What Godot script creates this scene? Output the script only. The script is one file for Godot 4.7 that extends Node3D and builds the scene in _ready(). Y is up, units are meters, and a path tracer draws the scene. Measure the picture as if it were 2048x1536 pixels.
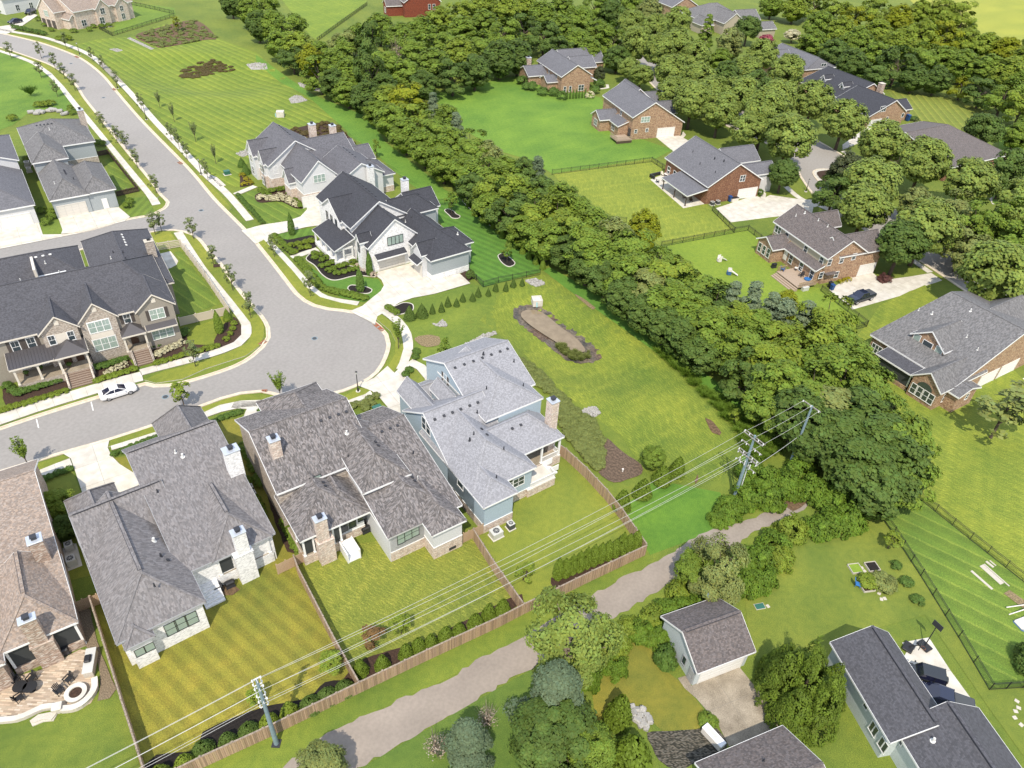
extends Node3D
# A subdivision seen from a drone: survey points are read off the photograph as (column, row) and dropped onto the ground plane.
const FPX:=1480.0
const EYE:=68.0
const PITCH:=38.4
const ROLL:=3.4
var cr: Vector3
var cu: Vector3
var cf: Vector3
var M:={}
var T:={}
var used:={}
var rng:=RandomNumberGenerator.new()
var nz:=FastNoiseLite.new()
var nz2:=FastNoiseLite.new()
var basins:=[]
# ------------------------------------------------------------------ mesh builder
class MB:
	var v:=PackedVector3Array()
	var n:=PackedVector3Array()
	var uv:=PackedVector2Array()
	var c:=PackedColorArray()
	var col:=Color(1,1,1)
	var us:=1.0
	func tri3(a: Vector3,b: Vector3,d: Vector3,nn: Vector3,ua: Vector2,ub: Vector2,ud: Vector2)->void:
		v.append(a); v.append(d); v.append(b)
		for i in 3:
			n.append(nn); c.append(col)
		uv.append(ua); uv.append(ud); uv.append(ub)
	func poly(p: Array,out:=Vector3.ZERO)->void:
		# a convex, flat polygon; out tells which side is the front
		var nn:=Vector3.ZERO
		for i in range(1,p.size()-1):
			nn+=(p[i]-p[0]).cross(p[i+1]-p[0])
		if nn.length()<1e-9:
			return
		nn=nn.normalized()
		var q:=p
		if out != Vector3.ZERO and nn.dot(out)<0.0:
			q=p.duplicate(); q.reverse(); nn=-nn
		var ux: Vector3
		var vx: Vector3
		if absf(nn.y)>0.97:
			ux=Vector3(1,0,0); vx=Vector3(0,0,1)
		else:
			ux=Vector3.UP.cross(nn).normalized(); vx=ux.cross(nn)*-1.0
		for i in range(1,q.size()-1):
			var a: Vector3=q[0]
			var b: Vector3=q[i]
			var d: Vector3=q[i+1]
			tri3(a,b,d,nn,Vector2(a.dot(ux),-a.dot(vx))*us,Vector2(b.dot(ux),-b.dot(vx))*us,Vector2(d.dot(ux),-d.dot(vx))*us)
	func box(ce: Vector3,s: Vector3,bs:=Basis.IDENTITY,bev:=0.0)->void:
		var h:=s*0.5
		for ax in 3:
			for sg in [-1.0,1.0]:
				var nn:=Vector3.ZERO; nn[ax]=sg
				var a:=Vector3.ZERO; a[(ax+1) % 3]=h[(ax+1) % 3]-bev
				var b:=Vector3.ZERO; b[(ax+2) % 3]=h[(ax+2) % 3]-bev
				var m: Vector3=nn*h[ax]
				poly([ce+bs*(m-a-b),ce+bs*(m+a-b),ce+bs*(m+a+b),ce+bs*(m-a+b)],bs*nn)
		if bev>0.0:
			for ax in 3:
				var e1:=(ax+1) % 3
				var e2:=(ax+2) % 3
				for s1 in [-1.0,1.0]:
					for s2 in [-1.0,1.0]:
						var p:=Vector3.ZERO; p[e1]=s1*h[e1]; p[e2]=s2*(h[e2]-bev)
						var q:=Vector3.ZERO; q[e1]=s1*(h[e1]-bev); q[e2]=s2*h[e2]
						var l:=Vector3.ZERO; l[ax]=h[ax]-bev
						var o:=Vector3.ZERO; o[e1]=s1; o[e2]=s2
						poly([ce+bs*(p-l),ce+bs*(p+l),ce+bs*(q+l),ce+bs*(q-l)],bs*o)
	func bar(a: Vector3,b: Vector3,w: float,t: float)->void:
		# a rectangular stick from a to b
		var d:=b-a
		var z:=d.normalized()
		var x:=Vector3.UP.cross(z)
		if x.length()<0.01:
			x=Vector3.RIGHT
		x=x.normalized()
		var y:=z.cross(x)
		box((a+b)*0.5,Vector3(w,t,d.length()),Basis(x,y,z))
	func tube(a: Vector3,b: Vector3,ra: float,rb: float,seg:=8,caps:=true)->void:
		var z:=(b-a).normalized()
		var x:=(Vector3.UP if absf(z.y)<0.9 else Vector3.RIGHT).cross(z).normalized()
		var y:=z.cross(x)
		for i in seg:
			var t0:=TAU*i/seg
			var t1:=TAU*(i+1)/seg
			var d0:=x*cos(t0)+y*sin(t0)
			var d1:=x*cos(t1)+y*sin(t1)
			poly([a+d0*ra,a+d1*ra,b+d1*rb,b+d0*rb],d0+d1)
			if caps:
				poly([b,b+d0*rb,b+d1*rb],z)
				poly([a,a+d0*ra,a+d1*ra],-z)
	func lathe(base: Vector3,prof: Array,seg:=10)->void:
		for i in seg:
			var t0:=TAU*i/seg
			var t1:=TAU*(i+1)/seg
			var d0:=Vector3(cos(t0),0,sin(t0))
			var d1:=Vector3(cos(t1),0,sin(t1))
			for k in prof.size()-1:
				var p: Vector2=prof[k]
				var q: Vector2=prof[k+1]
				var up:=Vector3(0,(p.x-q.x),0)+(d0+d1)*(q.y-p.y)*0.5
				if p.x<0.001:
					poly([base+Vector3(0,p.y,0),base+d0*q.x+Vector3(0,q.y,0),base+d1*q.x+Vector3(0,q.y,0)],up)
				elif q.x<0.001:
					poly([base+d0*p.x+Vector3(0,p.y,0),base+d1*p.x+Vector3(0,p.y,0),base+Vector3(0,q.y,0)],up)
				else:
					poly([base+d0*p.x+Vector3(0,p.y,0),base+d1*p.x+Vector3(0,p.y,0),base+d1*q.x+Vector3(0,q.y,0),base+d0*q.x+Vector3(0,q.y,0)],up)
	func mesh()->ArrayMesh:
		var a:=[]
		a.resize(Mesh.ARRAY_MAX)
		a[Mesh.ARRAY_VERTEX]=v
		a[Mesh.ARRAY_NORMAL]=n
		a[Mesh.ARRAY_TEX_UV]=uv
		a[Mesh.ARRAY_COLOR]=c
		var m:=ArrayMesh.new()
		if v.size()>0:
			m.add_surface_from_arrays(Mesh.PRIMITIVE_TRIANGLES,a)
		return m
# ------------------------------------------------------------------ naming
func numbered(s: String)->String:
	used[s]=used.get(s,0)+1
	return s if used[s]==1 else "%s_%03d" % [s,used[s]-1]
func put(mb: MB,called: String,mat: Material,parent: Node3D=self)->MeshInstance3D:
	return putm(mb.mesh(),called,mat,parent)
func putm(me: Mesh,called: String,mat: Material,parent: Node3D=self)->MeshInstance3D:
	var o:=MeshInstance3D.new()
	o.mesh=me
	o.material_override=mat
	o.name=numbered(called) if parent==self else called
	parent.add_child(o,true)
	return o
func tag(o: Node3D,label: String,category: String,group:="",kind:="")->Node3D:
	if label: o.set_meta("label",label)
	if category: o.set_meta("category",category)
	if group: o.set_meta("group",group)
	if kind: o.set_meta("kind",kind)
	return o
func struct(o: Node3D,label:="")->Node3D:
	o.set_meta("kind","structure")
	if label: o.set_meta("label",label)
	return o
func thing(called: String,label: String,category: String,at: Vector3,yaw:=0.0,group:="")->Node3D:
	var o:=Node3D.new()
	o.name=numbered(called)
	add_child(o,true)
	o.transform=Transform3D(Basis(Vector3.UP,deg_to_rad(yaw)),at)
	tag(o,label,category,group)
	return o
func bx(parent: Node3D,called: String,ce: Vector3,s: Vector3,mat: Material,yaw:=0.0,bev:=0.0)->MeshInstance3D:
	var mb:=MB.new()
	mb.box(ce,s,Basis(Vector3.UP,deg_to_rad(yaw)),bev)
	return put(mb,called,mat,parent)
const ORD:=["first","second","third","fourth","fifth","sixth","seventh","eighth","ninth","tenth","eleventh","twelfth","thirteenth","fourteenth","fifteenth","sixteenth","seventeenth","eighteenth","nineteenth","twentieth"]
const TENS:=["","","twenty","thirty","forty","fifty","sixty","seventy","eighty","ninety"]
func ordw(i: int)->String:
	if i<20: return ORD[i]
	var k:=i+1
	if k % 10==0: return TENS[k/10].trim_suffix("y")+"ieth"
	return TENS[k/10]+"-"+ORD[k % 10-1]
# ------------------------------------------------------------------ survey
func V(x: float,y: float)->Vector2: return Vector2(x,y)
func ray(p: Vector2)->Vector3:
	return cf+cr*((p.x-1024.0)/FPX)-cu*((p.y-768.0)/FPX)
func hgt(x: float,z: float)->float:
	var y:=0.0
	for b in basins:
		var d:=Vector2(x-b[0],z-b[1]).rotated(-b[4])
		var r:=Vector2(d.x/b[2],d.y/b[3]).length()
		if r<1.0:
			y-=b[5]*smoothstep(0.0,1.0,clampf((1.0-r)*1.6,0,1))
	return y
func G(p: Vector2,h:=0.0)->Vector3:
	var d:=ray(p)
	var t:=(EYE-h)/-d.y
	return Vector3(d.x*t,h,d.z*t)
func GG(p: Vector2)->Vector3:
	# on the relief
	var q:=G(p)
	for i in 4:
		q=G(p,hgt(q.x,q.z))
	return q
func down(p: Vector2,h: float)->Vector3:
	var q:=G(p,h)
	return Vector3(q.x,hgt(q.x,q.z),q.z)
func W(pts: Array)->PackedVector2Array:
	var a:=PackedVector2Array()
	for p in pts:
		var q:=GG(p)
		a.append(Vector2(q.x,q.z))
	return a
# windows of the photograph that points were read from
func za(x: float,y: float)->Vector2: return Vector2(x/3.84,760+y/3.84)
func zb(x: float,y: float)->Vector2: return Vector2(x/3.84,1136+y/3.84)
func zc(x: float,y: float)->Vector2: return Vector2(400+x/3.657,760+y/3.657)
func ze(x: float,y: float)->Vector2: return Vector2(780+x/3.657,660+y/3.657)
func zf(x: float,y: float)->Vector2: return Vector2(412+x/3.4914,380+y/3.4914)
func zh(x: float,y: float)->Vector2: return Vector2(x/3.84,400+y/3.84)
func zi(x: float,y: float)->Vector2: return Vector2(480+x/4.267,230+y/4.267)
func zk(x: float,y: float)->Vector2: return Vector2(1020+x/3.938,60+y/3.938)
func zl(x: float,y: float)->Vector2: return Vector2(1520+x/3.879,60+y/3.879)
func zm(x: float,y: float)->Vector2: return Vector2(1300+x/2.738,400+y/2.738)
func zn(x: float,y: float)->Vector2: return Vector2(x/3.84,y/3.84)
func zo(x: float,y: float)->Vector2: return Vector2(1600+x/4.315,1180+y/4.315)
func zq(x: float,y: float)->Vector2: return Vector2(1000+x/2.926,1100+y/2.926)
func zr(x: float,y: float)->Vector2: return Vector2(1300+x/2.738,800+y/2.738)
func zs(x: float,y: float)->Vector2: return Vector2(400+x/3.413,1136+y/3.413)
func zt(x: float,y: float)->Vector2: return Vector2(900+x/3.84,1000+y/3.84)
func zu(x: float,y: float)->Vector2: return Vector2(x/5.485,1180+y/5.485)
func zv(x: float,y: float)->Vector2: return Vector2(800+x/3.84,560+y/3.84)
func zw(x: float,y: float)->Vector2: return Vector2(x/5.12,560+y/5.12)
func zx(x: float,y: float)->Vector2: return Vector2(512+x/3.84,y/3.84)
func zy(x: float,y: float)->Vector2: return Vector2(1024+x/3.84,y/3.84)
func zz(x: float,y: float)->Vector2: return Vector2(1536+x/3.84,y/3.84)
# ------------------------------------------------------------------ textures and materials
func noise_bytes(size: int,freq: float,sd: int,oct:=4,typ:=FastNoiseLite.TYPE_SIMPLEX_SMOOTH)->PackedByteArray:
	var f:=FastNoiseLite.new()
	f.noise_type=typ
	f.seed=sd
	f.frequency=freq
	f.fractal_octaves=oct
	var im:=f.get_seamless_image(size,size)
	im.convert(Image.FORMAT_L8)
	return im.get_data()
func tex(size: int,data: PackedByteArray)->ImageTexture:
	return ImageTexture.create_from_image(Image.create_from_data(size,size,false,Image.FORMAT_RGB8,data))
func b8(x: float)->int: return clampi(int(x*255.0),0,255)
func grain_tex(size: int,lo: float,hi: float,f1: float,f2: float,sd: int,tint:=Vector3(1,1,1))->ImageTexture:
	var a:=noise_bytes(size,f1,sd)
	var b:=noise_bytes(size,f2,sd+7,2)
	var d:=PackedByteArray()
	d.resize(size*size*3)
	for i in size*size:
		var t:=(a[i]*0.55+b[i]*0.45)/255.0
		var g:=lerpf(lo,hi,t)
		d[i*3]=b8(g*lerpf(tint.x,1.0,t)); d[i*3+1]=b8(g*lerpf(tint.y,1.0,t)); d[i*3+2]=b8(g*lerpf(tint.z,1.0,t))
	return tex(size,d)
func grass_tex(size: int,bands: int,amp: float,sd: int,streak:=0.0)->ImageTexture:
	# mown grass: fine blades, tufts, clippings left in rows, and the lay of the mower in bands
	var a:=noise_bytes(size,0.012,sd,4)
	var b:=noise_bytes(size,0.11,sd+3,3)
	var e:=noise_bytes(size,0.3,sd+5,1)
	var q:=noise_bytes(size,0.016,sd+9,3)
	var d:=PackedByteArray()
	d.resize(size*size*3)
	for y in size:
		for x in size:
			var i:=y*size+x
			var w:=(a[i]/255.0-0.5)
			var g:=0.70+0.07*w+0.20*(b[i]/255.0-0.5)+0.30*(e[i]/255.0-0.5)
			var dry:=0.0
			if bands>0:
				var ph:=fposmod(float(x)/size*bands+w*0.05,1.0)
				g+=amp*clampf(sin(ph*TAU)*2.2,-1,1)
				if streak>0.0 and (ph<0.10 or ph>0.95):
					dry=streak*(0.5+b[i]/255.0)
			elif bands<0:
				# clippings dropped in wandering streaks
				var st:=q[((y+int(w*16.0)+size)*9 % size)*size+x]/255.0
				dry=streak*smoothstep(0.52,0.80,st)*(0.35+e[i]/255.0)
				g+=0.10*(st-0.5)
			elif streak>0.0:
				dry=streak*maxf(0.0,e[i]/255.0-0.45)*2.0
			d[i*3]=b8(g*(1.0+dry*0.65)+0.04*w); d[i*3+1]=b8(g*(1.0+dry*0.4)); d[i*3+2]=b8(g*(0.92+dry*0.6))
	return tex(size,d)
func shingle_tex(size: int,tile: float,course: float,lo: float,hi: float,sd: int,warm:=0.0,dash:=1.0)->ImageTexture:
	# laminated shingles: courses of random tabs, each its own tone, a dark butt line under each course
	var r:=RandomNumberGenerator.new()
	r.seed=sd
	var rows:=int(round(tile/course))
	var d:=PackedByteArray()
	d.resize(size*size*3)
	var e:=noise_bytes(size,0.2,sd+1,2)
	for row in rows:
		var y0:=size*row/rows
		var y1:=size*(row+1)/rows
		var x:=0
		while x<size:
			var wpx:=int(r.randf_range(0.10,0.26)*dash/tile*size)
			if x+wpx>size-8: wpx=size-x
			var u:=r.randf()
			var t:=lerpf(lo,hi,u)
			var wm:=warm*r.randf_range(0.4,1.4)
			for yy in range(y0,y1):
				var k:=1.0
				if yy==y1-1: k=0.72
				elif yy==y0: k=1.05
				for xx in range(x,mini(x+wpx,size)):
					var i:=yy*size+xx
					var g:=t*k*(0.86+0.28*e[i]/255.0)
					d[i*3]=b8(g*(1.0+wm)); d[i*3+1]=b8(g); d[i*3+2]=b8(g*(1.03-wm))
			x+=wpx
	return tex(size,d)
func streak_tex(size: int,tile: float,lo: float,hi: float,sd: int,warm:=0.0)->ImageTexture:
	# architectural shingles: narrow teeth a few courses long, each its own tone
	var r:=RandomNumberGenerator.new()
	r.seed=sd
	var d:=PackedByteArray()
	d.resize(size*size*3)
	var e:=noise_bytes(size,0.2,sd+1,2)
	var x:=0
	while x<size:
		var wpx:=int(r.randf_range(0.09,0.17)/tile*size)
		if x+wpx>size-8: wpx=size-x
		var y:=-int(r.randf()*0.4/tile*size)
		while y<size:
			var hp:=int(r.randf_range(0.16,0.46)/tile*size)
			var t:=lerpf(lo,hi,r.randf())
			var wm:=warm*r.randf_range(0.3,1.5)
			for yy in range(maxi(y,0),mini(y+hp,size)):
				var k:=0.80 if yy==y+hp-1 else 1.0
				for xx in range(x,mini(x+wpx,size)):
					var i:=yy*size+xx
					var g:=t*k*(0.88+0.24*e[i]/255.0)
					d[i*3]=b8(g*(1.0+wm)); d[i*3+1]=b8(g); d[i*3+2]=b8(g*(1.02-wm))
			y+=hp
		x+=wpx
	return tex(size,d)
func brick_tex(size: int,tile: float,cols: Array,mortar: Color,sd: int)->ImageTexture:
	var r:=RandomNumberGenerator.new()
	r.seed=sd
	var rows:=int(round(tile/0.075))
	var per:=int(round(tile/0.215))
	var im:=Image.create(size,size,false,Image.FORMAT_RGB8)
	im.fill(mortar)
	var rh:=float(size)/rows
	var bw:=float(size)/per
	for y in rows:
		for x in per:
			var c: Color=cols[r.randi() % cols.size()]
			c=c*r.randf_range(0.82,1.15)
			var ox:=bw*0.5 if y % 2==1 else 0.0
			var rc:=Rect2i(int(x*bw+ox),int(y*rh),int(bw)-1,maxi(int(rh)-1,1))
			im.fill_rect(rc,c)
			if rc.end.x>size:
				im.fill_rect(Rect2i(0,rc.position.y,rc.end.x-size,rc.size.y),c)
	return ImageTexture.create_from_image(im)
func lap_tex(size: int,rows: int)->ImageTexture:
	var e:=noise_bytes(size,0.05,91,3)
	var d:=PackedByteArray()
	d.resize(size*size*3)
	for y in size:
		for x in size:
			var i:=y*size+x
			var ph:=fposmod(float(y)*rows/size,1.0)
			var g:=0.93+0.1*(e[i]/255.0-0.5)
			if ph>0.88: g*=0.80
			for k in 3: d[i*3+k]=b8(g)
	return tex(size,d)
func bump(size: int,freq: float,sd: int,strength: float)->ImageTexture:
	var f:=FastNoiseLite.new()
	f.seed=sd
	f.frequency=freq
	f.fractal_octaves=4
	var im:=f.get_seamless_image(size,size)
	im.convert(Image.FORMAT_RGBA8)
	im.bump_map_to_normal_map(strength)
	return ImageTexture.create_from_image(im)
func lin(r: float,g: float,b: float)->Color: return Color(r,g,b).linear_to_srgb()
func mat(name_: String,c: Color,rough:=0.85,t: Texture2D=null,tile:=1.0,o:={})->StandardMaterial3D:
	var m:=StandardMaterial3D.new()
	m.resource_name=name_
	m.albedo_color=c
	m.roughness=rough
	if t:
		m.albedo_texture=t
		m.uv1_scale=Vector3(1.0/tile,1.0/tile,1.0/tile)
	if o.get("vc",false): m.vertex_color_use_as_albedo=true
	if o.has("nm"):
		m.normal_enabled=true
		m.normal_texture=o.nm
		m.normal_scale=o.get("ns",1.0)
	if o.has("metal"): m.metallic=o.metal
	if o.has("spec"): m.metallic_specular=o.spec
	if o.has("back"):
		m.backlight_enabled=true
		m.backlight=o.back
	M[name_]=m
	return m
func make_materials()->void:
	T.bump=bump(256,0.06,5,6.0)
	T.fine=grain_tex(256,0.80,1.0,0.02,0.16,11)
	T.conc=grain_tex(512,0.82,1.0,0.006,0.12,21,Vector3(0.97,0.95,0.92))
	T.asph=grain_tex(512,0.86,1.0,0.02,0.25,31)
	T.bark=grain_tex(128,0.5,1.0,0.05,0.2,41)
	T.mulch=grain_tex(256,0.35,1.0,0.03,0.3,51)
	T.rock=grain_tex(128,0.62,1.0,0.04,0.2,61)
	T.lap=lap_tex(256,14)
	# setting
	mat("ground",Color(1,1,1),0.95,grass_tex(512,0,0.0,3,0.18),9.0,{"vc": true})
	mat("lawn_plain",Color(1,1,1),0.95,grass_tex(512,0,0.0,13,0.30),7.0,{"vc": true})
	mat("lawn_fine",Color(1,1,1),0.95,grass_tex(512,8,0.035,23,0.0),12.0,{"vc": true})
	mat("lawn_striped",Color(1,1,1),0.95,grass_tex(512,6,0.025,33,0.26),13.0,{"vc": true})
	mat("lawn_clippings",Color(1,1,1),0.95,grass_tex(512,-1,0.0,43,0.30),13.0,{"vc": true})
	mat("asphalt",lin(0.355,0.34,0.325),0.9,T.asph,7.0,{"vc": true})
	mat("old_asphalt",lin(0.375,0.325,0.275),0.92,T.asph,5.0,{"vc": true})
	mat("concrete",lin(0.74,0.715,0.655),0.85,T.conc,6.0,{"vc": true})
	mat("kerb",lin(0.74,0.66,0.53),0.85,T.conc,3.0)
	mat("old_concrete",lin(0.47,0.41,0.32),0.88,grain_tex(512,0.62,1.0,0.007,0.1,71,Vector3(0.95,0.93,0.9)),9.0)
	mat("joint",lin(0.34,0.315,0.27),0.95,T.fine,2.0)
	mat("red_clay",lin(0.38,0.14,0.07),0.9,T.fine,1.0)
	mat("mulch",lin(0.115,0.062,0.038),0.98,T.mulch,2.0)
	mat("dark_mulch",lin(0.030,0.022,0.018),0.98,T.mulch,2.0)
	mat("bare_soil",lin(0.30,0.19,0.10),0.98,T.mulch,3.0)
	mat("mud",lin(0.62,0.62,0.62),0.7,T.mulch,4.0,{"vc": true})
	mat("pond_water",lin(0.30,0.235,0.15),0.10,T.conc,6.0,{"spec": 0.5})
	mat("gravel",lin(0.44,0.34,0.22),0.95,T.mulch,1.2)
	mat("riprap",lin(0.55,0.53,0.49),0.9,T.rock,1.0)
	mat("paint",lin(0.78,0.77,0.73),0.6)
	mat("straw",lin(0.50,0.38,0.20),0.98,T.mulch,2.0)
	# walls
	mat("white_brick",lin(0.82,0.815,0.81),0.8,brick_tex(256,2.6,[Color(1,1,1),Color(0.97,0.97,0.97)],Color(0.94,0.94,0.94),3),2.6)
	mat("white_board",lin(0.74,0.745,0.76),0.6,T.lap,2.6)
	mat("white_trim",lin(0.78,0.78,0.77),0.5)
	mat("grey_trim",lin(0.36,0.37,0.39),0.5)
	mat("cream_trim",lin(0.66,0.61,0.53),0.55)
	mat("blue_board",lin(0.44,0.545,0.62),0.6,T.lap,2.6)
	mat("grey_blue_board",lin(0.40,0.44,0.46),0.6,T.lap,2.6)
	mat("pale_blue_board",lin(0.60,0.66,0.68),0.6,T.lap,2.6)
	mat("taupe_board",lin(0.36,0.325,0.275),0.65,T.lap,2.6)
	mat("beige_board",lin(0.50,0.44,0.34),0.65,T.lap,2.6)
	mat("brown_board",lin(0.12,0.085,0.075),0.65,T.lap,2.6)
	mat("taupe_brick",lin(0.66,0.66,0.66),0.85,brick_tex(256,2.6,[Color(0.80,0.75,0.70),Color(0.74,0.68,0.62),Color(0.86,0.82,0.77),Color(0.68,0.62,0.57)],Color(0.84,0.80,0.75),4),2.6)
	mat("pink_brick",lin(0.74,0.72,0.70),0.85,brick_tex(256,2.6,[Color(0.86,0.79,0.74),Color(0.79,0.70,0.64),Color(0.92,0.88,0.84),Color(0.84,0.76,0.70)],Color(0.93,0.90,0.87),5),2.6)
	mat("tan_brick",lin(0.56,0.56,0.56),0.85,brick_tex(256,2.6,[Color(0.84,0.68,0.54),Color(0.74,0.56,0.43),Color(0.90,0.77,0.63),Color(0.62,0.46,0.37)],Color(0.88,0.78,0.67),6),2.6)
	mat("brown_brick",lin(0.46,0.45,0.45),0.85,brick_tex(256,2.6,[Color(0.74,0.52,0.38),Color(0.64,0.42,0.30),Color(0.82,0.62,0.48),Color(0.52,0.34,0.26)],Color(0.74,0.60,0.50),7),2.6)
	mat("red_brick",lin(0.46,0.40,0.37),0.85,brick_tex(256,2.6,[Color(0.68,0.32,0.22),Color(0.56,0.24,0.17),Color(0.76,0.40,0.28)],Color(0.70,0.50,0.42),8),2.6)
	mat("mixed_stone",lin(0.62,0.60,0.58),0.9,brick_tex(128,2.6,[Color(0.85,0.76,0.70),Color(0.68,0.55,0.48),Color(0.94,0.90,0.86),Color(0.58,0.48,0.43)],Color(0.80,0.74,0.68),9),4.0)
	# roofs
	mat("roof_grey",lin(0.435,0.420,0.415),0.9,streak_tex(512,5.0,0.57,0.74,101,0.012),5.0)
	mat("roof_umber",lin(0.430,0.410,0.400),0.9,streak_tex(512,5.0,0.46,0.76,102,0.02),5.0)
	mat("roof_silver",lin(0.520,0.525,0.530),0.9,shingle_tex(512,5.0,0.15,0.68,0.80,103,0.0),5.0)
	mat("roof_beige",lin(0.533,0.475,0.410),0.9,shingle_tex(512,5.0,0.15,0.62,0.80,104,0.05),5.0)
	mat("roof_slate",lin(0.374,0.365,0.378),0.9,shingle_tex(512,5.0,0.15,0.52,0.64,105,-0.01),5.0)
	mat("roof_charcoal",lin(0.252,0.248,0.261),0.9,shingle_tex(512,5.0,0.15,0.50,0.64,106,-0.01),5.0)
	mat("roof_black",lin(0.123,0.128,0.147),0.9,shingle_tex(512,5.0,0.15,0.54,0.68,107,0.0),5.0)
	mat("roof_mid",lin(0.378,0.378,0.392),0.9,shingle_tex(512,5.0,0.15,0.56,0.68,108,0.0),5.0)
	mat("roof_brown",lin(0.340,0.310,0.297),0.9,shingle_tex(512,5.0,0.15,0.52,0.70,109,0.03),5.0)
	mat("roof_pewter",lin(0.400,0.400,0.396),0.9,streak_tex(512,5.0,0.53,0.71,110,0.01),5.0)
	mat("metal_roof",lin(0.085,0.08,0.085),0.45,null,1.0,{"metal": 0.3})
	mat("vent",lin(0.03,0.032,0.04),0.6)
	mat("light_vent",lin(0.62,0.62,0.60),0.6)
	# fittings
	mat("glass",lin(0.035,0.05,0.06),0.06,null,1.0,{"spec": 0.7})
	mat("blind_glass",lin(0.29,0.37,0.33),0.10,null,1.0,{"spec": 0.7})
	mat("screen",lin(0.035,0.04,0.042),0.7)
	mat("black_metal",lin(0.018,0.018,0.02),0.5)
	mat("zinc",lin(0.56,0.60,0.66),0.4,null,1.0,{"metal": 0.4})
	mat("garage_white",lin(0.74,0.73,0.70),0.6)
	mat("garage_beige",lin(0.62,0.59,0.54),0.6)
	mat("dark_shutter",lin(0.075,0.062,0.055),0.7)
	mat("door_wood",lin(0.07,0.035,0.02),0.6)
	mat("stone_cap",lin(0.64,0.59,0.50),0.85,T.fine,1.0)
	mat("tread",lin(0.40,0.31,0.24),0.9,T.rock,0.8)
	mat("dirt",lin(0.27,0.185,0.125),0.98,T.mulch,3.0)
	mat("brick_step",lin(0.30,0.19,0.14),0.9,T.rock,0.6)
	mat("paver",lin(0.56,0.48,0.39),0.88,brick_tex(256,3.0,[Color(0.94,0.91,0.88),Color(0.90,0.86,0.82),Color(0.97,0.95,0.92)],Color(0.84,0.80,0.76),12),8.0)
	mat("dark_paver",lin(0.16,0.145,0.125),0.95,brick_tex(256,3.0,[Color(0.9,0.88,0.84),Color(0.6,0.6,0.58),Color(1,0.97,0.94),Color(0.45,0.45,0.43)],Color(0.4,0.44,0.34),13),3.0)
	mat("fence_wood",lin(0.62,0.44,0.29),0.9,grain_tex(128,0.7,1.0,0.05,0.2,81),0.8,{"vc": true})
	mat("fence_cap",lin(0.52,0.42,0.33),0.9,T.bark,2.0)
	mat("fresh_wood",lin(0.62,0.44,0.26),0.85,T.bark,2.0)
	mat("deck_wood",lin(0.44,0.34,0.25),0.85,T.lap,2.6)
	mat("dark_wood",lin(0.075,0.05,0.035),0.8)
	mat("vinyl",lin(0.55,0.48,0.39),0.5)
	mat("pole_steel",lin(0.23,0.32,0.37),0.55,T.fine,2.0)
	mat("insulator",lin(0.60,0.61,0.62),0.4)
	mat("wire",lin(0.50,0.50,0.48),0.5)
	mat("cross_arm",lin(0.48,0.45,0.41),0.8,T.bark,1.0)
	mat("utility_green",lin(0.03,0.13,0.095),0.5)
	mat("cart_blue",lin(0.012,0.06,0.20),0.45)
	mat("pool_blue",lin(0.03,0.15,0.40),0.5)
	mat("toy_white",lin(0.70,0.66,0.62),0.5)
	mat("toy_blue",lin(0.05,0.12,0.30),0.5)
	mat("pipe_blue",lin(0.30,0.52,0.56),0.5)
	mat("ac_grey",lin(0.52,0.52,0.49),0.5)
	mat("ac_dark",lin(0.06,0.065,0.07),0.6)
	mat("lamp_glass",lin(0.70,0.70,0.66),0.3)
	# vehicles
	mat("car_white",lin(0.78,0.78,0.79),0.25,null,1.0,{"spec": 0.6})
	mat("car_navy",lin(0.012,0.016,0.04),0.2,null,1.0,{"spec": 0.7})
	mat("car_black",lin(0.016,0.018,0.02),0.25,null,1.0,{"spec": 0.7})
	mat("car_glass",lin(0.012,0.014,0.035),0.05,null,1.0,{"spec": 0.8})
	mat("tyre",lin(0.02,0.02,0.02),0.9)
	mat("rim",lin(0.42,0.43,0.46),0.3,null,1.0,{"metal": 0.7})
	mat("tail_red",lin(0.35,0.02,0.02),0.3)
	mat("chrome",lin(0.6,0.6,0.62),0.2,null,1.0,{"metal": 0.8})
	# plants
	mat("bark",lin(0.16,0.12,0.09),0.95,T.bark,0.7)
	mat("pale_bark",lin(0.46,0.38,0.30),0.95,T.bark,0.7)
	for a in [["leaf_street",0.215,0.285,0.055],["leaf_mid",0.165,0.245,0.030],["leaf_light",0.205,0.275,0.030],["leaf_lime",0.235,0.270,0.014],["leaf_dark",0.100,0.160,0.030],["leaf_blue",0.170,0.225,0.125],["leaf_olive",0.225,0.265,0.075],["leaf_teal",0.125,0.175,0.095],["leaf_cedar",0.135,0.200,0.020],["leaf_vine",0.135,0.225,0.022],["leaf_young",0.190,0.235,0.085],["leaf_gold",0.340,0.300,0.015],["leaf_magnolia",0.083,0.102,0.041],["leaf_red",0.420,0.100,0.140],["leaf_rust",0.200,0.120,0.045],["leaf_marsh",0.150,0.115,0.040],["leaf_box",0.110,0.193,0.034],["bloom",0.660,0.620,0.400],["bloom_pink",0.620,0.500,0.400],["dead_twig",0.420,0.340,0.270],["leaf_plum",0.150,0.068,0.061]]:
		mat(a[0],lin(a[1],a[2],a[3]),0.65,null,1.0,{"vc": true,"back": Color(a[1],a[2],a[3])*(0.42/maxf(a[1],a[2])),"spec": 0.3})
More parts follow.
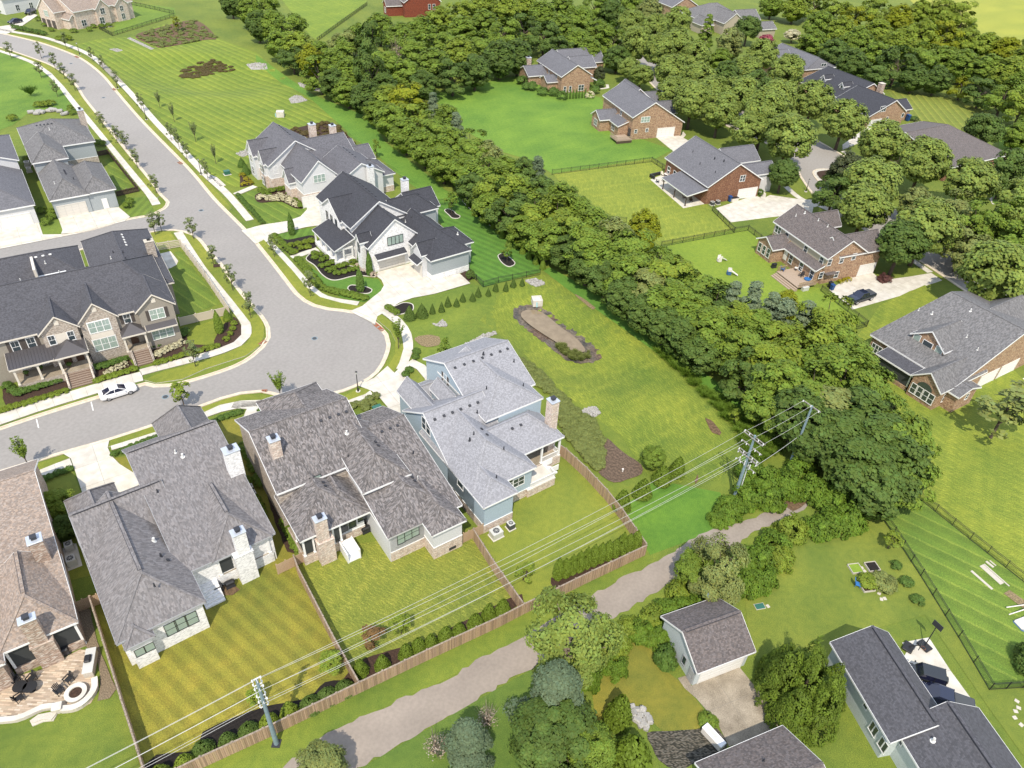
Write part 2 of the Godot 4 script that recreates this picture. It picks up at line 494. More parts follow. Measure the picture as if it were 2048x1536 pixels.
# ------------------------------------------------------------------ flat pieces of the setting
const GRASS:=0.355   # what a grass material gives at vertex colour 1
func gcol(c: Vector3,x: float,z: float,vary:=0.22)->Color:
	# patches of drier and lusher grass
	var a:=nz.get_noise_2d(x,z)
	var b:=nz2.get_noise_2d(x,z)
	var dry:=clampf(a*0.9+b*0.5,-1,1)
	var k:=1.0+vary*dry
	return Color(clampf(c.x*(k+0.12*dry*vary/0.22)/GRASS,0,1),clampf(c.y*k/GRASS,0,1),clampf(c.z*k/GRASS,0,1))
func area(p: PackedVector2Array)->float:
	var s:=0.0
	for i in p.size():
		s+=p[i].cross(p[(i+1) % p.size()])
	return s*0.5
func flat_poly(mb: MB,p: PackedVector2Array,y: float,ang:=0.0,c=null,vary:=0.22)->void:
	var idx:=Geometry2D.triangulate_polygon(p)
	var ca:=cos(ang)
	var sa:=sin(ang)
	for k in range(0,idx.size(),3):
		var vs:=[p[idx[k]],p[idx[k+1]],p[idx[k+2]]]
		if (vs[1]-vs[0]).cross(vs[2]-vs[0])>0.0:
			vs=[vs[0],vs[2],vs[1]]
		var q:=[]
		var u:=[]
		for w in vs:
			q.append(Vector3(w.x,y+hgt(w.x,w.y),w.y))
			u.append(Vector2(w.x*ca+w.y*sa,-w.x*sa+w.y*ca))
		var nn: Vector3=((q[1]-q[0]).cross(q[2]-q[0])).normalized()
		if nn.y<0: nn=-nn
		mb.v.append(q[0]); mb.v.append(q[2]); mb.v.append(q[1])
		mb.uv.append(u[0]); mb.uv.append(u[2]); mb.uv.append(u[1])
		for j in 3:
			mb.n.append(nn)
		if c==null:
			for j in 3: mb.c.append(mb.col)
		else:
			for w in [vs[0],vs[2],vs[1]]:
				mb.c.append(gcol(c,w.x,w.y,vary))
func cut(p: PackedVector2Array,cell: float)->Array:
	# the polygon cut into cells, so that relief and patches can follow
	var lo:=p[0]
	var hi:=p[0]
	for w in p:
		lo=lo.min(w); hi=hi.max(w)
	var out:=[]
	var x:=floorf(lo.x/cell)*cell
	while x<hi.x:
		var strip:=Geometry2D.intersect_polygons(p,PackedVector2Array([Vector2(x,lo.y-1),Vector2(x+cell,lo.y-1),Vector2(x+cell,hi.y+1),Vector2(x,hi.y+1)]))
		for s in strip:
			if Geometry2D.is_polygon_clockwise(s) and strip.size()>1 and false: continue
			var z:=floorf(lo.y/cell)*cell
			while z<hi.y:
				for q in Geometry2D.intersect_polygons(s,PackedVector2Array([Vector2(x-1,z),Vector2(x+cell+1,z),Vector2(x+cell+1,z+cell),Vector2(x-1,z+cell)])):
					if q.size()>2: out.append(q)
				z+=cell
		x+=cell
	return out
var layer:=0
var road_edge:=PackedVector2Array()
func lawn(called: String,pts: Array,c: Vector3,m:="lawn_plain",ang:=0.0,y:=0.012,vary:=0.22,cell:=1.6)->void:
	layer+=1
	var mb:=MB.new()
	for q in cut(W(pts),cell):
		flat_poly(mb,q,y+layer*0.0006,deg_to_rad(ang),c,vary)
	struct(put(mb,called,M[m]))
func sheet(called: String,p: PackedVector2Array,y: float,m: String,thick:=0.0,cell:=0.0,parent: Node3D=self)->MeshInstance3D:
	var mb:=MB.new()
	if cell>0.0:
		for q in cut(p,cell): flat_poly(mb,q,y)
	else:
		flat_poly(mb,p,y)
	if thick>0.0:
		skirt(mb,p,y,thick)
	return put(mb,called,M[m],parent)
func skirt(mb: MB,p: PackedVector2Array,y: float,thick: float)->void:
	var sg:=-1.0 if area(p)>0.0 else 1.0
	for i in p.size():
		var a:=p[i]
		var b:=p[(i+1) % p.size()]
		var o:=Vector2(b.y-a.y,a.x-b.x)*-sg
		mb.poly([Vector3(a.x,y,a.y),Vector3(b.x,y,b.y),Vector3(b.x,y-thick,b.y),Vector3(a.x,y-thick,a.y)],Vector3(o.x,0,o.y))
func offs(p: PackedVector2Array,d: float,closed:=true)->PackedVector2Array:
	# each vertex moved to its side by d
	var out:=PackedVector2Array()
	var n:=p.size()
	for i in n:
		var a:=p[(i-1+n) % n] if closed or i>0 else p[i]
		var b:=p[(i+1) % n] if closed or i<n-1 else p[i]
		var e1:=(p[i]-a).normalized()
		var e2:=(b-p[i]).normalized()
		var t:=(e1+e2).normalized()
		var k:=1.0
		if e1 != Vector2.ZERO and e2 != Vector2.ZERO:
			k=1.0/maxf(0.5,t.dot(e1))
		out.append(p[i]+Vector2(-t.y,t.x)*d*k)
	return out
func smooth(p: PackedVector2Array,step: float,closed:=false)->PackedVector2Array:
	var out:=PackedVector2Array()
	var n:=p.size()
	for i in (n if closed else n-1):
		var a:=p[(i-1+n) % n] if closed or i>0 else p[i]
		var b:=p[i]
		var c:=p[(i+1) % n]
		var d:=p[(i+2) % n] if closed or i<n-2 else c
		var k:=maxi(1,int(b.distance_to(c)/step))
		for j in k:
			out.append(b.cubic_interpolate(c,a,d,float(j)/k))
	if not closed: out.append(p[n-1])
	return out
func band(mb: MB,p: PackedVector2Array,d0: float,d1: float,y: float,closed: bool,foot:=0.0)->void:
	var a:=offs(p,d0,closed)
	var b:=offs(p,d1,closed)
	for i in (p.size() if closed else p.size()-1):
		var j:=(i+1) % p.size()
		mb.poly([Vector3(a[i].x,y,a[i].y),Vector3(a[j].x,y,a[j].y),Vector3(b[j].x,y,b[j].y),Vector3(b[i].x,y,b[i].y)],Vector3.UP)
		if foot>0.0:
			var o:=a[i]-b[i]
			mb.poly([Vector3(a[i].x,y,a[i].y),Vector3(a[j].x,y,a[j].y),Vector3(a[j].x,y-foot,a[j].y),Vector3(a[i].x,y-foot,a[i].y)],Vector3(o.x,0,o.y))
			mb.poly([Vector3(b[i].x,y,b[i].y),Vector3(b[j].x,y,b[j].y),Vector3(b[j].x,y-foot,b[j].y),Vector3(b[i].x,y-foot,b[i].y)],Vector3(-o.x,0,-o.y))
func slabs(called: String,p: PackedVector2Array,cell: float,ang: float,y: float,m: String,label:="")->Node3D:
	# a concrete drive poured in panels with joints between them
	var o:=Node3D.new()
	o.name=numbered(called)
	add_child(o,true)
	struct(o,label)
	put_flat(o,"bedding",p,y-0.02,"joint")
	var r:=PackedVector2Array()
	for w in p: r.append(w.rotated(-ang))
	var lo:=r[0]
	var hi:=r[0]
	for w in r:
		lo=lo.min(w); hi=hi.max(w)
	var nx:=maxi(1,int(round((hi.x-lo.x)/cell)))
	var ny:=maxi(1,int(round((hi.y-lo.y)/cell)))
	for i in nx:
		for j in ny:
			var g:=0.018
			var a:=Vector2(lerpf(lo.x,hi.x,float(i)/nx)+g,lerpf(lo.y,hi.y,float(j)/ny)+g)
			var b:=Vector2(lerpf(lo.x,hi.x,float(i+1)/nx)-g,lerpf(lo.y,hi.y,float(j+1)/ny)-g)
			for q in Geometry2D.intersect_polygons(r,PackedVector2Array([a,Vector2(b.x,a.y),b,Vector2(a.x,b.y)])):
				var w:=PackedVector2Array()
				for s in q: w.append(s.rotated(ang))
				if absf(area(w))<0.05: continue
				var mb:=MB.new()
				var k:=rng.randf_range(0.90,1.0)
				mb.col=Color(k,k,k*rng.randf_range(0.97,1.0))
				flat_poly(mb,w,y)
				skirt(mb,w,y,0.03)
				put(mb,"slab",M[m],o)
	return o
func put_flat(parent: Node3D,called: String,p: PackedVector2Array,y: float,m: String)->MeshInstance3D:
	var mb:=MB.new()
	flat_poly(mb,p,y)
	return put(mb,called,M[m],parent)
func walk(called: String,pts: Array,w: float,label:="",y:=0.12,m:="concrete")->void:
	# a pavement of square panels along a line
	var p:=smooth(W(pts),1.6)
	var o:=Node3D.new()
	o.name=numbered(called)
	add_child(o,true)
	struct(o,label)
	var bed:=MB.new()
	band(bed,p,-w*0.5,w*0.5,y-0.02,false,0.10)
	put(bed,"bedding",M.joint,o)
	var a:=offs(p,-w*0.5,false)
	var b:=offs(p,w*0.5,false)
	for i in p.size()-1:
		var d:=(p[i+1]-p[i]).normalized()*0.014
		var q:=PackedVector2Array([a[i]+d,a[i+1]-d,b[i+1]-d,b[i]+d])
		var mb:=MB.new()
		var k:=rng.randf_range(0.91,1.0)
		mb.col=Color(k,k,k*rng.randf_range(0.97,1.0))
		flat_poly(mb,q,y)
		skirt(mb,q,y,0.10)
		put(mb,"slab",M[m],o)
func bed(called: String,pts: Array,m:="mulch",y:=0.03,label:="")->void:
	layer+=1
	var p:=W(pts)
	if p.size()>4: p=smooth(p,0.7,true)
	for i in p.size(): p[i]+=Vector2(rng.randf_range(-0.06,0.06),rng.randf_range(-0.06,0.06))
	var mb:=MB.new()
	for q in cut(p,1.5): flat_poly(mb,q,y+0.02+layer*0.0006)
	struct(put(mb,called,M[m]),label)
func ground()->void:
	var xs:=[]
	var zs:=[]
	var x:=-1500.0
	while x<=1500.0:
		xs.append(x)
		var ax:=absf(x+0.01)
		x+=1.25 if ax<70 else (3.0 if ax<220 else (15.0 if ax<400 else 110.0))
	var z:=1200.0
	while z>=-1500.0:
		zs.append(z)
		z-=1.25 if (z<-18 and z>-150) else (3.0 if z<0 and z>-420 else (15.0 if z>-500 and z<20 else 100.0))
	var fieldp:=W([V(1860,40),V(2120,190),V(2400,60),V(2200,-60),V(1760,-60)])
	var v:=PackedVector3Array()
	var n:=PackedVector3Array()
	var uv:=PackedVector2Array()
	var c:=PackedColorArray()
	var idx:=PackedInt32Array()
	var nx:=xs.size()
	for j in zs.size():
		for i in nx:
			var px: float=xs[i]
			var pz: float=zs[j]
			v.append(Vector3(px,hgt(px,pz),pz))
			var e:=0.6
			n.append(Vector3(hgt(px-e,pz)-hgt(px+e,pz),2*e,hgt(px,pz-e)-hgt(px,pz+e)).normalized())
			uv.append(Vector2(px,pz))
			c.append(gcol(Vector3(0.095,0.131,0.018),px,pz,0.24))
	for j in zs.size()-1:
		for i in nx-1:
			var a:=j*nx+i
			idx.append_array([a,a+nx,a+1,a+1,a+nx,a+nx+1])
	var arr:=[]
	arr.resize(Mesh.ARRAY_MAX)
	arr[Mesh.ARRAY_VERTEX]=v; arr[Mesh.ARRAY_NORMAL]=n; arr[Mesh.ARRAY_TEX_UV]=uv; arr[Mesh.ARRAY_COLOR]=c; arr[Mesh.ARRAY_INDEX]=idx
	var m:=ArrayMesh.new()
	m.add_surface_from_arrays(Mesh.PRIMITIVE_TRIANGLES,arr)
	struct(putm(m,"ground",M.ground))
	var mb:=MB.new()
	for q in cut(fieldp,8.0): flat_poly(mb,q,0.02,0.0,Vector3(0.188,0.212,0.030),0.2)
	struct(put(mb,"hay_field",M.lawn_plain))
func roads()->void:
	var rd:=[V(-70,50),V(0,68),V(13,70),V(78,86),V(130,104),V(167,122),V(203,151),V(234,187.5),V(284,245),V(375,338.5),V(427,400),V(489,463),V(532,514.6),V(569.5,563),V(589.6,589),V(606.8,603.4),V(626.8,613.4),V(655.5,620.6),V(684,623.5),V(710,627.8),V(735.7,639),V(755.7,655),V(769,671),V(773.5,690),V(767,715),V(750,743.8),V(721,763.8),V(684,779.6),V(641,789),V(600,793),V(564,789),V(524,780),V(482,784),V(441,795),V(400,810),V(341,836),V(219,876),V(125,903),V(0,941),V(-120,980),V(-120,900),V(0,861),V(73,836),V(198,797),V(273,775.6),V(290,771),V(307,775),V(338.5,774),V(391,762),V(469,736),V(506.5,715),V(529,695),V(541,675),V(539.5,655),V(526.6,632),V(498,600.5),V(469,563),V(443.5,526),V(422,504),V(406,483),V(391,470),V(370,462),V(349,459),V(325,459),V(298,464),V(146,502),V(0,545),V(-120,580),V(-120,528),V(0,498),V(167,465),V(258,440),V(294,434),V(312,428),V(331,418),V(339,404),V(325,390),V(313,372),V(284,336),V(250,294),V(221,258),V(187,216),V(169,193),V(156,172),V(135,151),V(109,133),V(70,117),V(0,94),V(-70,78)]
	var p:=smooth(W(rd),1.5,true)
	var mb:=MB.new()
	for q in cut(p,3.0):
		flat_poly(mb,q,0.02)
	# paler, worn asphalt in patches: the street was paved in two goes
	var seam:=G(V(262,252))
	for i in mb.v.size():
		var w:=mb.v[i]
		var k:=0.90+0.05*nz2.get_noise_2d(w.x*0.6,w.z*0.6)+0.04*nz.get_noise_2d(w.x,w.z)
		if w.z<seam.z: k+=0.06
		mb.c[i]=Color(k,k*0.985,k*0.965)
	struct(put(mb,"street",M.asphalt),"grey asphalt street ending in a round cul-de-sac")
	road_edge=Geometry2D.offset_polygon(p,0.62)[0]
	var sg:=1.0 if area(p)<0.0 else -1.0
	var gut:=MB.new()
	band(gut,p,-0.05*sg,0.42*sg,0.035,true)
	struct(put(gut,"gutter",M.kerb))
	var kb:=MB.new()
	band(kb,p,0.42*sg,0.62*sg,0.145,true,0.14)
	struct(put(kb,"kerb",M.kerb))
	# old lane along the back fences
	var up:=[V(1612,990),V(1570,1008),V(1519,1030),V(1468,1050),V(1439,1055),V(1388,1077),V(1317,1121),V(1205,1177),V(1061,1266),V(1000,1297),V(880,1364),V(693,1449),V(576,1528),V(520,1570),V(470,1610)]
	var lo:=[V(640,1610),V(716,1536),V(839,1467),V(952,1400),V(1061,1336),V(1218,1242),V(1317,1182),V(1351,1158),V(1440,1108),V(1526,1056),V(1570,1038),V(1616,1012)]
	var lp:=smooth(W(up+lo),0.7,true)
	for i in lp.size():
		lp[i]+=Vector2(rng.randf_range(-0.2,0.2),rng.randf_range(-0.2,0.2))
	mb=MB.new()
	for q in cut(lp,1.5): flat_poly(mb,q,0.03)
	for i in mb.v.size():
		var w:=mb.v[i]
		var k:=0.86+0.16*nz2.get_noise_2d(w.x*1.2,w.z*1.2)+0.08*nz.get_noise_2d(w.x*4,w.z*4)
		mb.c[i]=Color(k,k*0.98,k*0.96)
	struct(put(mb,"lane",M.old_asphalt),"narrow worn lane behind the wooden fence")
	# street on the far right between the trees
	var rr:=[V(1262,60),V(1275,120),V(1290,150),V(1330,190),V(1440,245),V(1540,290),V(1590,328),V(1602,352),V(1640,402),V(1700,440),V(1790,490),V(1900,560),V(2000,630),V(2100,700),V(2150,660),V(1990,560),V(1900,500),V(1820,440),V(1745,392),V(1715,345),V(1690,316),V(1630,280),V(1560,240),V(1450,200),V(1350,160),V(1310,120),V(1290,60)]
	var rp:=smooth(W(rr),3.0,true)
	mb=MB.new()
	mb.col=Color(0.98,0.95,0.90)
	for q in cut(rp,4.0): flat_poly(mb,q,0.02)
	struct(put(mb,"street",M.asphalt),"tree-lined street between the brick houses")
	sg=1.0 if area(rp)<0.0 else -1.0
	kb=MB.new()
	band(kb,rp,-0.05*sg,0.5*sg,0.12,true,0.11)
	struct(put(kb,"kerb",M.kerb))
	# planted island in that street
	var isl:=smooth(W([V(1626,345),V(1640,339),V(1665,341),V(1690,352),V(1700,370),V(1690,384),V(1660,380),V(1636,362)]),0.8,true)
	sheet("island_turf",isl,0.13,"lawn_plain").set_meta("kind","structure")
	kb=MB.new()
	band(kb,isl,-0.2,0.2,0.15,true,0.14)
	struct(put(kb,"kerb",M.kerb))
	# painted marks
	for a in [[za(280,300),za(297,368)],[za(700,168),za(716,236)]]:
		var s:=G(a[0]); var e:=G(a[1])
		mb=MB.new()
		mb.box((s+e)*0.5+Vector3(0,0.026,0),Vector3(0.13,0.006,s.distance_to(e)),Basis.looking_at(e-s))
		struct(put(mb,"parking_mark",M.paint))
func manhole(p: Vector2,w: String)->void:
	var o:=thing("manhole_cover","round iron manhole cover "+w,"manhole cover",G(p)+Vector3(0,0.022,0),0,"manhole covers")
	var mb:=MB.new()
	mb.lathe(Vector3.ZERO,[V(0.48,0.0),V(0.48,0.008),V(0.36,0.008)],16)
	put(mb,"ring",M.pole_steel,o)
	mb=MB.new()
	mb.lathe(Vector3.ZERO,[V(0.35,0.0),V(0.35,0.012),V(0.0,0.012)],16)
	put(mb,"lid",M.ac_dark,o)
func grate(p: Vector2,q: Vector2,w: String)->void:
	# kerb inlet: a red primed iron throat in the kerb
	var a:=G(p); var b:=G(q)
	var o:=thing("storm_drain","red iron storm drain inlet set in the kerb "+w,"storm drain",(a+b)*0.5+Vector3(0,0.04,0),rad_to_deg(atan2(-(b-a).z,(b-a).x)),"kerb storm drains")
	var L:=a.distance_to(b)
	bx(o,"throat",Vector3(0,0.0,0),Vector3(L,0.03,0.62),M.red_clay)
	bx(o,"hood",Vector3(0,0.10,-0.26),Vector3(L,0.05,0.18),M.red_clay)
	for i in 3:
		bx(o,"bar",Vector3(lerpf(-L*0.4,L*0.4,i/2.0),0.05,0.02),Vector3(L*0.10,0.09,0.5),M.joint)
func pavements()->void:
	walk("sidewalk",[V(-40,52),V(26,64),V(86,75),V(130,89),V(167,104),V(193,120),V(229,154),V(273,200),V(312,245),V(364.5,299.5),V(411,349),V(456,390),V(500,441)],1.55)
	walk("sidewalk",[V(525,475),V(563.8,514.6),V(595,549),V(624,580.5),V(650,597),V(687,605),V(716,609)],1.55)
	walk("sidewalk",[V(770,623.5),V(796,643.5),V(813,669),V(816,701),V(807,724),V(797,739)],1.55)
	walk("sidewalk",[V(745,788),V(700,803),V(640,818),V(569.5,814.7),V(523,806),V(482,809),V(441,818),V(413,828),V(312,867),V(222,894)],1.5)
	walk("sidewalk",[V(143,925),V(70,951),V(0,974),V(-60,994)],1.5)
	walk("sidewalk",[V(-40,90),V(0,102),V(39,115),V(70,127.6),V(99,148),V(122.4,172),V(148.4,205.7),V(177,239.6),V(208,276),V(239.6,315),V(273.4,357),V(300,389),V(313,410)],1.6)
	walk("sidewalk",[V(356,465),V(371,487),V(406,535),V(443,582),V(476.6,624),V(493,649),V(493,671),V(475,689),V(443,702),V(390.6,717.7),V(314,737),V(281,746)],1.55)
	walk("sidewalk",[V(285,753),V(234,766),V(143,793),V(73,815),V(0,840),V(-70,862)],2.3)
	walk("front_walk",[za(1790,190),zc(400,190),zc(375,240),zc(355,300),zc(400,350)],1.6)
	walk("front_walk",[zf(1420,1200),zf(1500,1240),zf(1560,1310),zf(1590,1390)],1.5)
	walk("front_walk",[zf(600,475),zf(700,440),zf(780,415)],1.4)
	walk("front_walk",[zi(-40,680),zi(60,640),zi(130,610)],1.4)
	walk("front_walk",[zf(120,-25),zf(60,-80),zf(20,-95)],1.2)
	var ang:=deg_to_rad(-36)
	slabs("driveway",W([V(483,462),V(523,451),V(575,443),V(601,434),V(614,420),V(612,404),V(650,400),V(650,450),V(612,455),V(544,472),V(511,489)]),3.0,ang,0.128,"concrete","shared concrete drive between the two pale houses")
	slabs("driveway",W([zf(1005,850),zf(1090,815),zf(1150,765),zf(1220,710),zf(1243,670),zf(1225,630),zf(1190,605),zf(1200,575),zf(1480,500),zf(1510,580),zf(1575,640),zf(1770,585),zf(1845,655),zf(1600,727),zf(1440,757),zf(1350,790),zf(1290,830),zf(1255,852),zf(1198,885),zf(1180,940)]),3.2,ang,0.128,"concrete","wide concrete drive of the dark-roofed white house")
	slabs("driveway",W([V(775,733),V(789,747),V(806,730),V(826,722),V(806,751),V(848,788),V(880,800),V(840,825),V(787,829),V(760,797),V(744,783),V(716,772),V(748,757)]),3.2,ang,0.128,"concrete","concrete drive of the blue house")
	slabs("driveway",W([za(478,565),za(845,452),za(828,522),za(857,585),za(920,650),za(1040,725),za(1080,850),za(870,910),za(650,920),za(572,680),za(545,605)]),3.4,ang,0.128,"concrete","curved concrete drive of the white brick house")
	slabs("driveway",W([zh(440,118),zh(735,73),zh(912,58),zh(1000,132),zh(960,165),zh(640,248),zh(470,262),zh(482,235)]),3.2,ang,0.1,"concrete","pale concrete apron of the grey-roofed garage")
	slabs("driveway",W([zh(-160,240),zh(0,205),zh(290,145),zh(330,268),zh(470,266),zh(640,252),zh(0,378),zh(-160,410)]),3.2,ang,0.1,"concrete","pale concrete apron by the alley corner")
	slabs("driveway",W([zn(-60,250),zn(0,205),zn(110,190),zn(240,100),zn(290,120),zn(150,215),zn(60,262),zn(0,262)]),3.5,ang,0.12,"concrete","drive of the stone house with two parked cars")
	slabs("driveway",W([zk(1150,845),zk(1320,780),zk(1330,830),zk(1420,880),zk(1290,958)]),3.4,ang,0.03,"concrete","short drive by the deck house with the blue bin")
	slabs("driveway",W([zk(1620,1405),zk(1800,1345),zk(1930,1300),zk(1990,1330),zk(2048,1300),zk(2400,1350),zk(2380,1440),zk(2048,1475),zk(1740,1515)]),4.0,ang,0.03,"concrete","wide drive in front of the brown brick gable")
	slabs("driveway",W([zm(980,490),zm(1095,425),zm(1220,400),zm(1270,440),zm(1420,420),zm(1540,400),zm(1600,440),zm(1420,500),zm(1370,525),zm(1110,600)]),3.6,ang,0.03,"concrete","drive with the dark pickup truck")
	slabs("driveway",W([zq(1120,795),zq(1400,685),zq(1660,1010),zq(1580,1080),zq(1340,1150),zq(1270,1010),zq(1150,870),zq(1080,810),zq(1040,750),zq(1090,735)]),3.6,deg_to_rad(-24),0.04,"old_concrete","stained concrete drive of the detached garage")
	slabs("driveway",W([zo(880,455),zo(1110,410),zo(1300,700),zo(1520,1000),zo(1300,920),zo(1170,960),zo(900,570),zo(922,530)]),3.6,deg_to_rad(-13),0.04,"concrete","side drive with the parked off-roader")
	slabs("driveway",W([zm(1860,1085),zm(1960,1000),zm(2100,960),zm(2120,1120),zm(1940,1130)]),3.6,ang,0.03,"concrete","drive at the garage of the large brick house")
	slabs("driveway",W([zl(820,760),zl(900,715),zl(935,715),zl(870,770),zl(760,880),zl(640,930),zl(640,890)]),3.6,ang,0.03,"concrete","drive half hidden under the street trees")
	sheet("garden_path",W([zl(1780,1310),zl(1830,1280),zl(1910,1310),zl(1860,1360),zl(1800,1350)]),0.03,"concrete").set_meta("kind","structure")
	walk("sidewalk",[zl(640,940),zl(760,1010),zl(900,1100)],1.4,"",0.06)
	walk("sidewalk",[zl(200,1215),zl(300,1300),zl(440,1370)],1.4,"",0.06)
	walk("sidewalk",[V(1640,412),V(1700,440),V(1780,490),V(1860,545)],1.4,"",0.06)
	slabs("driveway",W([zl(-60,1390),zl(240,1310),zl(440,1320),zl(480,1345),zl(300,1400),zl(-60,1470)]),3.6,ang,0.045,"concrete","long drive meeting the street by the lamp")
	walk("garden_path",[zk(1290,850),zk(1350,850),zk(1370,825),zk(1350,800)],1.0,"",0.05)
	walk("garden_path",[zk(1960,1250),zk(2000,1290),zk(1990,1330)],1.0,"",0.05)
	walk("garden_path",[zk(700,465),zk(770,455),zk(765,430)],0.9,"",0.05)
	slabs("patio",W([zh(1205,420),zh(1310,395),zh(1370,470),zh(1355,500),zh(1310,525),zh(1210,548)]),2.5,ang,0.06,"concrete","white concrete patio beside the townhouse lawn")
	slabs("patio",W([zk(1105,1180),zk(1250,1120),zk(1540,1370),zk(1365,1405)]),3.0,deg_to_rad(-25),0.06,"concrete","white patio slab under the porch roof")
	manhole(za(1270,130),"in the street near the white car")
	manhole(V(629,677),"in the middle of the cul-de-sac")
	manhole(zh(1545,80),"where the alley meets the street")
	manhole(zn(545,488),"high up the curving street")
	manhole(zn(795,750),"lower on the curving street")
	grate(zf(1175,935),zf(1235,985),"beside the wide white drive")
	grate(zf(375,1085),zf(420,1055),"at the corner opposite")
	grate(zc(450,88),zc(492,86),"above the umber roof")
	grate(zn(1370,1245),zn(1395,1262),"below the lamp post")
	grate(zn(865,683),zn(885,695),"up the curving street")
	grate(zn(575,433),zn(600,445),"at the bend of the street")
func lawns()->void:
	var gr:=Vector3(0.089,0.135,0.018)
	# verges between kerb and pavement
	var vg:=[[zf(350,350),zf(395,340),zf(480,430),zf(600,560),zf(700,680),zf(800,752),zf(940,790),zf(1085,815),zf(1020,842),zf(880,836),zf(760,808),zf(690,770),zf(560,620),zf(430,455)],
		[zf(1190,905),zf(1200,875),zf(1225,875),zf(1310,935),zf(1370,1030),zf(1380,1110),zf(1350,1210),zf(1315,1275),zf(1283,1262),zf(1272,1235),zf(1320,1150),zf(1322,1060),zf(1290,990)],
		[zf(955,1450),zf(1060,1385),zf(1160,1395),zf(1110,1430),zf(985,1475)],
		[zc(0,210),zc(150,155),zc(300,115),zc(450,110),zc(600,130),zc(670,145),zc(600,185),zc(450,150),zc(300,155),zc(150,185),zc(30,240)],
		[za(850,465),za(1290,320),za(1240,390),za(830,518)],[za(0,745),za(480,582),za(545,600),za(265,712),za(0,770)],
		[zn(1440,1330),zn(1100,970),zn(880,720),zn(730,550),zn(600,450),zn(470,385),zn(300,330),zn(60,275),zn(60,258),zn(300,310),zn(500,365),zn(640,432),zn(760,510),zn(920,670),zn(1130,900),zn(1400,1190),zn(1590,1390),zn(1780,1600),zn(1740,1650)],
		[zn(0,372),zn(269,460),zn(410,525),zn(505,595),zn(585,675),zn(635,755),zn(705,845),zn(835,1005),zn(945,1145),zn(1075,1305),zn(1190,1445),zn(1235,1500),zn(1205,1525),zn(1165,1480),zn(1065,1360),zn(940,1210),zn(820,1065),zn(700,920),zn(590,790),zn(490,665),zn(395,565),zn(285,485),zn(160,435),zn(0,385)],
		[zh(1410,262),zh(1470,265),zh(1530,305),zh(1620,425),zh(1760,600),zh(1930,800),zf(380,890),zf(405,950),zf(405,1030),zf(370,1095),zf(280,1160),zf(0,1250),zh(1400,1380),zh(1200,1410),zh(1110,1385),zh(1260,1320),zh(1500,1260),zf(150,1140),zf(290,1070),zf(325,990),zf(310,930),zf(200,790),zf(0,545),zh(1480,370)],
		[zh(1150,250),zh(1250,240),zh(1310,250),zh(1350,310),zh(1200,335)]]
	for g in vg:
		var p:=W(g)
		if Geometry2D.triangulate_polygon(p).is_empty(): print("bad verge ",vg.find(g))
		var mb:=MB.new()
		var keep:=Geometry2D.clip_polygons(p,road_edge)
		keep.sort_custom(func(a,b): return absf(area(a))>absf(area(b)))
		p=keep[0]
		for q in cut(p,1.2): flat_poly(mb,q,0.125,0.6,Vector3(0.122,0.148,0.020),0.28)
		skirt(mb,p,0.125,0.12)
		struct(put(mb,"verge",M.lawn_plain))
	# back gardens
	lawn("lawn",[V(178,1190),V(230,1175),V(420,1130),V(587,1112),V(655,1250),V(718,1366),V(560,1450),V(400,1520),V(290,1570),V(262,1464)],Vector3(0.145,0.138,0.021),"lawn_fine",-54,0.014,0.30)
	lawn("lawn",[V(-40,1390),V(120,1440),V(200,1395),V(236,1380),V(262,1464),V(292,1580),V(-40,1600)],Vector3(0.086,0.122,0.018),"lawn_plain",0,0.014,0.42)
	lawn("lawn",[V(587,1112),V(700,1090),V(947,1055),V(986,1120),V(1048,1210),V(900,1283),V(718,1368),V(655,1250)],Vector3(0.122,0.145,0.023),"lawn_clippings",25,0.014,0.18)
	lawn("lawn",[V(947,1055),V(1040,1000),V(1117,890),V(1133,898),V(1174,936),V(1215,980),V(1245,1018),V(1272,1056),V(1294,1092),V(1184,1145),V(1048,1210),V(986,1120)],Vector3(0.117,0.148,0.021),"lawn_plain",30,0.014,0.28)
	lawn("lawn",[V(430,845),V(505,830),V(505,925),V(560,1050),V(600,1130),V(548,1140),V(470,960)],Vector3(0.145,0.138,0.021),"lawn_plain",0,0.016)
	lawn("lawn",[za(870,600),za(1000,580),za(1060,760),za(960,690)],Vector3(0.145,0.138,0.021),"lawn_plain",0,0.016)
	lawn("lawn",[za(280,800),za(560,700),za(640,900),za(560,1010),za(700,1500),za(500,1550),za(400,1100)],Vector3(0.127,0.148,0.021),"lawn_plain",0,0.016)
	# verge along the lane
	lawn("lawn",[V(300,1600),V(526,1462),V(854,1306),V(1048,1212),V(1294,1094),V(1330,1105),V(1205,1177),V(1061,1266),V(880,1364),V(693,1449),V(500,1600)],Vector3(0.095,0.135,0.018),"lawn_plain",0,0.015,0.35)
	lawn("lawn",[V(1245,1015),V(1310,960),V(1440,985),V(1470,1050),V(1388,1078),V(1300,1110)],Vector3(0.068,0.145,0.016),"lawn_plain",0,0.016,0.25)
	# meadow round the pond and the bank below the hedgerow
	lawn("lawn",[V(1080,545),V(1130,570),V(1250,660),V(1370,745),V(1500,830),V(1440,960),V(1310,970),V(1240,870),V(1130,790),V(1040,700),V(960,640),V(1000,590)],Vector3(0.112,0.148,0.018),"lawn_clippings",52,0.016,0.32)
	lawn("lawn",[V(1085,540),V(1100,535),V(1200,590),V(1330,690),V(1470,790),V(1545,880),V(1480,960),V(1490,870),V(1400,770),V(1250,660),V(1130,575)],Vector3(0.063,0.148,0.018),"lawn_plain",50,0.022,0.25)
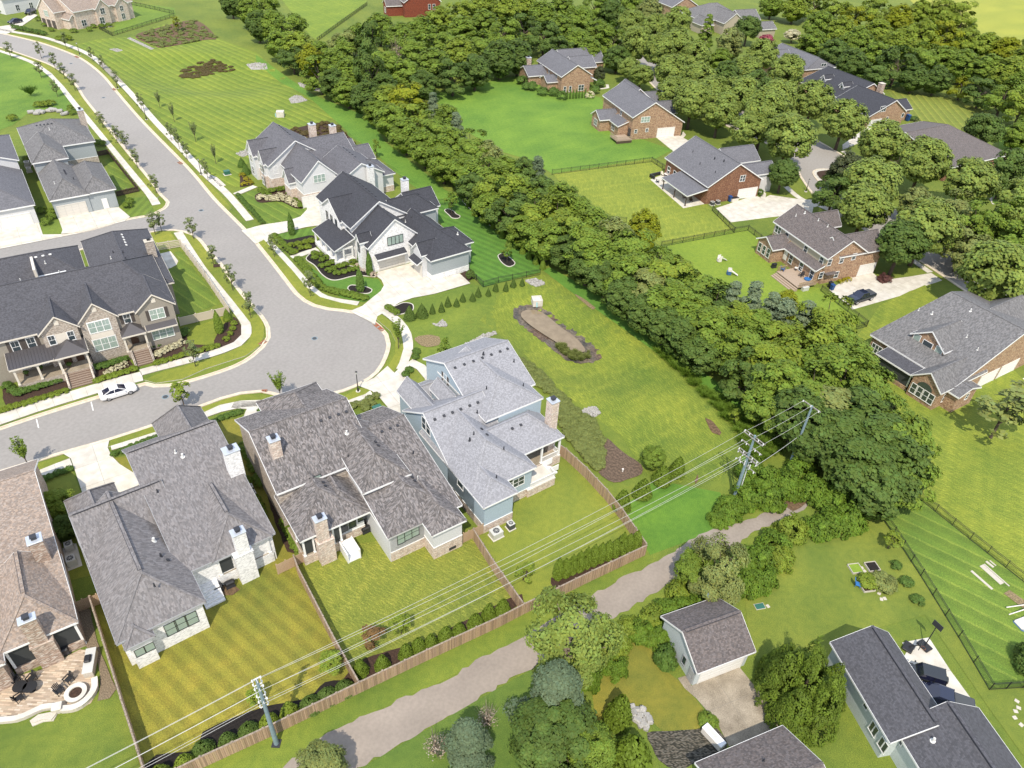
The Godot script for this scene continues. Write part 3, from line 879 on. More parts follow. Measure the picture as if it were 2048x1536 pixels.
	# house lawns on the street side
	lawn("lawn",[zi(860,740),zi(1650,740),zi(1930,750),zi(2048,830),zi(2048,1300),zi(1960,1310),zi(1940,1290),zi(1700,900)],Vector3(0.058,0.135,0.018),"lawn_fine",-54,0.014,0.14)
	lawn("lawn",[V(860,400),V(932,400),V(1085,530),V(1080,545),V(965,575),V(935,530)],Vector3(0.058,0.135,0.018),"lawn_fine",-54,0.018,0.14)
	lawn("lawn",[zi(10,680),zi(110,640),zi(600,760),zi(580,830),zi(480,880),zi(210,945),zi(150,880)],Vector3(0.086,0.135,0.018),"lawn_striped",-50,0.016,0.12)
	lawn("lawn",[zi(580,1280),zi(740,1400),zi(940,1370),zi(1180,1400),zi(1225,1470),zi(1200,1536),zi(1060,1600),zi(860,1560),zi(700,1450)],Vector3(0.058,0.131,0.018),"lawn_plain",0,0.016,0.14)
	lawn("lawn",[zi(290,1020),zi(600,960),zi(640,1020),zi(400,1080)],Vector3(0.067,0.131,0.018),"lawn_fine",0,0.016,0.14)
	lawn("lawn",[zf(1290,835),zf(1450,760),zf(1850,660),zf(2025,690),zf(2025,1000),zf(1780,1090),zf(1600,1260),zf(1460,1190),zf(1445,1020),zf(1340,880)],Vector3(0.089,0.131,0.018),"lawn_plain",0,0.014,0.35)
	lawn("lawn",[zf(1400,1310),zf(1460,1250),zf(1530,1310),zf(1560,1380)],Vector3(0.117,0.145,0.022),"lawn_plain",0,0.016)
	# townhouse garden
	lawn("lawn",[zh(1210,555),zh(1350,520),zh(1385,470),zh(1340,400),zh(1390,395),zh(1690,800),zh(1360,910)],Vector3(0.086,0.131,0.018),"lawn_striped",-52,0.016,0.1)
	lawn("lawn",[zh(1440,990),zh(1740,890),zh(1790,960),zh(1660,1040),zh(1640,1100),zh(1450,1150)],Vector3(0.117,0.148,0.018),"lawn_plain",0,0.016)
	lawn("lawn",[zh(930,0),zh(1120,-30),zh(1190,90),zh(1120,135),zh(970,135)],Vector3(0.086,0.131,0.018),"lawn_fine",0,0.016)
	lawn("lawn",[zh(295,150),zh(440,118),zh(482,235),zh(470,258),zh(330,268)],Vector3(0.086,0.131,0.018),"lawn_plain",0,0.016)
	lawn("lawn",[zn(805,1230),zn(870,1210),zn(1030,1440),zn(890,1480)],Vector3(0.086,0.131,0.018),"lawn_striped",-54,0.016,0.1)
	# the big sloping green with basins
	lawn("lawn",[zn(560,350),zn(760,300),zn(1040,280),zn(1200,200),zn(1500,150),zn(1680,300),zn(1966,400),zx(250,620),zx(420,720),zx(860,900),zx(900,1000),zx(620,900),zx(300,1000),zx(0,1090),zn(1900,1260),zn(1860,1440),zn(1700,1420),zn(1400,1090),zn(1100,760),zn(900,560),zn(760,440)],Vector3(0.114,0.158,0.018),"lawn_striped",-50,0.02,0.22,2.4)
	lawn("lawn",[zx(250,600),zx(420,720),zx(860,900),zx(1000,1100),zx(1300,1350),zx(1500,1536),zx(1440,1560),zx(1080,1300),zx(760,1060),zx(600,920),zx(420,760),zx(200,640),zx(0,470),zx(0,420)],Vector3(0.073,0.153,0.018),"lawn_plain",-50,0.026,0.2,2.4)
	lawn("lawn",[zi(900,160),zi(1100,280),zi(1330,490),zi(1650,740),zi(1930,730),zi(1750,640),zi(1500,430),zi(1200,200),zi(1030,100)],Vector3(0.073,0.148,0.018),"lawn_striped",-52,0.020,0.15,2.0)
	lawn("lawn",[zn(0,400),zn(140,445),zn(260,490),zn(420,630),zn(560,800),zn(500,860),zn(230,860),zn(100,960),zn(0,1000),zn(-100,700)],Vector3(0.081,0.148,0.018),"lawn_plain",0,0.02,0.3)
	lawn("lawn",[zn(880,190),zn(1000,20),zn(1340,60),zn(1350,115),zn(880,262)],Vector3(0.089,0.148,0.018),"lawn_plain",0,0.02,0.2)
	lawn("lawn",[zx(200,0),zx(850,0),zx(850,30),zx(470,310),zx(420,280)],Vector3(0.112,0.166,0.018),"lawn_clippings",-40,0.02,0.2,3.0)
	# brick house gardens on the right
	lawn("lawn",[V(860,190),V(1040,150),V(1200,195),V(1245,265),V(1345,300),V(1310,318),V(1105,348),V(1060,320),V(990,300),V(930,260)],Vector3(0.081,0.158,0.018),"lawn_plain",0,0.02,0.30,2.4)
	lawn("lawn",[V(1105,348),V(1304,317),V(1340,345),V(1420,415),V(1470,458),V(1320,492),V(1240,440),V(1140,385)],Vector3(0.130,0.166,0.021),"lawn_clippings",66,0.022,0.16,2.0)
	lawn("lawn",[V(1322,492),V(1470,460),V(1494,455),V(1540,490),V(1560,560),V(1640,577),V(1733,645),V(1690,664),V(1560,640),V(1400,590),V(1330,540)],Vector3(0.117,0.175,0.018),"lawn_plain",0,0.022,0.14,1.8)
	lawn("lawn",[V(1840,995),V(1760,800),V(1700,690),V(1740,640),V(1760,610),V(1850,570),V(2048,760),V(2140,900),V(2140,1240),V(2048,1163),V(1940,1076)],Vector3(0.124,0.161,0.020),"lawn_clippings",28,0.018,0.25,1.8)
	lawn("lawn",[V(1835,995),V(1938,1076),V(2048,1163),V(2140,1240),V(2140,1420),V(2045,1372),V(1978,1378),V(1913,1268),V(1850,1165),V(1750,1012)],Vector3(0.086,0.139,0.020),"lawn_striped",-55,0.018,0.2,1.8)
	lawn("lawn",[V(1550,1110),V(1640,1060),V(1745,1012),V(1840,1152),V(1912,1268),V(1978,1378),V(2040,1376),V(2140,1440),V(2140,1640),V(1980,1420),V(1850,1230),V(1740,1260),V(1650,1480),V(1560,1400),V(1500,1300),V(1490,1200)],Vector3(0.103,0.135,0.020),"lawn_plain",0,0.016,0.30,1.8)
	lawn("lawn",[zq(750,530),zq(880,580),zq(960,700),zq(1040,760),zq(1150,880),zq(1240,1000),zq(1150,1050),zq(950,1060),zq(860,980),zq(560,1000),zq(540,850),zq(640,640)],Vector3(0.145,0.138,0.021),"lawn_plain",0,0.018,0.35)
	lawn("lawn",[V(952,1402),V(1061,1340),V(1100,1380),V(1100,1600),V(640,1610),V(716,1540)],Vector3(0.067,0.112,0.018),"lawn_plain",0,0.016,0.2)
	lawn("lawn",[zl(560,230),zl(700,260),zl(1000,400),zl(1200,400),zl(1000,460),zl(900,450),zl(640,300)],Vector3(0.077,0.148,0.018),"lawn_plain",0,0.02,0.15,3.0)
	lawn("lawn",[zl(980,465),zl(1260,400),zl(1500,520),zl(1760,640),zl(1560,780),zl(1280,740),zl(1160,680)],Vector3(0.122,0.148,0.023),"lawn_striped",8,0.022,0.1,3.0)
	lawn("lawn",[zl(1860,760),zl(2100,700),zl(2100,1300),zl(1900,1400),zl(1800,1340),zl(1850,960)],Vector3(0.095,0.172,0.018),"lawn_plain",0,0.022,0.15,3.0)
	# mulched planting beds
	bed("planting_bed",[zh(40,1440),zh(160,1440),zh(460,1360),zh(520,1490),zh(200,1600),zh(80,1640),zh(20,1500)],"mulch")
	bed("planting_bed",[zh(710,1300),zh(980,1210),zh(1060,1320),zh(740,1420)],"mulch")
	bed("planting_bed",[zh(1150,1080),zh(1360,1010),zh(1440,990),zh(1450,1100),zh(1640,1120),zh(1660,1150),zh(1200,1270)],"mulch")
	bed("planting_bed",[zh(1660,1050),zh(1780,900),zh(1860,980),zh(1850,1050),zh(1780,1110),zh(1660,1130)],"mulch")
	bed("planting_bed",[zc(480,770),zc(500,740),zc(610,950),zc(700,1200),zc(690,1270),zc(640,1260),zc(520,950)],"mulch",0.034)
	bed("planting_bed",[zb(1105,1560),zb(1200,1440),zb(1500,1400),zb(1560,1260),zb(1800,1150),zb(1966,1090),zb(2120,1050),zb(2360,1000),zb(2500,880),zb(2690,870),zb(2740,900),zb(2100,1190),zb(1400,1540)],"dark_mulch",0.034)
	bed("planting_bed",[zs(1080,780),zs(1030,690),zs(1180,600),zs(1400,540),zs(1600,470),zs(1850,340),zs(2048,240),zs(2200,180),zs(2210,240)],"mulch",0.034)
	bed("planting_bed",[zt(775,600),zt(800,690),zt(960,640),zt(1440,400),zt(1430,340),zt(1150,490),zt(990,550),zt(860,600)],"mulch",0.034)
	bed("planting_bed",[zt(560,600),zt(585,590),zt(605,610),zt(590,635),zt(560,625)],"mulch",0.034)
	bed("planting_bed",[zf(700,480),zf(780,430),zf(900,510),zf(1040,540),zf(1190,605),zf(1050,600),zf(900,632),zf(820,600),zf(760,530)],"dark_mulch",0.034)
	bed("planting_bed",[zf(990,690),zf(1010,668),zf(1060,670),zf(1120,680),zf(1160,700),zf(1140,722),zf(1090,725),zf(1020,715)],"dark_mulch",0.034)
	bed("planting_bed",[zf(470,320),zf(570,350),zf(740,320),zf(770,400),zf(610,465)],"dark_mulch",0.034)
	bed("planting_bed",[zf(1280,830),zf(1330,810),zf(1380,790),zf(1440,800),zf(1445,840),zf(1400,860),zf(1325,872)],"dark_mulch",0.034)
	bed("planting_bed",[zf(1665,145),zf(1690,135),zf(1730,150),zf(1745,168),zf(1775,185),zf(1760,200),zf(1720,198),zf(1700,180)],"dark_mulch",0.034)
	bed("planting_bed",[V(996,512),V(1008,508),V(1022,518),V(1030,528),V(1018,534),V(1004,526)],"dark_mulch",0.034)
	bed("planting_bed",[zf(1805,95),zf(1830,60),zf(2050,250),zf(2050,300)],"dark_mulch",0.034)
	bed("planting_bed",[zi(130,690),zi(250,640),zi(400,640),zi(540,780),zi(480,800),zi(340,740),zi(170,750)],"mulch",0.034)
	bed("planting_bed",[zi(0,500),zi(100,560),zi(110,600),zi(0,620)],"mulch",0.034)
	bed("planting_bed",[zx(240,1010),zx(420,960),zx(540,940),zx(640,980),zx(760,1120),zx(640,1150),zx(300,1080)],"mulch",0.045)
	bed("planting_bed",[zi(1860,1370),zi(1930,1330),zi(1990,1390),zi(1950,1430)],"mulch",0.034)
	bed("planting_bed",[zn(1040,280),zn(1200,220),zn(1500,160),zn(1660,290),zn(1560,310),zn(1260,365),zn(1180,350)],"bare_soil",0.045)
	bed("planting_bed",[zv(890,600),zv(1000,650),zv(1160,800),zv(1350,1000),zv(1480,1090),zv(1560,1240),zv(1560,1440),zv(1500,1470),zv(1290,1230),zv(1230,1100),zv(1180,900),zv(1010,780)],"mulch",0.034)
	bed("bare_patch",[zv(1530,1240),zv(1590,1220),zv(1720,1330),zv(1850,1420),zv(1850,1490),zv(1740,1536),zv(1640,1560),zv(1520,1480),zv(1580,1420)],"dirt",0.04)
	bed("bare_patch",[zr(300,100),zr(330,110),zr(390,180),zr(380,195),zr(340,180)],"bare_soil",0.034)
	bed("bare_patch",[zr(245,440),zr(262,408),zr(266,440),zr(250,462)],"bare_soil",0.034)
	bed("bare_patch",[zv(110,450),zv(200,425),zv(300,440),zv(300,500),zv(200,518),zv(140,490)],"straw",0.03)
	bed("bare_patch",[zv(1340,110),zv(1400,140),zv(1500,215),zv(1480,230),zv(1400,170)],"straw",0.034)
	bed("bare_patch",[zo(1750,30),zo(1800,0),zo(1960,110),zo(1960,190)],"straw",0.034)
	bed("bare_patch",[zs(130,120),zs(200,110),zs(270,150),zs(220,190),zs(130,180)],"bare_soil",0.024)
	bed("bare_patch",[zr(740,560),zr(800,515),zr(850,515),zr(860,560),zr(780,610)],"bare_soil",0.05)
	bed("gravel_bed",[zu(860,250),zu(980,200),zu(1050,500),zu(1150,800),zu(1280,1100),zu(1200,1200),zu(1070,1225),zu(1110,1050),zu(1040,700),zu(900,600)],"gravel",0.03)
	bed("planting_bed",[zh(1640,500),zh(1690,500),zh(1690,520),zh(1640,525)],"mulch",0.14)
	bed("island_bed",[zl(440,1110),zl(500,1095),zl(560,1100),zl(560,1180),zl(520,1190),zl(460,1150)],"mulch",0.15)
# ------------------------------------------------------------------ houses
func house(called: String,label: String,anchor: Vector2,h: float,yaw: float,wm: String,rm: String,tm:="white_trim",cat_:="house")->Node3D:
	var q:=G(anchor,h)
	var o:=thing(called,label,cat_,Vector3(q.x,0,q.z),yaw)
	o.set_meta("wm",wm); o.set_meta("rm",rm); o.set_meta("tm",tm)
	return o
# r: drip lines [x0, x1, z0, z1]; e: eave height (or two); ax: ridge direction; hr: ridge height; ends: g gable, h hip, n none
func wing(h: Node3D,r: Array,e,ax: String,hr: float,ends:="gg",o:={})->Dictionary:
	var wm: String=o.get("wm",h.get_meta("wm"))
	var rm: String=o.get("rm",h.get_meta("rm"))
	var tm: String=o.get("tm",h.get_meta("tm"))
	var oh: float=o.get("oh",0.38)
	var t0: float=r[0] if ax=="x" else r[2]
	var t1: float=r[1] if ax=="x" else r[3]
	var s0: float=r[2] if ax=="x" else r[0]
	var s1: float=r[3] if ax=="x" else r[1]
	var ea: float=e[0] if e is Array else e
	var eb: float=e[1] if e is Array else e
	var rp: float=o.get("rp",(s0+s1)*0.5)
	var isx:=ax=="x"
	var P:=func(t: float,s: float,y: float)->Vector3: return Vector3(t,y,s) if isx else Vector3(s,y,t)
	var i0: float=o.get("i0",minf(rp-s0,s1-rp)) if ends[0]=="h" else 0.0
	var i1: float=o.get("i1",minf(rp-s0,s1-rp)) if ends[1]=="h" else 0.0
	var sa:=(hr-ea)/maxf(0.01,rp-s0)
	var sb:=(hr-eb)/maxf(0.01,s1-rp)
	var mb:=MB.new()
	var A: Vector3=P.call(t0,s0,ea)
	var B: Vector3=P.call(t1,s0,ea)
	var C: Vector3=P.call(t1,s1,eb)
	var D: Vector3=P.call(t0,s1,eb)
	var R0: Vector3=P.call(t0+i0,rp,hr)
	var R1: Vector3=P.call(t1-i1,rp,hr)
	var tops:=[]
	if rp-s0>0.02: tops.append([A,B,R1,R0])
	if s1-rp>0.02: tops.append([D,C,R1,R0])
	if i0>0.0: tops.append([A,D,R0])
	if i1>0.0: tops.append([B,C,R1])
	for p in tops: mb.poly(p,Vector3.UP)
	var rf:=put(mb,"roof",M[rm],h)
	# boards under the roof edge and the soffit
	var fb:=MB.new()
	var dn:=Vector3(0,-0.22,0)
	for p in tops:
		var q:=[]
		for w in p: q.append(w+dn)
		fb.poly(q,Vector3.DOWN)
	var mid:=(A+B+C+D)*0.25
	var edges:=[[A,B],[D,C]]
	if i0>0.0: edges.append([A,D])
	else: edges.append_array([[A,R0],[R0,D]])
	if i1>0.0: edges.append([B,C])
	else: edges.append_array([[B,R1],[R1,C]])
	for g in edges:
		if (g[0]-g[1]).length()<0.05: continue
		var m2: Vector3=(g[0]+g[1])*0.5-mid
		m2.y=0
		var n2: Vector3=Vector3.UP.cross(g[1]-g[0]).normalized()
		if n2.dot(m2)<0: n2=-n2
		var up:=Vector3(0,0.015,0)
		var out:=n2*0.035
		fb.poly([g[0]+out+up,g[1]+out+up,g[1]+out+dn,g[0]+out+dn],n2)
		fb.poly([g[0]+out+up,g[1]+out+up,g[1]+up,g[0]+up],Vector3.UP)
		fb.poly([g[0]+out+dn,g[1]+out+dn,g[1]+dn,g[0]+dn],Vector3.DOWN)
	put(fb,"fascia",M[tm],rf)
	# ridge and hip caps
	if not o.get("nocap",false):
		var rc:=MB.new()
		var caps:=[[R0,R1]]
		if i0>0.0: caps.append_array([[A,R0],[D,R0]])
		if i1>0.0: caps.append_array([[B,R1],[C,R1]])
		for g in caps:
			if (g[0]-g[1]).length()<0.3: continue
			rc.bar(g[0]+Vector3(0,0.015,0),g[1]+Vector3(0,0.015,0),0.26,0.05)
		put(rc,"ridge_cap",M[rm],rf)
	if not o.get("open",false):
		var wb:=MB.new()
		var y0: float=o.get("y0",0.0)
		var ws0:=s0+oh
		var ws1:=s1-oh
		var wt0:=t0+(oh if ends[0]=="h" else 0.32)
		var wt1:=t1-(oh if ends[1]=="h" else 0.32)
		var ta:=ea+sa*oh-0.2 if rp-s0>0.02 else ea-0.2
		var tb:=eb+sb*oh-0.2 if s1-rp>0.02 else eb-0.2
		var sides: String=o.get("walls","abcd")
		if "a" in sides: wb.poly([P.call(wt0,ws0,y0),P.call(wt1,ws0,y0),P.call(wt1,ws0,ta),P.call(wt0,ws0,ta)],P.call(0,-1,0))
		if "b" in sides: wb.poly([P.call(wt0,ws1,y0),P.call(wt1,ws1,y0),P.call(wt1,ws1,tb),P.call(wt0,ws1,tb)],P.call(0,1,0))
		for k in 2:
			if not ("cd"[k] in sides): continue
			var wt:=wt0 if k==0 else wt1
			var dr: Vector3=P.call(-1 if k==0 else 1,0,0)
			if ends[k]=="h":
				var th:=minf(ta,tb)
				wb.poly([P.call(wt,ws0,y0),P.call(wt,ws1,y0),P.call(wt,ws1,th),P.call(wt,ws0,th)],dr)
			else:
				var pts:=[P.call(wt,ws0,y0),P.call(wt,ws1,y0),P.call(wt,ws1,tb)]
				if rp>ws0+0.02 and rp<ws1-0.02: pts.append(P.call(wt,rp,hr-0.2))
				pts.append(P.call(wt,ws0,ta))
				wb.poly(pts,dr)
		put(wb,"wall",M[wm],h)
		if o.has("base"):
			var bb:=MB.new()
			var hh: float=o.base[0]
			var a0:=minf(ws0,ws1)-0.04
			var a1:=maxf(ws0,ws1)+0.04
			var c0: Vector3=P.call((wt0+wt1)*0.5,(a0+a1)*0.5,hh*0.5)
			var sz: Vector3=P.call(wt1-wt0+0.08,a1-a0,hh)
			bb.box(c0,sz.abs())
			put(bb,"foundation",M[o.base[1]],h)
			var bt:=MB.new()
			bt.box(c0+Vector3(0,hh*0.5+0.04,0),Vector3(sz.x+0.03,0.08,sz.z+0.03).abs())
			put(bt,"base_trim",M[tm],h)
	return {"h": h,"isx": isx,"s0": s0,"s1": s1,"rp": rp,"hr": hr,"sa": sa,"sb": sb,"t0": t0+i0,"t1": t1-i1,"A": A,"B": B,"C": C,"D": D}
func on_roof(w: Dictionary,t: float,d: float)->Transform3D:
	# a place d metres down from the ridge, d < 0 on the first side
	var k: float=w.sa if d<0 else w.sb
	var y: float=w.hr-absf(d)*k
	var s: float=w.rp+d
	var p:=Vector3(t,y,s) if w.isx else Vector3(s,y,t)
	var dn:=Vector3(0,-k,signf(d)).normalized() if w.isx else Vector3(signf(d),-k,0).normalized()
	var side:=Vector3(1,0,0) if w.isx else Vector3(0,0,1)
	var up:=side.cross(dn).normalized()
	if up.y<0: up=-up
	side=up.cross(dn)
	return Transform3D(Basis(side,up,dn),p)
func vents(w: Dictionary,ts: Array,d: float,m:="vent",s:=Vector3(0.34,0.13,0.34))->void:
	for t in ts:
		var tr:=on_roof(w,t,d)
		var mb:=MB.new()
		mb.box(tr.origin+tr.basis.y*(s.y*0.5),s,tr.basis,0.03)
		put(mb,"roof_vent",M[m],w.h)
func pipes(w: Dictionary,list: Array)->void:
	for a in list:
		var tr:=on_roof(w,a[0],a[1])
		var mb:=MB.new()
		var r: float=a[3] if a.size()>3 else 0.07
		mb.tube(tr.origin-Vector3(0,0.1,0),tr.origin+Vector3(0,0.45,0),r,r,8)
		mb.tube(tr.origin-tr.basis.y*0.01,tr.origin+tr.basis.y*0.03,r*2.2,r*1.6,8)
		put(mb,"vent_pipe",M[a[2]],w.h)
func ridge_vent(w: Dictionary)->void:
	var mb:=MB.new()
	var a:=Vector3(w.t0+0.3,w.hr+0.07,w.rp) if w.isx else Vector3(w.rp,w.hr+0.07,w.t0+0.3)
	var b:=Vector3(w.t1-0.3,w.hr+0.07,w.rp) if w.isx else Vector3(w.rp,w.hr+0.07,w.t1-0.3)
	mb.bar(a,b,0.40,0.05)
	put(mb,"ridge_vent",M.vent,w.h)
	mb=MB.new()
	mb.bar(a+Vector3(0,0.03,0),b+Vector3(0,0.03,0),0.30,0.05)
	put(mb,"ridge_vent_cap",M[w.h.get_meta("rm")],w.h)
func wall_at(h: Node3D,face: String,c: float,p: Vector2)->Vector3:
	# where the line of sight through p meets a wall plane of the house, in the house's own frame
	var inv:=h.transform.affine_inverse()
	var o:=inv*Vector3(0,EYE,0)
	var d:=inv.basis*ray(p)
	var k:=(c-o.z)/d.z if face in ["n","f"] else (c-o.x)/d.x
	return o+d*k
func face_basis(face: String)->Basis:
	match face:
		"n": return Basis.IDENTITY
		"f": return Basis(Vector3.UP,PI)
		"r": return Basis(Vector3.UP,PI*0.5)
	return Basis(Vector3.UP,-PI*0.5)
func win(h: Node3D,face: String,c: float,p,w: float,ht: float,cols:=1,rows:=2,o:={})->void:
	var at: Vector3=p if p is Vector3 else wall_at(h,face,c,p)
	var bs:=face_basis(face)
	var fm: String=o.get("fm","white_trim")
	var fr:=MB.new()
	var ft: float=o.get("ft",0.09)
	var pr:=0.05
	fr.box(at+bs*Vector3(0,ht*0.5+ft*0.5,pr*0.5),Vector3(w+ft*2,ft,pr),bs)
	fr.box(at+bs*Vector3(0,-ht*0.5-ft*0.5,pr*0.7),Vector3(w+ft*2.4,ft,pr*1.4),bs)
	for s in [-1,1]:
		fr.box(at+bs*Vector3(s*(w*0.5+ft*0.5),0,pr*0.5),Vector3(ft,ht,pr),bs)
	for i in range(1,cols):
		fr.box(at+bs*Vector3(-w*0.5+w*i/cols,0,pr*0.45),Vector3(0.10,ht,pr*0.9),bs)
	for i in range(1,rows):
		fr.box(at+bs*Vector3(0,-ht*0.5+ht*i/rows,pr*0.4),Vector3(w,0.05,pr*0.8),bs)
	if o.get("mull",0)>0:
		for i in cols:
			for k in range(1,o.mull+1):
				fr.box(at+bs*Vector3(-w*0.5+w*(i+float(k)/(o.mull+1))/cols,ht*0.25,pr*0.35),Vector3(0.03,ht*0.5,pr*0.7),bs)
	var f:=put(fr,"window",M[fm],h)
	for i in cols:
		for k in rows:
			var gl:=MB.new()
			var pw:=w/cols
			var ph:=ht/rows
			gl.box(at+bs*Vector3(-w*0.5+pw*(i+0.5),-ht*0.5+ph*(k+0.5),0.005),Vector3(pw,ph,0.03),bs)
			put(gl,"pane",M[o.get("gm","glass")],f)
	if o.get("shut",false):
		for s in [-1,1]:
			var sb:=MB.new()
			sb.box(at+bs*Vector3(s*(w*0.5+ft+0.26),0,0.025),Vector3(0.42,ht+0.1,0.05),bs)
			for k in 6: sb.box(at+bs*Vector3(s*(w*0.5+ft+0.26),-ht*0.42+ht*0.168*k,0.055),Vector3(0.34,0.05,0.02),bs)
			put(sb,"shutter",M.dark_shutter,h)
	if o.has("box"):
		var bb:=MB.new()
		bb.box(at+bs*Vector3(0,0,-0.01),Vector3(w+o.box[0],ht+o.box[1],0.04),bs)
		put(bb,"window_surround",M[fm],h)
func door(h: Node3D,face: String,c: float,p,w: float,ht: float,m:="door_wood")->void:
	var at: Vector3=p if p is Vector3 else wall_at(h,face,c,p)
	var bs:=face_basis(face)
	var d:=MB.new()
	d.box(at+bs*Vector3(0,0,0.02),Vector3(w,ht,0.06),bs)
	for k in 2: d.box(at+bs*Vector3(0,-ht*0.25+ht*0.5*k,0.055),Vector3(w*0.7,ht*0.36,0.02),bs)
	var o:=put(d,"door",M[m],h)
	var k2:=MB.new()
	k2.box(at+bs*Vector3(w*0.38,0,0.09),Vector3(0.06,0.16,0.05),bs)
	put(k2,"handle",M.chrome,o)
func garage_door(h: Node3D,face: String,c: float,p,w: float,ht:=2.2,m:="garage_white")->void:
	# p: the middle of its foot
	var at: Vector3=p if p is Vector3 else wall_at(h,face,c,p)
	at.y=ht*0.5+0.04
	var bs:=face_basis(face)
	var fr:=MB.new()
	for s in [-1,1]: fr.box(at+bs*Vector3(s*(w*0.5+0.07),0.03,0.04),Vector3(0.14,ht+0.1,0.08),bs)
	fr.box(at+bs*Vector3(0,ht*0.5+0.08,0.04),Vector3(w+0.3,0.16,0.08),bs)
	var g:=put(fr,"garage_door",M[m],h)
	for k in 4:
		for i in (4 if w>3 else 2):
			var n:=4 if w>3 else 2
			var mb:=MB.new()
			mb.box(at+bs*Vector3(-w*0.5+w*(i+0.5)/n,-ht*0.5+ht*(k+0.5)/4,0.015),Vector3(w/n-0.02,ht/4-0.02,0.04),bs,0.012)
			put(mb,"panel",M[m],g)
func chimney(h: Node3D,x0: float,x1: float,z0: float,z1: float,y0: float,y1: float,m: String,cap:="zinc",cowl:=true)->void:
	var mb:=MB.new()
	mb.box(Vector3((x0+x1)*0.5,(y0+y1)*0.5,(z0+z1)*0.5),Vector3(x1-x0,y1-y0,z1-z0))
	var o:=put(mb,"chimney",M[m],h)
	mb=MB.new()
	mb.box(Vector3((x0+x1)*0.5,y1+0.06,(z0+z1)*0.5),Vector3(x1-x0+0.16,0.14,z1-z0+0.16),Basis.IDENTITY,0.03)
	put(mb,"cap",M[cap],o)
	if cowl:
		mb=MB.new()
		mb.box(Vector3((x0+x1)*0.5,y1+0.30,(z0+z1)*0.5),Vector3(0.46,0.34,0.46))
		mb.box(Vector3((x0+x1)*0.5,y1+0.50,(z0+z1)*0.5),Vector3(0.60,0.07,0.60))
		put(mb,"cowl",M.vent,o)
func post(h: Node3D,x: float,z: float,y0: float,y1: float,w:=0.2,m:="white_trim")->void:
	var mb:=MB.new()
	mb.box(Vector3(x,(y0+y1)*0.5,z),Vector3(w,y1-y0,w))
	mb.box(Vector3(x,y0+0.1,z),Vector3(w+0.1,0.2,w+0.1))
	mb.box(Vector3(x,y1-0.08,z),Vector3(w+0.1,0.14,w+0.1))
	put(mb,"porch_post",M[m],h)
func rail(h: Node3D,a: Vector3,b: Vector3,m:="white_trim",hgt_:=0.9,sp:=0.14)->void:
	var mb:=MB.new()
	mb.bar(a+Vector3(0,hgt_,0),b+Vector3(0,hgt_,0),0.08,0.06)
	mb.bar(a+Vector3(0,0.1,0),b+Vector3(0,0.1,0),0.06,0.05)
	var n:=maxi(2,int(a.distance_to(b)/sp))
	for i in n+1:
		var q:=a.lerp(b,float(i)/n)
		mb.box(q+Vector3(0,hgt_*0.5,0),Vector3(0.04,hgt_-0.06,0.04))
	put(mb,"railing",M[m],h)
func steps(h: Node3D,x0: float,x1: float,zt: float,zb: float,y: float,n: int,m: String,tm:="",face:="z")->void:
	for i in n:
		var k:=float(i)/n
		var za_:=lerpf(zt,zb,k)
		var zb_:=lerpf(zt,zb,float(i+1)/n)
		var yy:=y*(1.0-(i+1.0)/(n+1.0))
		var mb:=MB.new()
		var c:=Vector3((x0+x1)*0.5,yy*0.5,(za_+zb_)*0.5)
		var s:=Vector3(x1-x0,yy,absf(zb_-za_))
		if face=="x":
			c=Vector3(c.z,c.y,c.x); s=Vector3(s.z,s.y,s.x)
		mb.box(c,s)
		put(mb,"step",M[m],h)
		if tm:
			mb=MB.new()
			var cc:=c; cc.y=yy+0.03
			mb.box(cc,Vector3(s.x*0.98,0.06,s.z*0.98)+(Vector3(0,0,0.02) if face=="z" else Vector3(0.02,0,0)),Basis.IDENTITY,0.015)
			put(mb,"tread",M[tm],h)
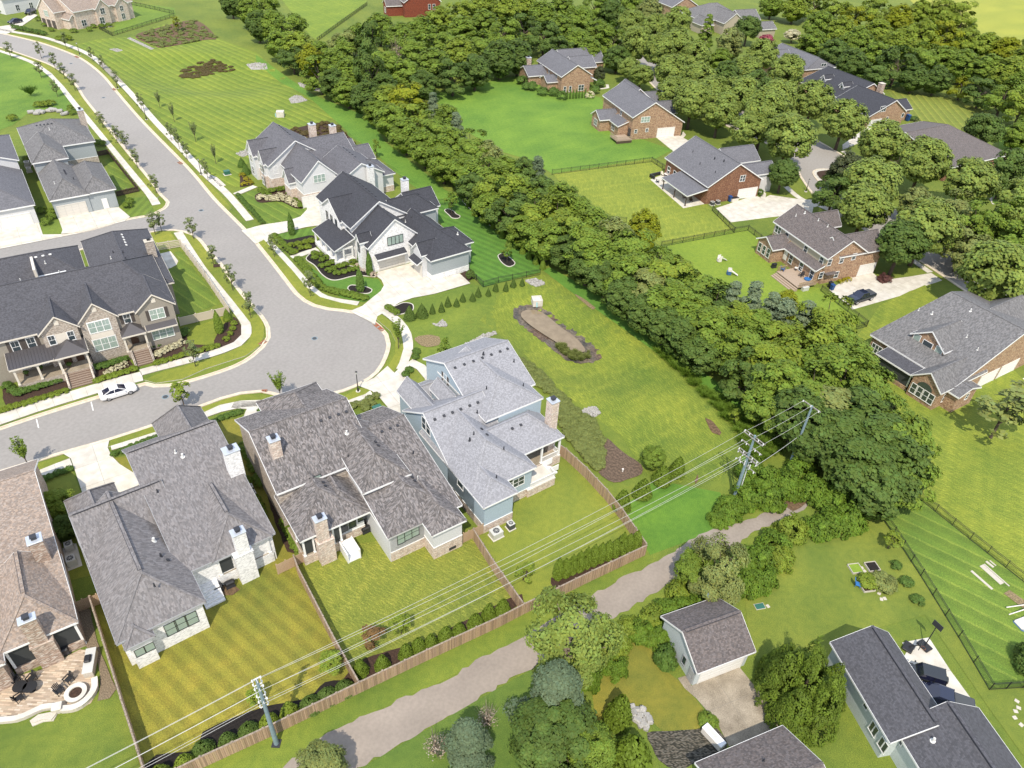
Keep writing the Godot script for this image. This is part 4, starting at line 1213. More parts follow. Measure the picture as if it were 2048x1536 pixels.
func houses()->void:
	var h: Node3D
	var w: Dictionary
	var P3:=func(x,y,z)->Vector3: return Vector3(x,y,z)
	# --- white brick house with the long grey roof
	h=house("white_house","white brick house with a long grey shingle roof and two white chimneys",zb(1180,450),4.5,38.6,"white_brick","roof_grey","grey_trim")
	w=wing(h,[3.9,13.9,-26.6,-4.4],[4.5,4.5],"x",9.0,"gg",{"rp": -20.3})
	ridge_vent(w)
	pipes(w,[[9.0,3.0,"light_vent",0.12],[8.5,2.2,"light_vent"],[5.2,6.0,"vent"]])
	w=wing(h,[7.1,13.5,-13.0,-4.25],4.5,"z",7.0,"gh",{"open": true}); ridge_vent(w)
	w=wing(h,[-3.2,6.0,-19.6,-10.4],4.5,"x",7.9,"gg",{"rp": -15.3}); ridge_vent(w)
	w=wing(h,[-3.36,4.95,-17.0,0.0],4.5,"z",7.7,"gh"); ridge_vent(w)
	vents(w,[-6.0],2.6); pipes(w,[[-9.0,2.2,"light_vent",0.14],[-6.6,2.2,"vent",0.1],[-2.2,0.6,"vent"]])
	wing(h,[-2.9,-0.2,-4.0,0.75],4.1,"z",5.2,"gh")
	wing(h,[-3.4,1.8,-21.6,-14],4.5,"z",7.0,"hg",{"rp": -0.8})
	wing(h,[8.2,14.2,-29.4,-19],4.6,"z",8.3,"hg",{"rp": 11.2})
	chimney(h,12.5,14.1,-13.7,-12.5,3.0,10.3,"white_brick","zinc",true)
	chimney(h,9.15,11.05,-4.55,-3.5,0.0,4.4,"white_brick","white_brick",false)
	chimney(h,9.55,10.85,-4.5,-3.55,4.2,7.5,"white_brick","zinc",true)
	win(h,"n",-0.38,zb(1315,465),1.05,1.7,1,2,{"fm": "black_metal","ft": 0.05,"gm": "blind_glass"})
	win(h,"n",-0.38,zb(1392,425),1.05,1.7,1,2,{"fm": "black_metal","ft": 0.05,"gm": "blind_glass"})
	win(h,"n",-0.38,zb(1472,388),1.05,1.7,1,2,{"fm": "black_metal","ft": 0.05,"gm": "blind_glass"})
	win(h,"n",0.37,zb(1112,625),1.7,1.0,2,1,{"fm": "black_metal","ft": 0.05,"gm": "blind_glass"})
	bx(h,"wall",Vector3(5.9,2.2,-6.6),Vector3(3.2,4.4,0.4),M.white_brick)
	win(h,"n",-6.4,zb(1490,10),0.8,1.6,1,2,{"fm": "black_metal","ft": 0.05,"gm": "blind_glass"})
	win(h,"n",-6.4,zb(1548,-25),0.9,1.7,1,2,{"fm": "black_metal","ft": 0.05,"gm": "blind_glass"})
	bx(h,"porch_base",Vector3(10.3,0.75,-6.6),Vector3(6.0,1.5,4.0),M.white_brick)
	bx(h,"porch_floor",Vector3(10.3,1.53,-6.6),Vector3(5.9,0.06,3.9),M.old_concrete)
	bx(h,"wall",Vector3(10.3,3.0,-9.4),Vector3(6.0,3.0,0.3),M.white_brick)
	for x in [7.6,13.0]: post(h,x,-4.75,1.5,4.45,0.26)
	post(h,13.0,-8.2,1.5,4.45,0.26)
	bx(h,"porch_beam",Vector3(10.3,4.3,-4.75),Vector3(5.7,0.28,0.24),M.white_trim)
	bx(h,"porch_beam",Vector3(13.0,4.3,-6.6),Vector3(0.24,0.28,3.8),M.white_trim)
	bx(h,"insect_screen",Vector3(8.35,3.0,-4.75),Vector3(1.3,2.5,0.03),M.screen)
	bx(h,"side_stoop",Vector3(5.9,0.65,-5.2),Vector3(2.2,1.3,2.0),M.white_brick)
	steps(h,4.95,7.0,-4.2,-2.6,1.3,5,"white_brick")
	# --- umber roofed brick and board house
	h=house("umber_roof_house","brick and white board house under a mottled dark umber shingle roof",zc(1700,1137),4.7,36.0,"white_board","roof_umber")
	w=wing(h,[-12.5,-0.6,-27.0,-12.5],6.7,"x",10.2,"gg",{"wm": "taupe_brick","rp": -20.0})
	vents(w,[-4.6,-3.5,-2.4,-1.4],1.6,"roof_umber" if false else "vent")
	pipes(w,[[-2.5,4.0,"light_vent",0.12],[-3.6,6.6,"vent"]])
	chimney(h,-11.3,-10.15,-17.2,-16.1,5.0,10.9,"pink_brick")
	w=wing(h,[-4.4,1.6,-18.0,-7.7],6.7,"z",9.0,"gh",{"rp": -1.4})
	vents(w,[-13.2,-12.5],1.2)
	wing(h,[-9.2,-1.2,-29,-20],6.7,"z",9.4,"hg",{"rp": -5.2})
	w=wing(h,[-4.3,5.1,-22.5,-2.2],4.6,"x",7.8,"gg",{"rp": -16.2})
	vents(w,[1.5,2.6,3.6],1.2); pipes(w,[[3.4,5.5,"vent"],[2.2,8.8,"light_vent"]])
	w=wing(h,[-4.25,4.35,-13.0,-2.2],4.6,"z",7.1,"gh",{"base": [1.5,"pink_brick"]})
	vents(w,[-7.5,-6.9],1.5)
	wing(h,[-0.05,4.35,-7.0,0.0],4.6,"z",6.2,"gh",{"base": [1.9,"pink_brick"]})
	w=wing(h,[-12.4,-4.1,-14.5,-6.7],4.6,"z",7.2,"gh",{"open": true,"rp": -8.4})
	vents(w,[-11.6,-11.0],0.9)
	wing(h,[-8.6,-4.2,-14.0,-7.6],4.55,"z",6.5,"gh",{"base": [1.3,"pink_brick"]})
	bx(h,"wall",Vector3(-8.3,3.1,-12.95),Vector3(8.0,6.2,0.2),M.taupe_brick)
	bx(h,"porch_base",Vector3(-9.9,0.7,-9.6),Vector3(4.6,1.4,5.0),M.pink_brick)
	bx(h,"porch_floor",Vector3(-9.9,1.43,-9.6),Vector3(4.5,0.06,4.9),M.old_concrete)
	for x in [-12.0,-10.9,-8.6,-7.75]: post(h,x,-7.2,1.4,4.5,0.2)
	post(h,-12.0,-9.6,1.4,4.5,0.2)
	bx(h,"porch_beam",Vector3(-9.9,4.35,-7.2),Vector3(4.6,0.3,0.22),M.white_trim)
	for x in [-11.45,-8.15]: bx(h,"insect_screen",Vector3(x,3.0,-7.2),Vector3(0.8,2.6,0.03),M.screen)
	bx(h,"insect_screen",Vector3(-12.0,3.0,-8.4),Vector3(0.03,2.6,2.2),M.screen)
	chimney(h,-10.7,-8.9,-7.1,-6.05,0.0,3.6,"pink_brick","pink_brick",false)
	chimney(h,-10.55,-9.3,-7.05,-6.15,3.4,7.0,"pink_brick")
	steps(h,-8.05,-6.6,-7.2,-4.9,1.4,7,"white_trim")
	for x in [-8.05,-6.6]: bx(h,"stair_wall",Vector3(x,0.75,-6.0),Vector3(0.14,1.5,2.3),M.white_trim)
	for p in [zc(1470,1160),zc(1522,1132),zc(1575,1105)]: win(h,"n",-2.58,p,0.85,1.55,1,2,{"fm": "black_metal","ft": 0.05,"gm": "blind_glass"})
	win(h,"n",-7.98,zc(1182,990),0.95,1.6,1,2,{"fm": "black_metal","ft": 0.05})
	win(h,"n",-7.98,zc(1112,1035),0.8,1.9,1,2,{"fm": "black_metal","ft": 0.05})
	door(h,"n",-7.3,zc(1052,1065),0.95,2.1,"vent")
	win(h,"n",-12.55,zc(845,735),1.3,1.3,1,2,{"fm": "black_metal","ft": 0.06,"gm": "blind_glass"})
	win(h,"l",-3.87,zc(1262,1010),0.6,1.3,1,1,{"fm": "black_metal","ft": 0.05})
	win(h,"l",-3.87,zc(1372,1175),0.5,1.3,1,1,{"fm": "black_metal","ft": 0.05})
	bx(h,"crawl_vent",Vector3(2.7,0.5,-0.33),Vector3(0.9,0.4,0.06),M.vent)
	# --- blue house
	h=house("blue_house","pale blue board house with a silver grey roof and tall brick chimney",ze(685,1305),4.9,36.5,"blue_board","roof_silver")
	w=wing(h,[6.4,16.4,-25.5,-13.0],7.3,"x",10.3,"gg",{"rp": -19.7})
	vents(w,[7.4,8.8,10.2,11.6,13.0,14.4,15.6],1.1); pipes(w,[[12.0,0.7,"vent",0.1],[15.4,3.0,"vent"]])
	w=wing(h,[6.7,15.6,-22.0,-10.1],7.3,"z",9.8,"gh",{"rp": 11.3})
	pipes(w,[[-14.0,-2.0,"vent"],[-12.6,2.8,"vent"]])
	w=wing(h,[0.1,8.6,-19.8,-8.0],4.9,"x",8.8,"gn",{"rp": -14.0,"base": [1.3,"pink_brick"]})
	vents(w,[1.1,2.4,3.6,4.8,6.1,7.3],1.1); pipes(w,[[6.6,2.1,"vent"]])
	w=wing(h,[0.0,9.0,-15.0,-2.2],4.9,"z",8.2,"gh",{"rp": 4.4,"base": [1.3,"pink_brick"]})
	vents(w,[-9.0,-7.8],1.0); pipes(w,[[-8.2,-1.2,"vent",0.1],[-8.4,-0.5,"vent"],[-5.0,1.6,"vent"]])
	w=wing(h,[0.0,4.75,-9.0,0.0],4.9,"z",6.6,"gh",{"base": [1.3,"pink_brick"]})
	pipes(w,[[-2.4,0.9,"vent"]])
	w=wing(h,[5.0,15.2,-12.0,-4.75],4.9,"x",7.0,"gh",{"open": true,"rp": -9.0})
	vents(w,[9.3,10.6],1.0)
	bx(h,"wall",Vector3(12.0,4.0,-10.3),Vector3(6.6,6.4,0.4),M.blue_board)
	chimney(h,14.0,15.1,-7.5,-6.3,0.0,9.6,"pink_brick")
	bx(h,"porch_base",Vector3(12.1,0.7,-7.3),Vector3(6.2,1.4,4.4),M.pink_brick)
	bx(h,"porch_floor",Vector3(12.1,1.43,-7.3),Vector3(6.1,0.06,4.3),M.old_concrete)
	for x in [9.2,12.1,14.9]: post(h,x,-5.2,1.4,4.8,0.22)
	bx(h,"porch_beam",Vector3(12.1,4.65,-5.2),Vector3(6.0,0.3,0.22),M.white_trim)
	rail(h,Vector3(12.1,1.4,-5.2),Vector3(14.9,1.4,-5.2))
	rail(h,Vector3(14.9,1.4,-5.2),Vector3(14.9,1.4,-9.0))
	bx(h,"deck_base",Vector3(10.1,0.62,-3.6),Vector3(4.2,1.24,2.7),M.pink_brick)
	bx(h,"deck_floor",Vector3(10.1,1.27,-3.6),Vector3(4.3,0.08,2.8),M.concrete)
	rail(h,Vector3(8.4,1.3,-2.35),Vector3(12.2,1.3,-2.35))
	rail(h,Vector3(12.2,1.3,-2.35),Vector3(12.2,1.3,-3.6))
	steps(h,-4.9,-3.7,12.3,13.8,1.3,5,"white_trim","","x")
	for s in [-5.0,-3.65]: bx(h,"stair_rail",Vector3(13.0,1.2,s),Vector3(1.6,0.9,0.08),M.white_trim)
	for p in [ze(880,1120),ze(918,1120),ze(960,1100)]: win(h,"n",-2.58,p,0.75,1.3,1,2)
	win(h,"n",-10.48,ze(845,632),0.9,1.0,1,1)
	win(h,"l",0.42,ze(250,685),1.0,1.9,1,2); win(h,"l",0.42,ze(278,718),1.0,1.9,1,2)
	win(h,"l",0.38,ze(515,1125),1.2,1.2,1,1)
	win(h,"l",6.75,ze(405,360),0.7,1.5,1,2,{"shut": true})
	wing(h,[4.0,6.9,-24.5,-20.0],4.2,"x",5.6,"gn",{"open": true}); post(h,4.5,-20.6,0,4.2); post(h,4.5,-23.9,0,4.2)
	wing(h,[1.0,4.2,-23.0,-14.5],5.6,"z",7.4,"gn",{"oh": 0.25})
	wing(h,[4.6,7.2,-20.6,-16.0],6.2,"z",7.6,"gn",{"oh": 0.2})
	# --- beige roofed house with the stone fireplace
	h=house("beige_roof_house","beige shingle roofed house with stone fireplace and screened porches above the patio",zb(360,512),4.0,35.8,"mixed_stone","roof_beige","white_trim")
	w=wing(h,[-14.0,2.65,-26.0,-3.0],4.0,"x",8.0,"gg",{"rp": -19.2})
	w=wing(h,[-4.0,2.65,-9.5,0.0],4.0,"z",6.7,"gh",{"open": true}); ridge_vent(w)
	wing(h,[-13.5,-3.6,-9.0,1.2],4.0,"z",7.2,"gh")
	bx(h,"wall",Vector3(-0.7,2.0,-4.6),Vector3(6.0,4.0,0.4),M.mixed_stone)
	chimney(h,-1.6,0.3,-0.5,0.45,0,3.4,"mixed_stone","mixed_stone",false)
	chimney(h,-1.4,-0.05,-0.45,0.35,3.2,7.0,"mixed_stone")
	chimney(h,0.7,1.95,-9.2,-8.0,3.5,8.1,"mixed_stone")
	for a in [[-2.55,1.6],[1.2,1.6]]:
		bx(h,"porch_base",Vector3(a[0],0.45,-0.35),Vector3(a[1]+0.6,0.9,0.4),M.mixed_stone)
		bx(h,"insect_screen",Vector3(a[0],2.3,-0.4),Vector3(a[1]+0.3,2.7,0.04),M.screen)
	for x in [-3.55,2.25]: post(h,x,-0.4,0,3.9,0.22)
	bx(h,"porch_beam",Vector3(-0.7,3.8,-0.4),Vector3(6.0,0.3,0.26),M.white_trim)
	bx(h,"wall",Vector3(2.25,2.0,-2.6),Vector3(0.3,4.0,4.0),M.mixed_stone)
	# --- townhouse
	h=house("townhouse","long two-storey taupe townhouse with three front gables and brick steps",zh(25,1105),7.0,33.8,"taupe_board","roof_charcoal","cream_trim")
	w=wing(h,[-16.0,22.2,-16.6,-0.6],7.0,"x",11.0,"gh",{"rp": -8.8,"i1": 5.0})
	pipes(w,[[9.0,-0.6,"light_vent"],[4.0,-1.0,"light_vent"],[18.0,-1.2,"vent"]])
	w=wing(h,[12.9,23.5,-28.4,-8.0],6.0,"z",9.0,"hh",{"rp": 17.8})
	vents(w,[-22.8,-21.8,-20.8,-19.8,-18.8],1.2,"light_vent",Vector3(0.4,0.14,0.3)); vents(w,[-14.6,-13.8,-13.0,-12.2],1.8); pipes(w,[[-16.0,-1.6,"light_vent"],[-17.0,-1.0,"vent"],[-15.4,0.3,"vent"]])
	w=wing(h,[-9.0,12.3,-28.0,-17.0],5.6,"x",8.2,"hh",{"rp": -23.0})
	vents(w,[6.2,7.2,8.2,-1.6,-0.7,0.2],1.0,"light_vent",Vector3(0.4,0.14,0.3)); pipes(w,[[7.2,2.4,"light_vent"]])
	bx(h,"roof_terrace",Vector3(7.7,6.15,-18.2),Vector3(3.8,0.3,2.4),M.white_trim)
	bx(h,"parapet",Vector3(5.6,6.9,-19.4),Vector3(0.35,2.6,4.6),M.cream_trim)
	for a in [[4.1,9.35,-0.2,9.4,"taupe_brick"],[8.95,14.4,-0.55,9.9,"taupe_brick"],[16.55,22.15,-1.2+1.0,9.4,"taupe_board"]]:
		wing(h,[a[0],a[1],-6.5,a[2]+0.35],7.0,"z",a[3],"gg",{"wm": a[4]})
		var gv:=MB.new()
		gv.box(Vector3((a[0]+a[1])*0.5,a[3]-1.25,a[2]+0.05),Vector3(0.6,0.6,0.08)); gv.box(Vector3((a[0]+a[1])*0.5,a[3]-0.85,a[2]+0.06),Vector3(0.3,0.3,0.08),Basis(Vector3.BACK,PI/4))
		put(gv,"gable_vent",M.cream_trim,h)
	var wo:={"mull": 1}
	for x in [1.1,3.0]: win(h,"n",-0.95,Vector3(x,5.5,-0.98),0.9,1.8,1,2,{"mull": 1,"shut": true})
	for x in [5.5,7.9]: win(h,"n",-0.2,Vector3(x,5.7,-0.14),0.75,1.4,1,2,wo)
	bx(h,"window_panel",Vector3(6.7,5.7,-0.16),Vector3(1.6,1.5,0.04),M.cream_trim)
	win(h,"n",-0.5,Vector3(11.65,5.9,-0.49),2.7,1.7,3,2,{"mull": 1,"box": [0.3,0.3],"gm": "blind_glass"})
	win(h,"n",-0.5,Vector3(11.65,2.9,-0.49),2.9,1.9,3,2,{"mull": 1,"box": [0.3,0.3],"gm": "blind_glass"})
	bx(h,"window_panel",Vector3(11.65,4.4,-0.5),Vector3(3.0,1.2,0.04),M.cream_trim)
	win(h,"n",-0.95,Vector3(15.4,5.8,-0.98),0.8,1.4,1,2,{"mull": 1,"shut": true})
	win(h,"n",-0.2,Vector3(19.4,5.9,-0.14),1.9,1.6,2,2,{"mull": 1,"shut": true,"gm": "blind_glass"})
	win(h,"n",-0.2,Vector3(19.4,2.5,-0.14),2.9,1.7,3,2,{"mull": 1,"gm": "blind_glass"})
	w=wing(h,[17.3,21.6,-0.6,0.75],[4.6,3.9],"x",4.62,"gg",{"rm": "metal_roof","open": true,"rp": -0.59,"nocap": true})
	# porches
	w=wing(h,[-0.5,9.3,-1.4,2.3],[5.0,4.1],"x",5.0,"gg",{"rm": "metal_roof","open": true,"rp": -1.39,"nocap": true})
	wing(h,[5.0,9.35,-1.0,2.45],4.15,"z",5.35,"gh",{"rm": "metal_roof","open": true,"nocap": true})
	wing(h,[13.85,17.2,-2.0,1.1],4.1,"z",5.2,"gh",{"rm": "metal_roof","open": true,"nocap": true})
	var seam:=MB.new()
	for i in 24: seam.bar(Vector3(-0.3+i*0.4,4.98,-1.3),Vector3(-0.3+i*0.4,4.15,2.25),0.03,0.05)
	put(seam,"roof_seam",M.metal_roof,h).set_meta("kind","stuff")
	bx(h,"porch_base",Vector3(4.5,0.65,0.6),Vector3(9.4,1.3,3.0),M.taupe_brick)
	bx(h,"porch_floor",Vector3(4.5,1.33,0.6),Vector3(9.3,0.06,2.9),M.old_concrete)
	bx(h,"porch_base",Vector3(15.5,0.65,-0.3),Vector3(3.0,1.3,2.4),M.taupe_brick)
	bx(h,"porch_floor",Vector3(15.5,1.33,-0.3),Vector3(2.9,0.06,2.3),M.old_concrete)
	for x in [0.0,2.8,5.45,8.95]: post(h,x,2.0,1.3,4.05,0.26,"cream_trim")
	for x in [14.1,16.95]: post(h,x,0.75,1.3,4.0,0.26,"cream_trim")
	for a in [[-0.1,2.8,2.0],[2.8,5.45,2.0],[5.45,8.95,2.0],[14.1,16.95,0.75]]:
		var am:=MB.new()
		var pts:=10
		for k in pts:
			var u0:=PI*k/pts
			var u1:=PI*(k+1)/pts
			var hw: float=(a[1]-a[0])*0.5
			var cx: float=(a[0]+a[1])*0.5
			var y0:=3.35+sin(u0)*0.45
			var y1:=3.35+sin(u1)*0.45
			am.poly([Vector3(cx-cos(u0)*hw,y0,a[2]+0.1),Vector3(cx-cos(u1)*hw,y1,a[2]+0.1),Vector3(cx-cos(u1)*hw,4.1,a[2]+0.1),Vector3(cx-cos(u0)*hw,4.1,a[2]+0.1)],Vector3.BACK)
			am.poly([Vector3(cx-cos(u0)*hw,y0,a[2]+0.1),Vector3(cx-cos(u1)*hw,y1,a[2]+0.1),Vector3(cx-cos(u1)*hw,y1,a[2]-0.1),Vector3(cx-cos(u0)*hw,y0,a[2]-0.1)],Vector3.DOWN)
		put(am,"porch_arch",M.cream_trim,h)
	door(h,"n",-0.2,Vector3(8.0,2.4,-0.14),1.0,2.1); door(h,"n",-0.2,Vector3(6.4,2.4,-0.14),1.0,2.1)
	door(h,"n",-0.95,Vector3(15.5,2.4,-0.98),1.05,2.1)
	for x in [1.2,3.4]: win(h,"n",-0.95,Vector3(x,2.6,-0.98),1.0,1.7,1,2)
	steps(h,5.75,8.7,2.1,4.3,1.3,7,"brick_step","tread")
	steps(h,14.6,16.8,0.9,3.2,1.3,7,"brick_step","tread")
	for a in [[5.6,2.1,4.4],[8.85,2.1,4.4],[14.45,0.9,3.3],[16.95,0.9,3.3]]:
		var sw:=MB.new()
		sw.poly([Vector3(a[0]-0.14,0,a[1]),Vector3(a[0]-0.14,0,a[2]),Vector3(a[0]-0.14,0.35,a[2]),Vector3(a[0]-0.14,1.6,a[1])],Vector3.LEFT)
		sw.poly([Vector3(a[0]+0.14,0,a[1]),Vector3(a[0]+0.14,0,a[2]),Vector3(a[0]+0.14,0.35,a[2]),Vector3(a[0]+0.14,1.6,a[1])],Vector3.RIGHT)
		sw.poly([Vector3(a[0]-0.14,0.35,a[2]),Vector3(a[0]+0.14,0.35,a[2]),Vector3(a[0]+0.14,1.6,a[1]),Vector3(a[0]-0.14,1.6,a[1])],Vector3.UP)
		sw.poly([Vector3(a[0]-0.14,0,a[2]),Vector3(a[0]+0.14,0,a[2]),Vector3(a[0]+0.14,0.35,a[2]),Vector3(a[0]-0.14,0.35,a[2])],Vector3.BACK)
		put(sw,"stair_wall",M.taupe_brick,h)
		var hr_:=MB.new()
		hr_.bar(Vector3(a[0],2.1,a[1]),Vector3(a[0],0.95,a[2]),0.05,0.05); hr_.bar(Vector3(a[0],0.3,a[2]-0.1),Vector3(a[0],1.0,a[2]-0.1),0.05,0.05)
		put(hr_,"handrail",M.cream_trim if a[0]<13 else M.black_metal,h)
	chimney(h,21.6,22.9,-17.6,-16.6,0,9.2,"taupe_brick","stone_cap")
	# --- garage house by the curving street
	h=house("carriage_house","grey-blue house with pale grey hipped roofs and a double garage by the alley",zn(370,1525),3.9,36.0,"grey_blue_board","roof_pewter")
	w=wing(h,[0.0,7.0,-14.5,1.3],3.9,"z",6.4,"gh")
	wing(h,[5.6,11.8,-13.6,1.1],3.9,"z",6.0,"hh"); vents(w,[-8.0,-7.3,-6.6,-5.9],1.0); pipes(w,[[-4.4,2.0,"vent"],[-3.0,-1.5,"light_vent"]])
	wing(h,[-0.4,6.3,-24.0,-13.0],6.2,"z",8.6,"gh",{"wm": "grey_blue_board"})
	w=wing(h,[-0.4,12.6,-35.5,-20.2],6.2,"x",9.2,"hh",{"rp": -29.0,"base": [2.8,"taupe_brick"]}); vents(w,[3.2,3.9,4.6,5.3,6.0],1.6); pipes(w,[[5.2,3.4,"light_vent"],[2.0,6.2,"vent"]])
	chimney(h,11.8,13.0,-31.6,-30.4,0,9.6,"taupe_brick")
	garage_door(h,"n",0.92,zh(565,95),4.9,2.3,"garage_beige")
	bx(h,"side_door",Vector3(9.2,1.2,0.8),Vector3(1.0,2.1,0.1),M.garage_white)
	win(h,"r",12.2,zn(690,1230),1.0,1.3,1,2)
	h=house("corner_house","white garage house with a slate grey roof cut by the frame",zh(0,80),3.9,36.0,"white_board","roof_mid")
	wing(h,[-12.0,5.7,-18.5,0.2],3.9,"z",8.0,"gh",{"rp": -3.0})
	wing(h,[-12.0,5.9,-34.0,-18.0],6.0,"z",9.0,"hg",{"rp": -2.0})
	garage_door(h,"n",-0.18,zh(140,195),4.9,2.3,"garage_white")
	# --- dark-roofed white house
	h=house("dark_roof_house","white painted brick house with steep charcoal roofs and a double garage",zi(1635,1250),4.3,37.0,"white_brick","roof_black","white_trim")
	w=wing(h,[-8.4,3.6,-29.5,-14.2],6.4,"z",10.3,"gg",{"rp": -2.4})
	vents(w,[-27.6,-26.3,-25.0,-23.7,-22.4,-21.1,-19.8,-18.5,-17.2],0.7)
	wing(h,[-8.9,-2.0,-26.3,-17.6],6.2,"x",9.2,"gn")
	for z in [-24.0,-22.0,-20.0]: win(h,"l",-8.55,Vector3(-8.6,4.9,z),0.8,1.7,1,2,{"fm": "black_metal","ft": 0.05})
	win(h,"l",-8.02,Vector3(-8.06,5.0,-15.9),0.8,1.6,1,2,{"fm": "black_metal","ft": 0.05})
	w=wing(h,[-8.2,2.4,-17.0,-8.0],5.2,"z",9.5,"gg",{"rp": -2.6})
	vents(w,[-15.0,-13.6,-12.2],0.7)
	win(h,"n",-8.3,zi(1325,1065),3.0,1.5,4,1,{"fm": "black_metal","ft": 0.08,"gm": "blind_glass"})
	garage_door(h,"n",-8.3,zi(1300,1315),4.9,2.4,"garage_beige")
	wing(h,[-6.9,-0.9,-8.5,-7.1],[3.6,3.0],"x",3.62,"gg",{"open": true,"rp": -8.49,"nocap": true})
	win(h,"l",-7.85,zi(1090,1195),0.8,1.9,2,2,{"fm": "black_metal","ft": 0.05})
	wing(h,[-9.1,-6.5,-11.2,-9.2],5.9,"x",7.3,"gn",{"oh": 0.2})
	win(h,"l",-8.8,Vector3(-8.83,4.7,-10.2),0.7,1.7,1,2,{"fm": "black_metal","ft": 0.05})
	wing(h,[-12.1,-8.0,-23.4,-13.6],[3.1,4.7],"z",4.72,"gg",{"open": true,"rp": -8.02,"nocap": true})
	bx(h,"porch_floor",Vector3(-10.0,0.35,-18.5),Vector3(3.8,0.7,9.4),M.white_brick)
	for z in [-23.0,-20.6,-18.3,-16.0,-14.0]: post(h,-11.75,z,0.7,3.05,0.24)
	for x in [-10.2,-8.5]: post(h,x,-14.0,0.7,3.05,0.24)
	bx(h,"porch_beam",Vector3(-11.75,2.9,-18.5),Vector3(0.22,0.35,9.2),M.white_trim)
	bx(h,"porch_beam",Vector3(-10.1,2.9,-14.0),Vector3(3.4,0.35,0.22),M.white_trim)
	rail(h,Vector3(-10.0,0.7,-14.0),Vector3(-8.6,0.7,-14.0))
	w=wing(h,[-0.1,8.3,-14.5,-0.1],4.3,"z",7.4,"gh",{"wm": "grey_blue_board","i1": 5.6,"base": [1.1,"white_brick"]})
	vents(w,[-12.6],-1.0); pipes(w,[[-12.8,-2.2,"light_vent"]])
	wing(h,[-0.9,3.0,-5.6,-2.0],4.6,"x",6.4,"gn",{"oh": 0.2,"wm": "white_board"})
	garage_door(h,"l",-0.6,Vector3(-0.62,1.1,-3.8),2.6,2.2,"garage_beige")
	wing(h,[-1.7,-0.5,-5.4,-2.2],[3.0,3.6],"z",3.62,"gg",{"open": true,"rp": -0.52,"nocap": true})
	w=wing(h,[4.0,10.3,-9.5,-2.5],4.3,"x",6.5,"gh",{"wm": "grey_blue_board"}); pipes(w,[[8.0,1.6,"light_vent",0.1]])
	w=wing(h,[0.5,9.8,-20.6,-14.2],6.2,"x",8.6,"gh",{"wm": "grey_blue_board"}); vents(w,[5.5,6.2,7.4],-0.9)
	wing(h,[5.0,11.5,-23.5,-16.5],5.4,"x",8.0,"gg",{"wm": "white_board"})
	chimney(h,6.2,7.4,-22.4,-21.3,3.0,9.6,"white_brick")
	# --- grey-roofed brick and white house beyond
	h=house("gabled_house","white gabled house on a tan brick base with three chimneys and grey roofs",zi(520,610),3.6,37.0,"white_board","roof_slate")
	w=wing(h,[-3.6,9.6,-20.5,-8.0],5.6,"z",10.0,"gg",{"rp": 2.9,"base": [2.7,"pink_brick"]})
	vents(w,[-19,-17.8,-16.6,-15.4,-14.2,-13.0],0.7)
	w=wing(h,[-0.8,7.4,-10.0,2.7],5.5,"z",9.4,"gg",{"rp": 3.3,"base": [2.8,"pink_brick"]})
	vents(w,[-7.8,-6.4,-5.0,-3.6],0.7)
	win(h,"n",2.42,zi(678,540),2.4,1.5,3,2,{"gm": "blind_glass"})
	garage_door(h,"n",2.46,zi(640,765),4.9,2.3,"garage_white")
	wing(h,[-4.3,1.5,-19.5,-15.0],5.4,"x",8.2,"gn")
	wing(h,[-4.0,1.0,-13.0,-9.8],5.4,"x",8.0,"gn",{"base": [2.7,"pink_brick"]})
	win(h,"n",-8.35,zi(305,470),0.9,1.6,1,2,{"gm": "brown_board"})
	win(h,"n",-8.35,zi(330,600),1.2,1.7,2,2,{"gm": "blind_glass","shut": true})
	for z in [-17.5,-11.4]:
		win(h,"l",-3.95,Vector3(-4.0,4.2,z),1.1,1.6,2,2); win(h,"l",-3.95,Vector3(-4.0,1.5,z),1.1,1.7,2,2)
	wing(h,[-1.9,2.0,-5.4,-1.6],4.0,"x",6.4,"gn",{"oh": 0.25,"base": [2.6,"pink_brick"]})
	w=wing(h,[6.6,16.4,-6.0,5.4],5.5,"z",8.3,"gg",{"rp": 11.3})
	vents(w,[-4.6,-3.2,-1.8,-0.4,1.0],0.7)
	w=wing(h,[10.0,19.6,-4.5,3.9],4.0,"x",6.4,"gh",{"base": [1.3,"pink_brick"]}); pipes(w,[[15,1.0,"vent"]])
	wing(h,[4.0,15.0,-16.5,-5.0],5.6,"x",8.8,"gg",{"rp": -11.0})
	wing(h,[13.0,19.5,-11.8,-5.0],4.2,"x",6.4,"gg")
	wing(h,[12.0,18.0,-17.0,-10.8],4.2,"x",6.0,"gg")
	chimney(h,8.4,9.7,-14.4,-13.1,3,10.6,"pink_brick"); chimney(h,12.3,13.5,-12.4,-11.2,3,10.3,"pink_brick"); chimney(h,12.2,13.4,5.5,6.7,0,7.6,"white_brick")
	# --- stone house at the bend
	h=house("stone_house","pale stone house with steep beige gables and an arched porch at the bend",zn(600,230),0.0,62.0,"mixed_stone","roof_beige")
	wing(h,[0.0,23.0,-15.0,0.0],5.4,"x",9.6,"gg",{"wm": "pink_brick"})
	wing(h,[-4.0,6.0,-13.5,-4.5],5.2,"x",9.2,"gg",{"wm": "pink_brick"})
	for a in [[7.5,13.0,8.0],[15.0,20.5,7.6]]: wing(h,[a[0],a[1],-6.0,0.9],5.2,"z",a[2],"gg",{"wm": "pink_brick"})
	wing(h,[-1.8,1.2,-6.0,-0.6],3.2,"z",4.6,"gg",{"wm": "pink_brick"})
	win(h,"n",0.55,Vector3(10.2,4.3,0.62),1.5,1.8,2,2); win(h,"n",-0.3,Vector3(3.0,1.6,-0.3),1.6,1.8,2,2); win(h,"n",0.55,Vector3(9.2,1.5,0.62),1.6,1.9,2,2)
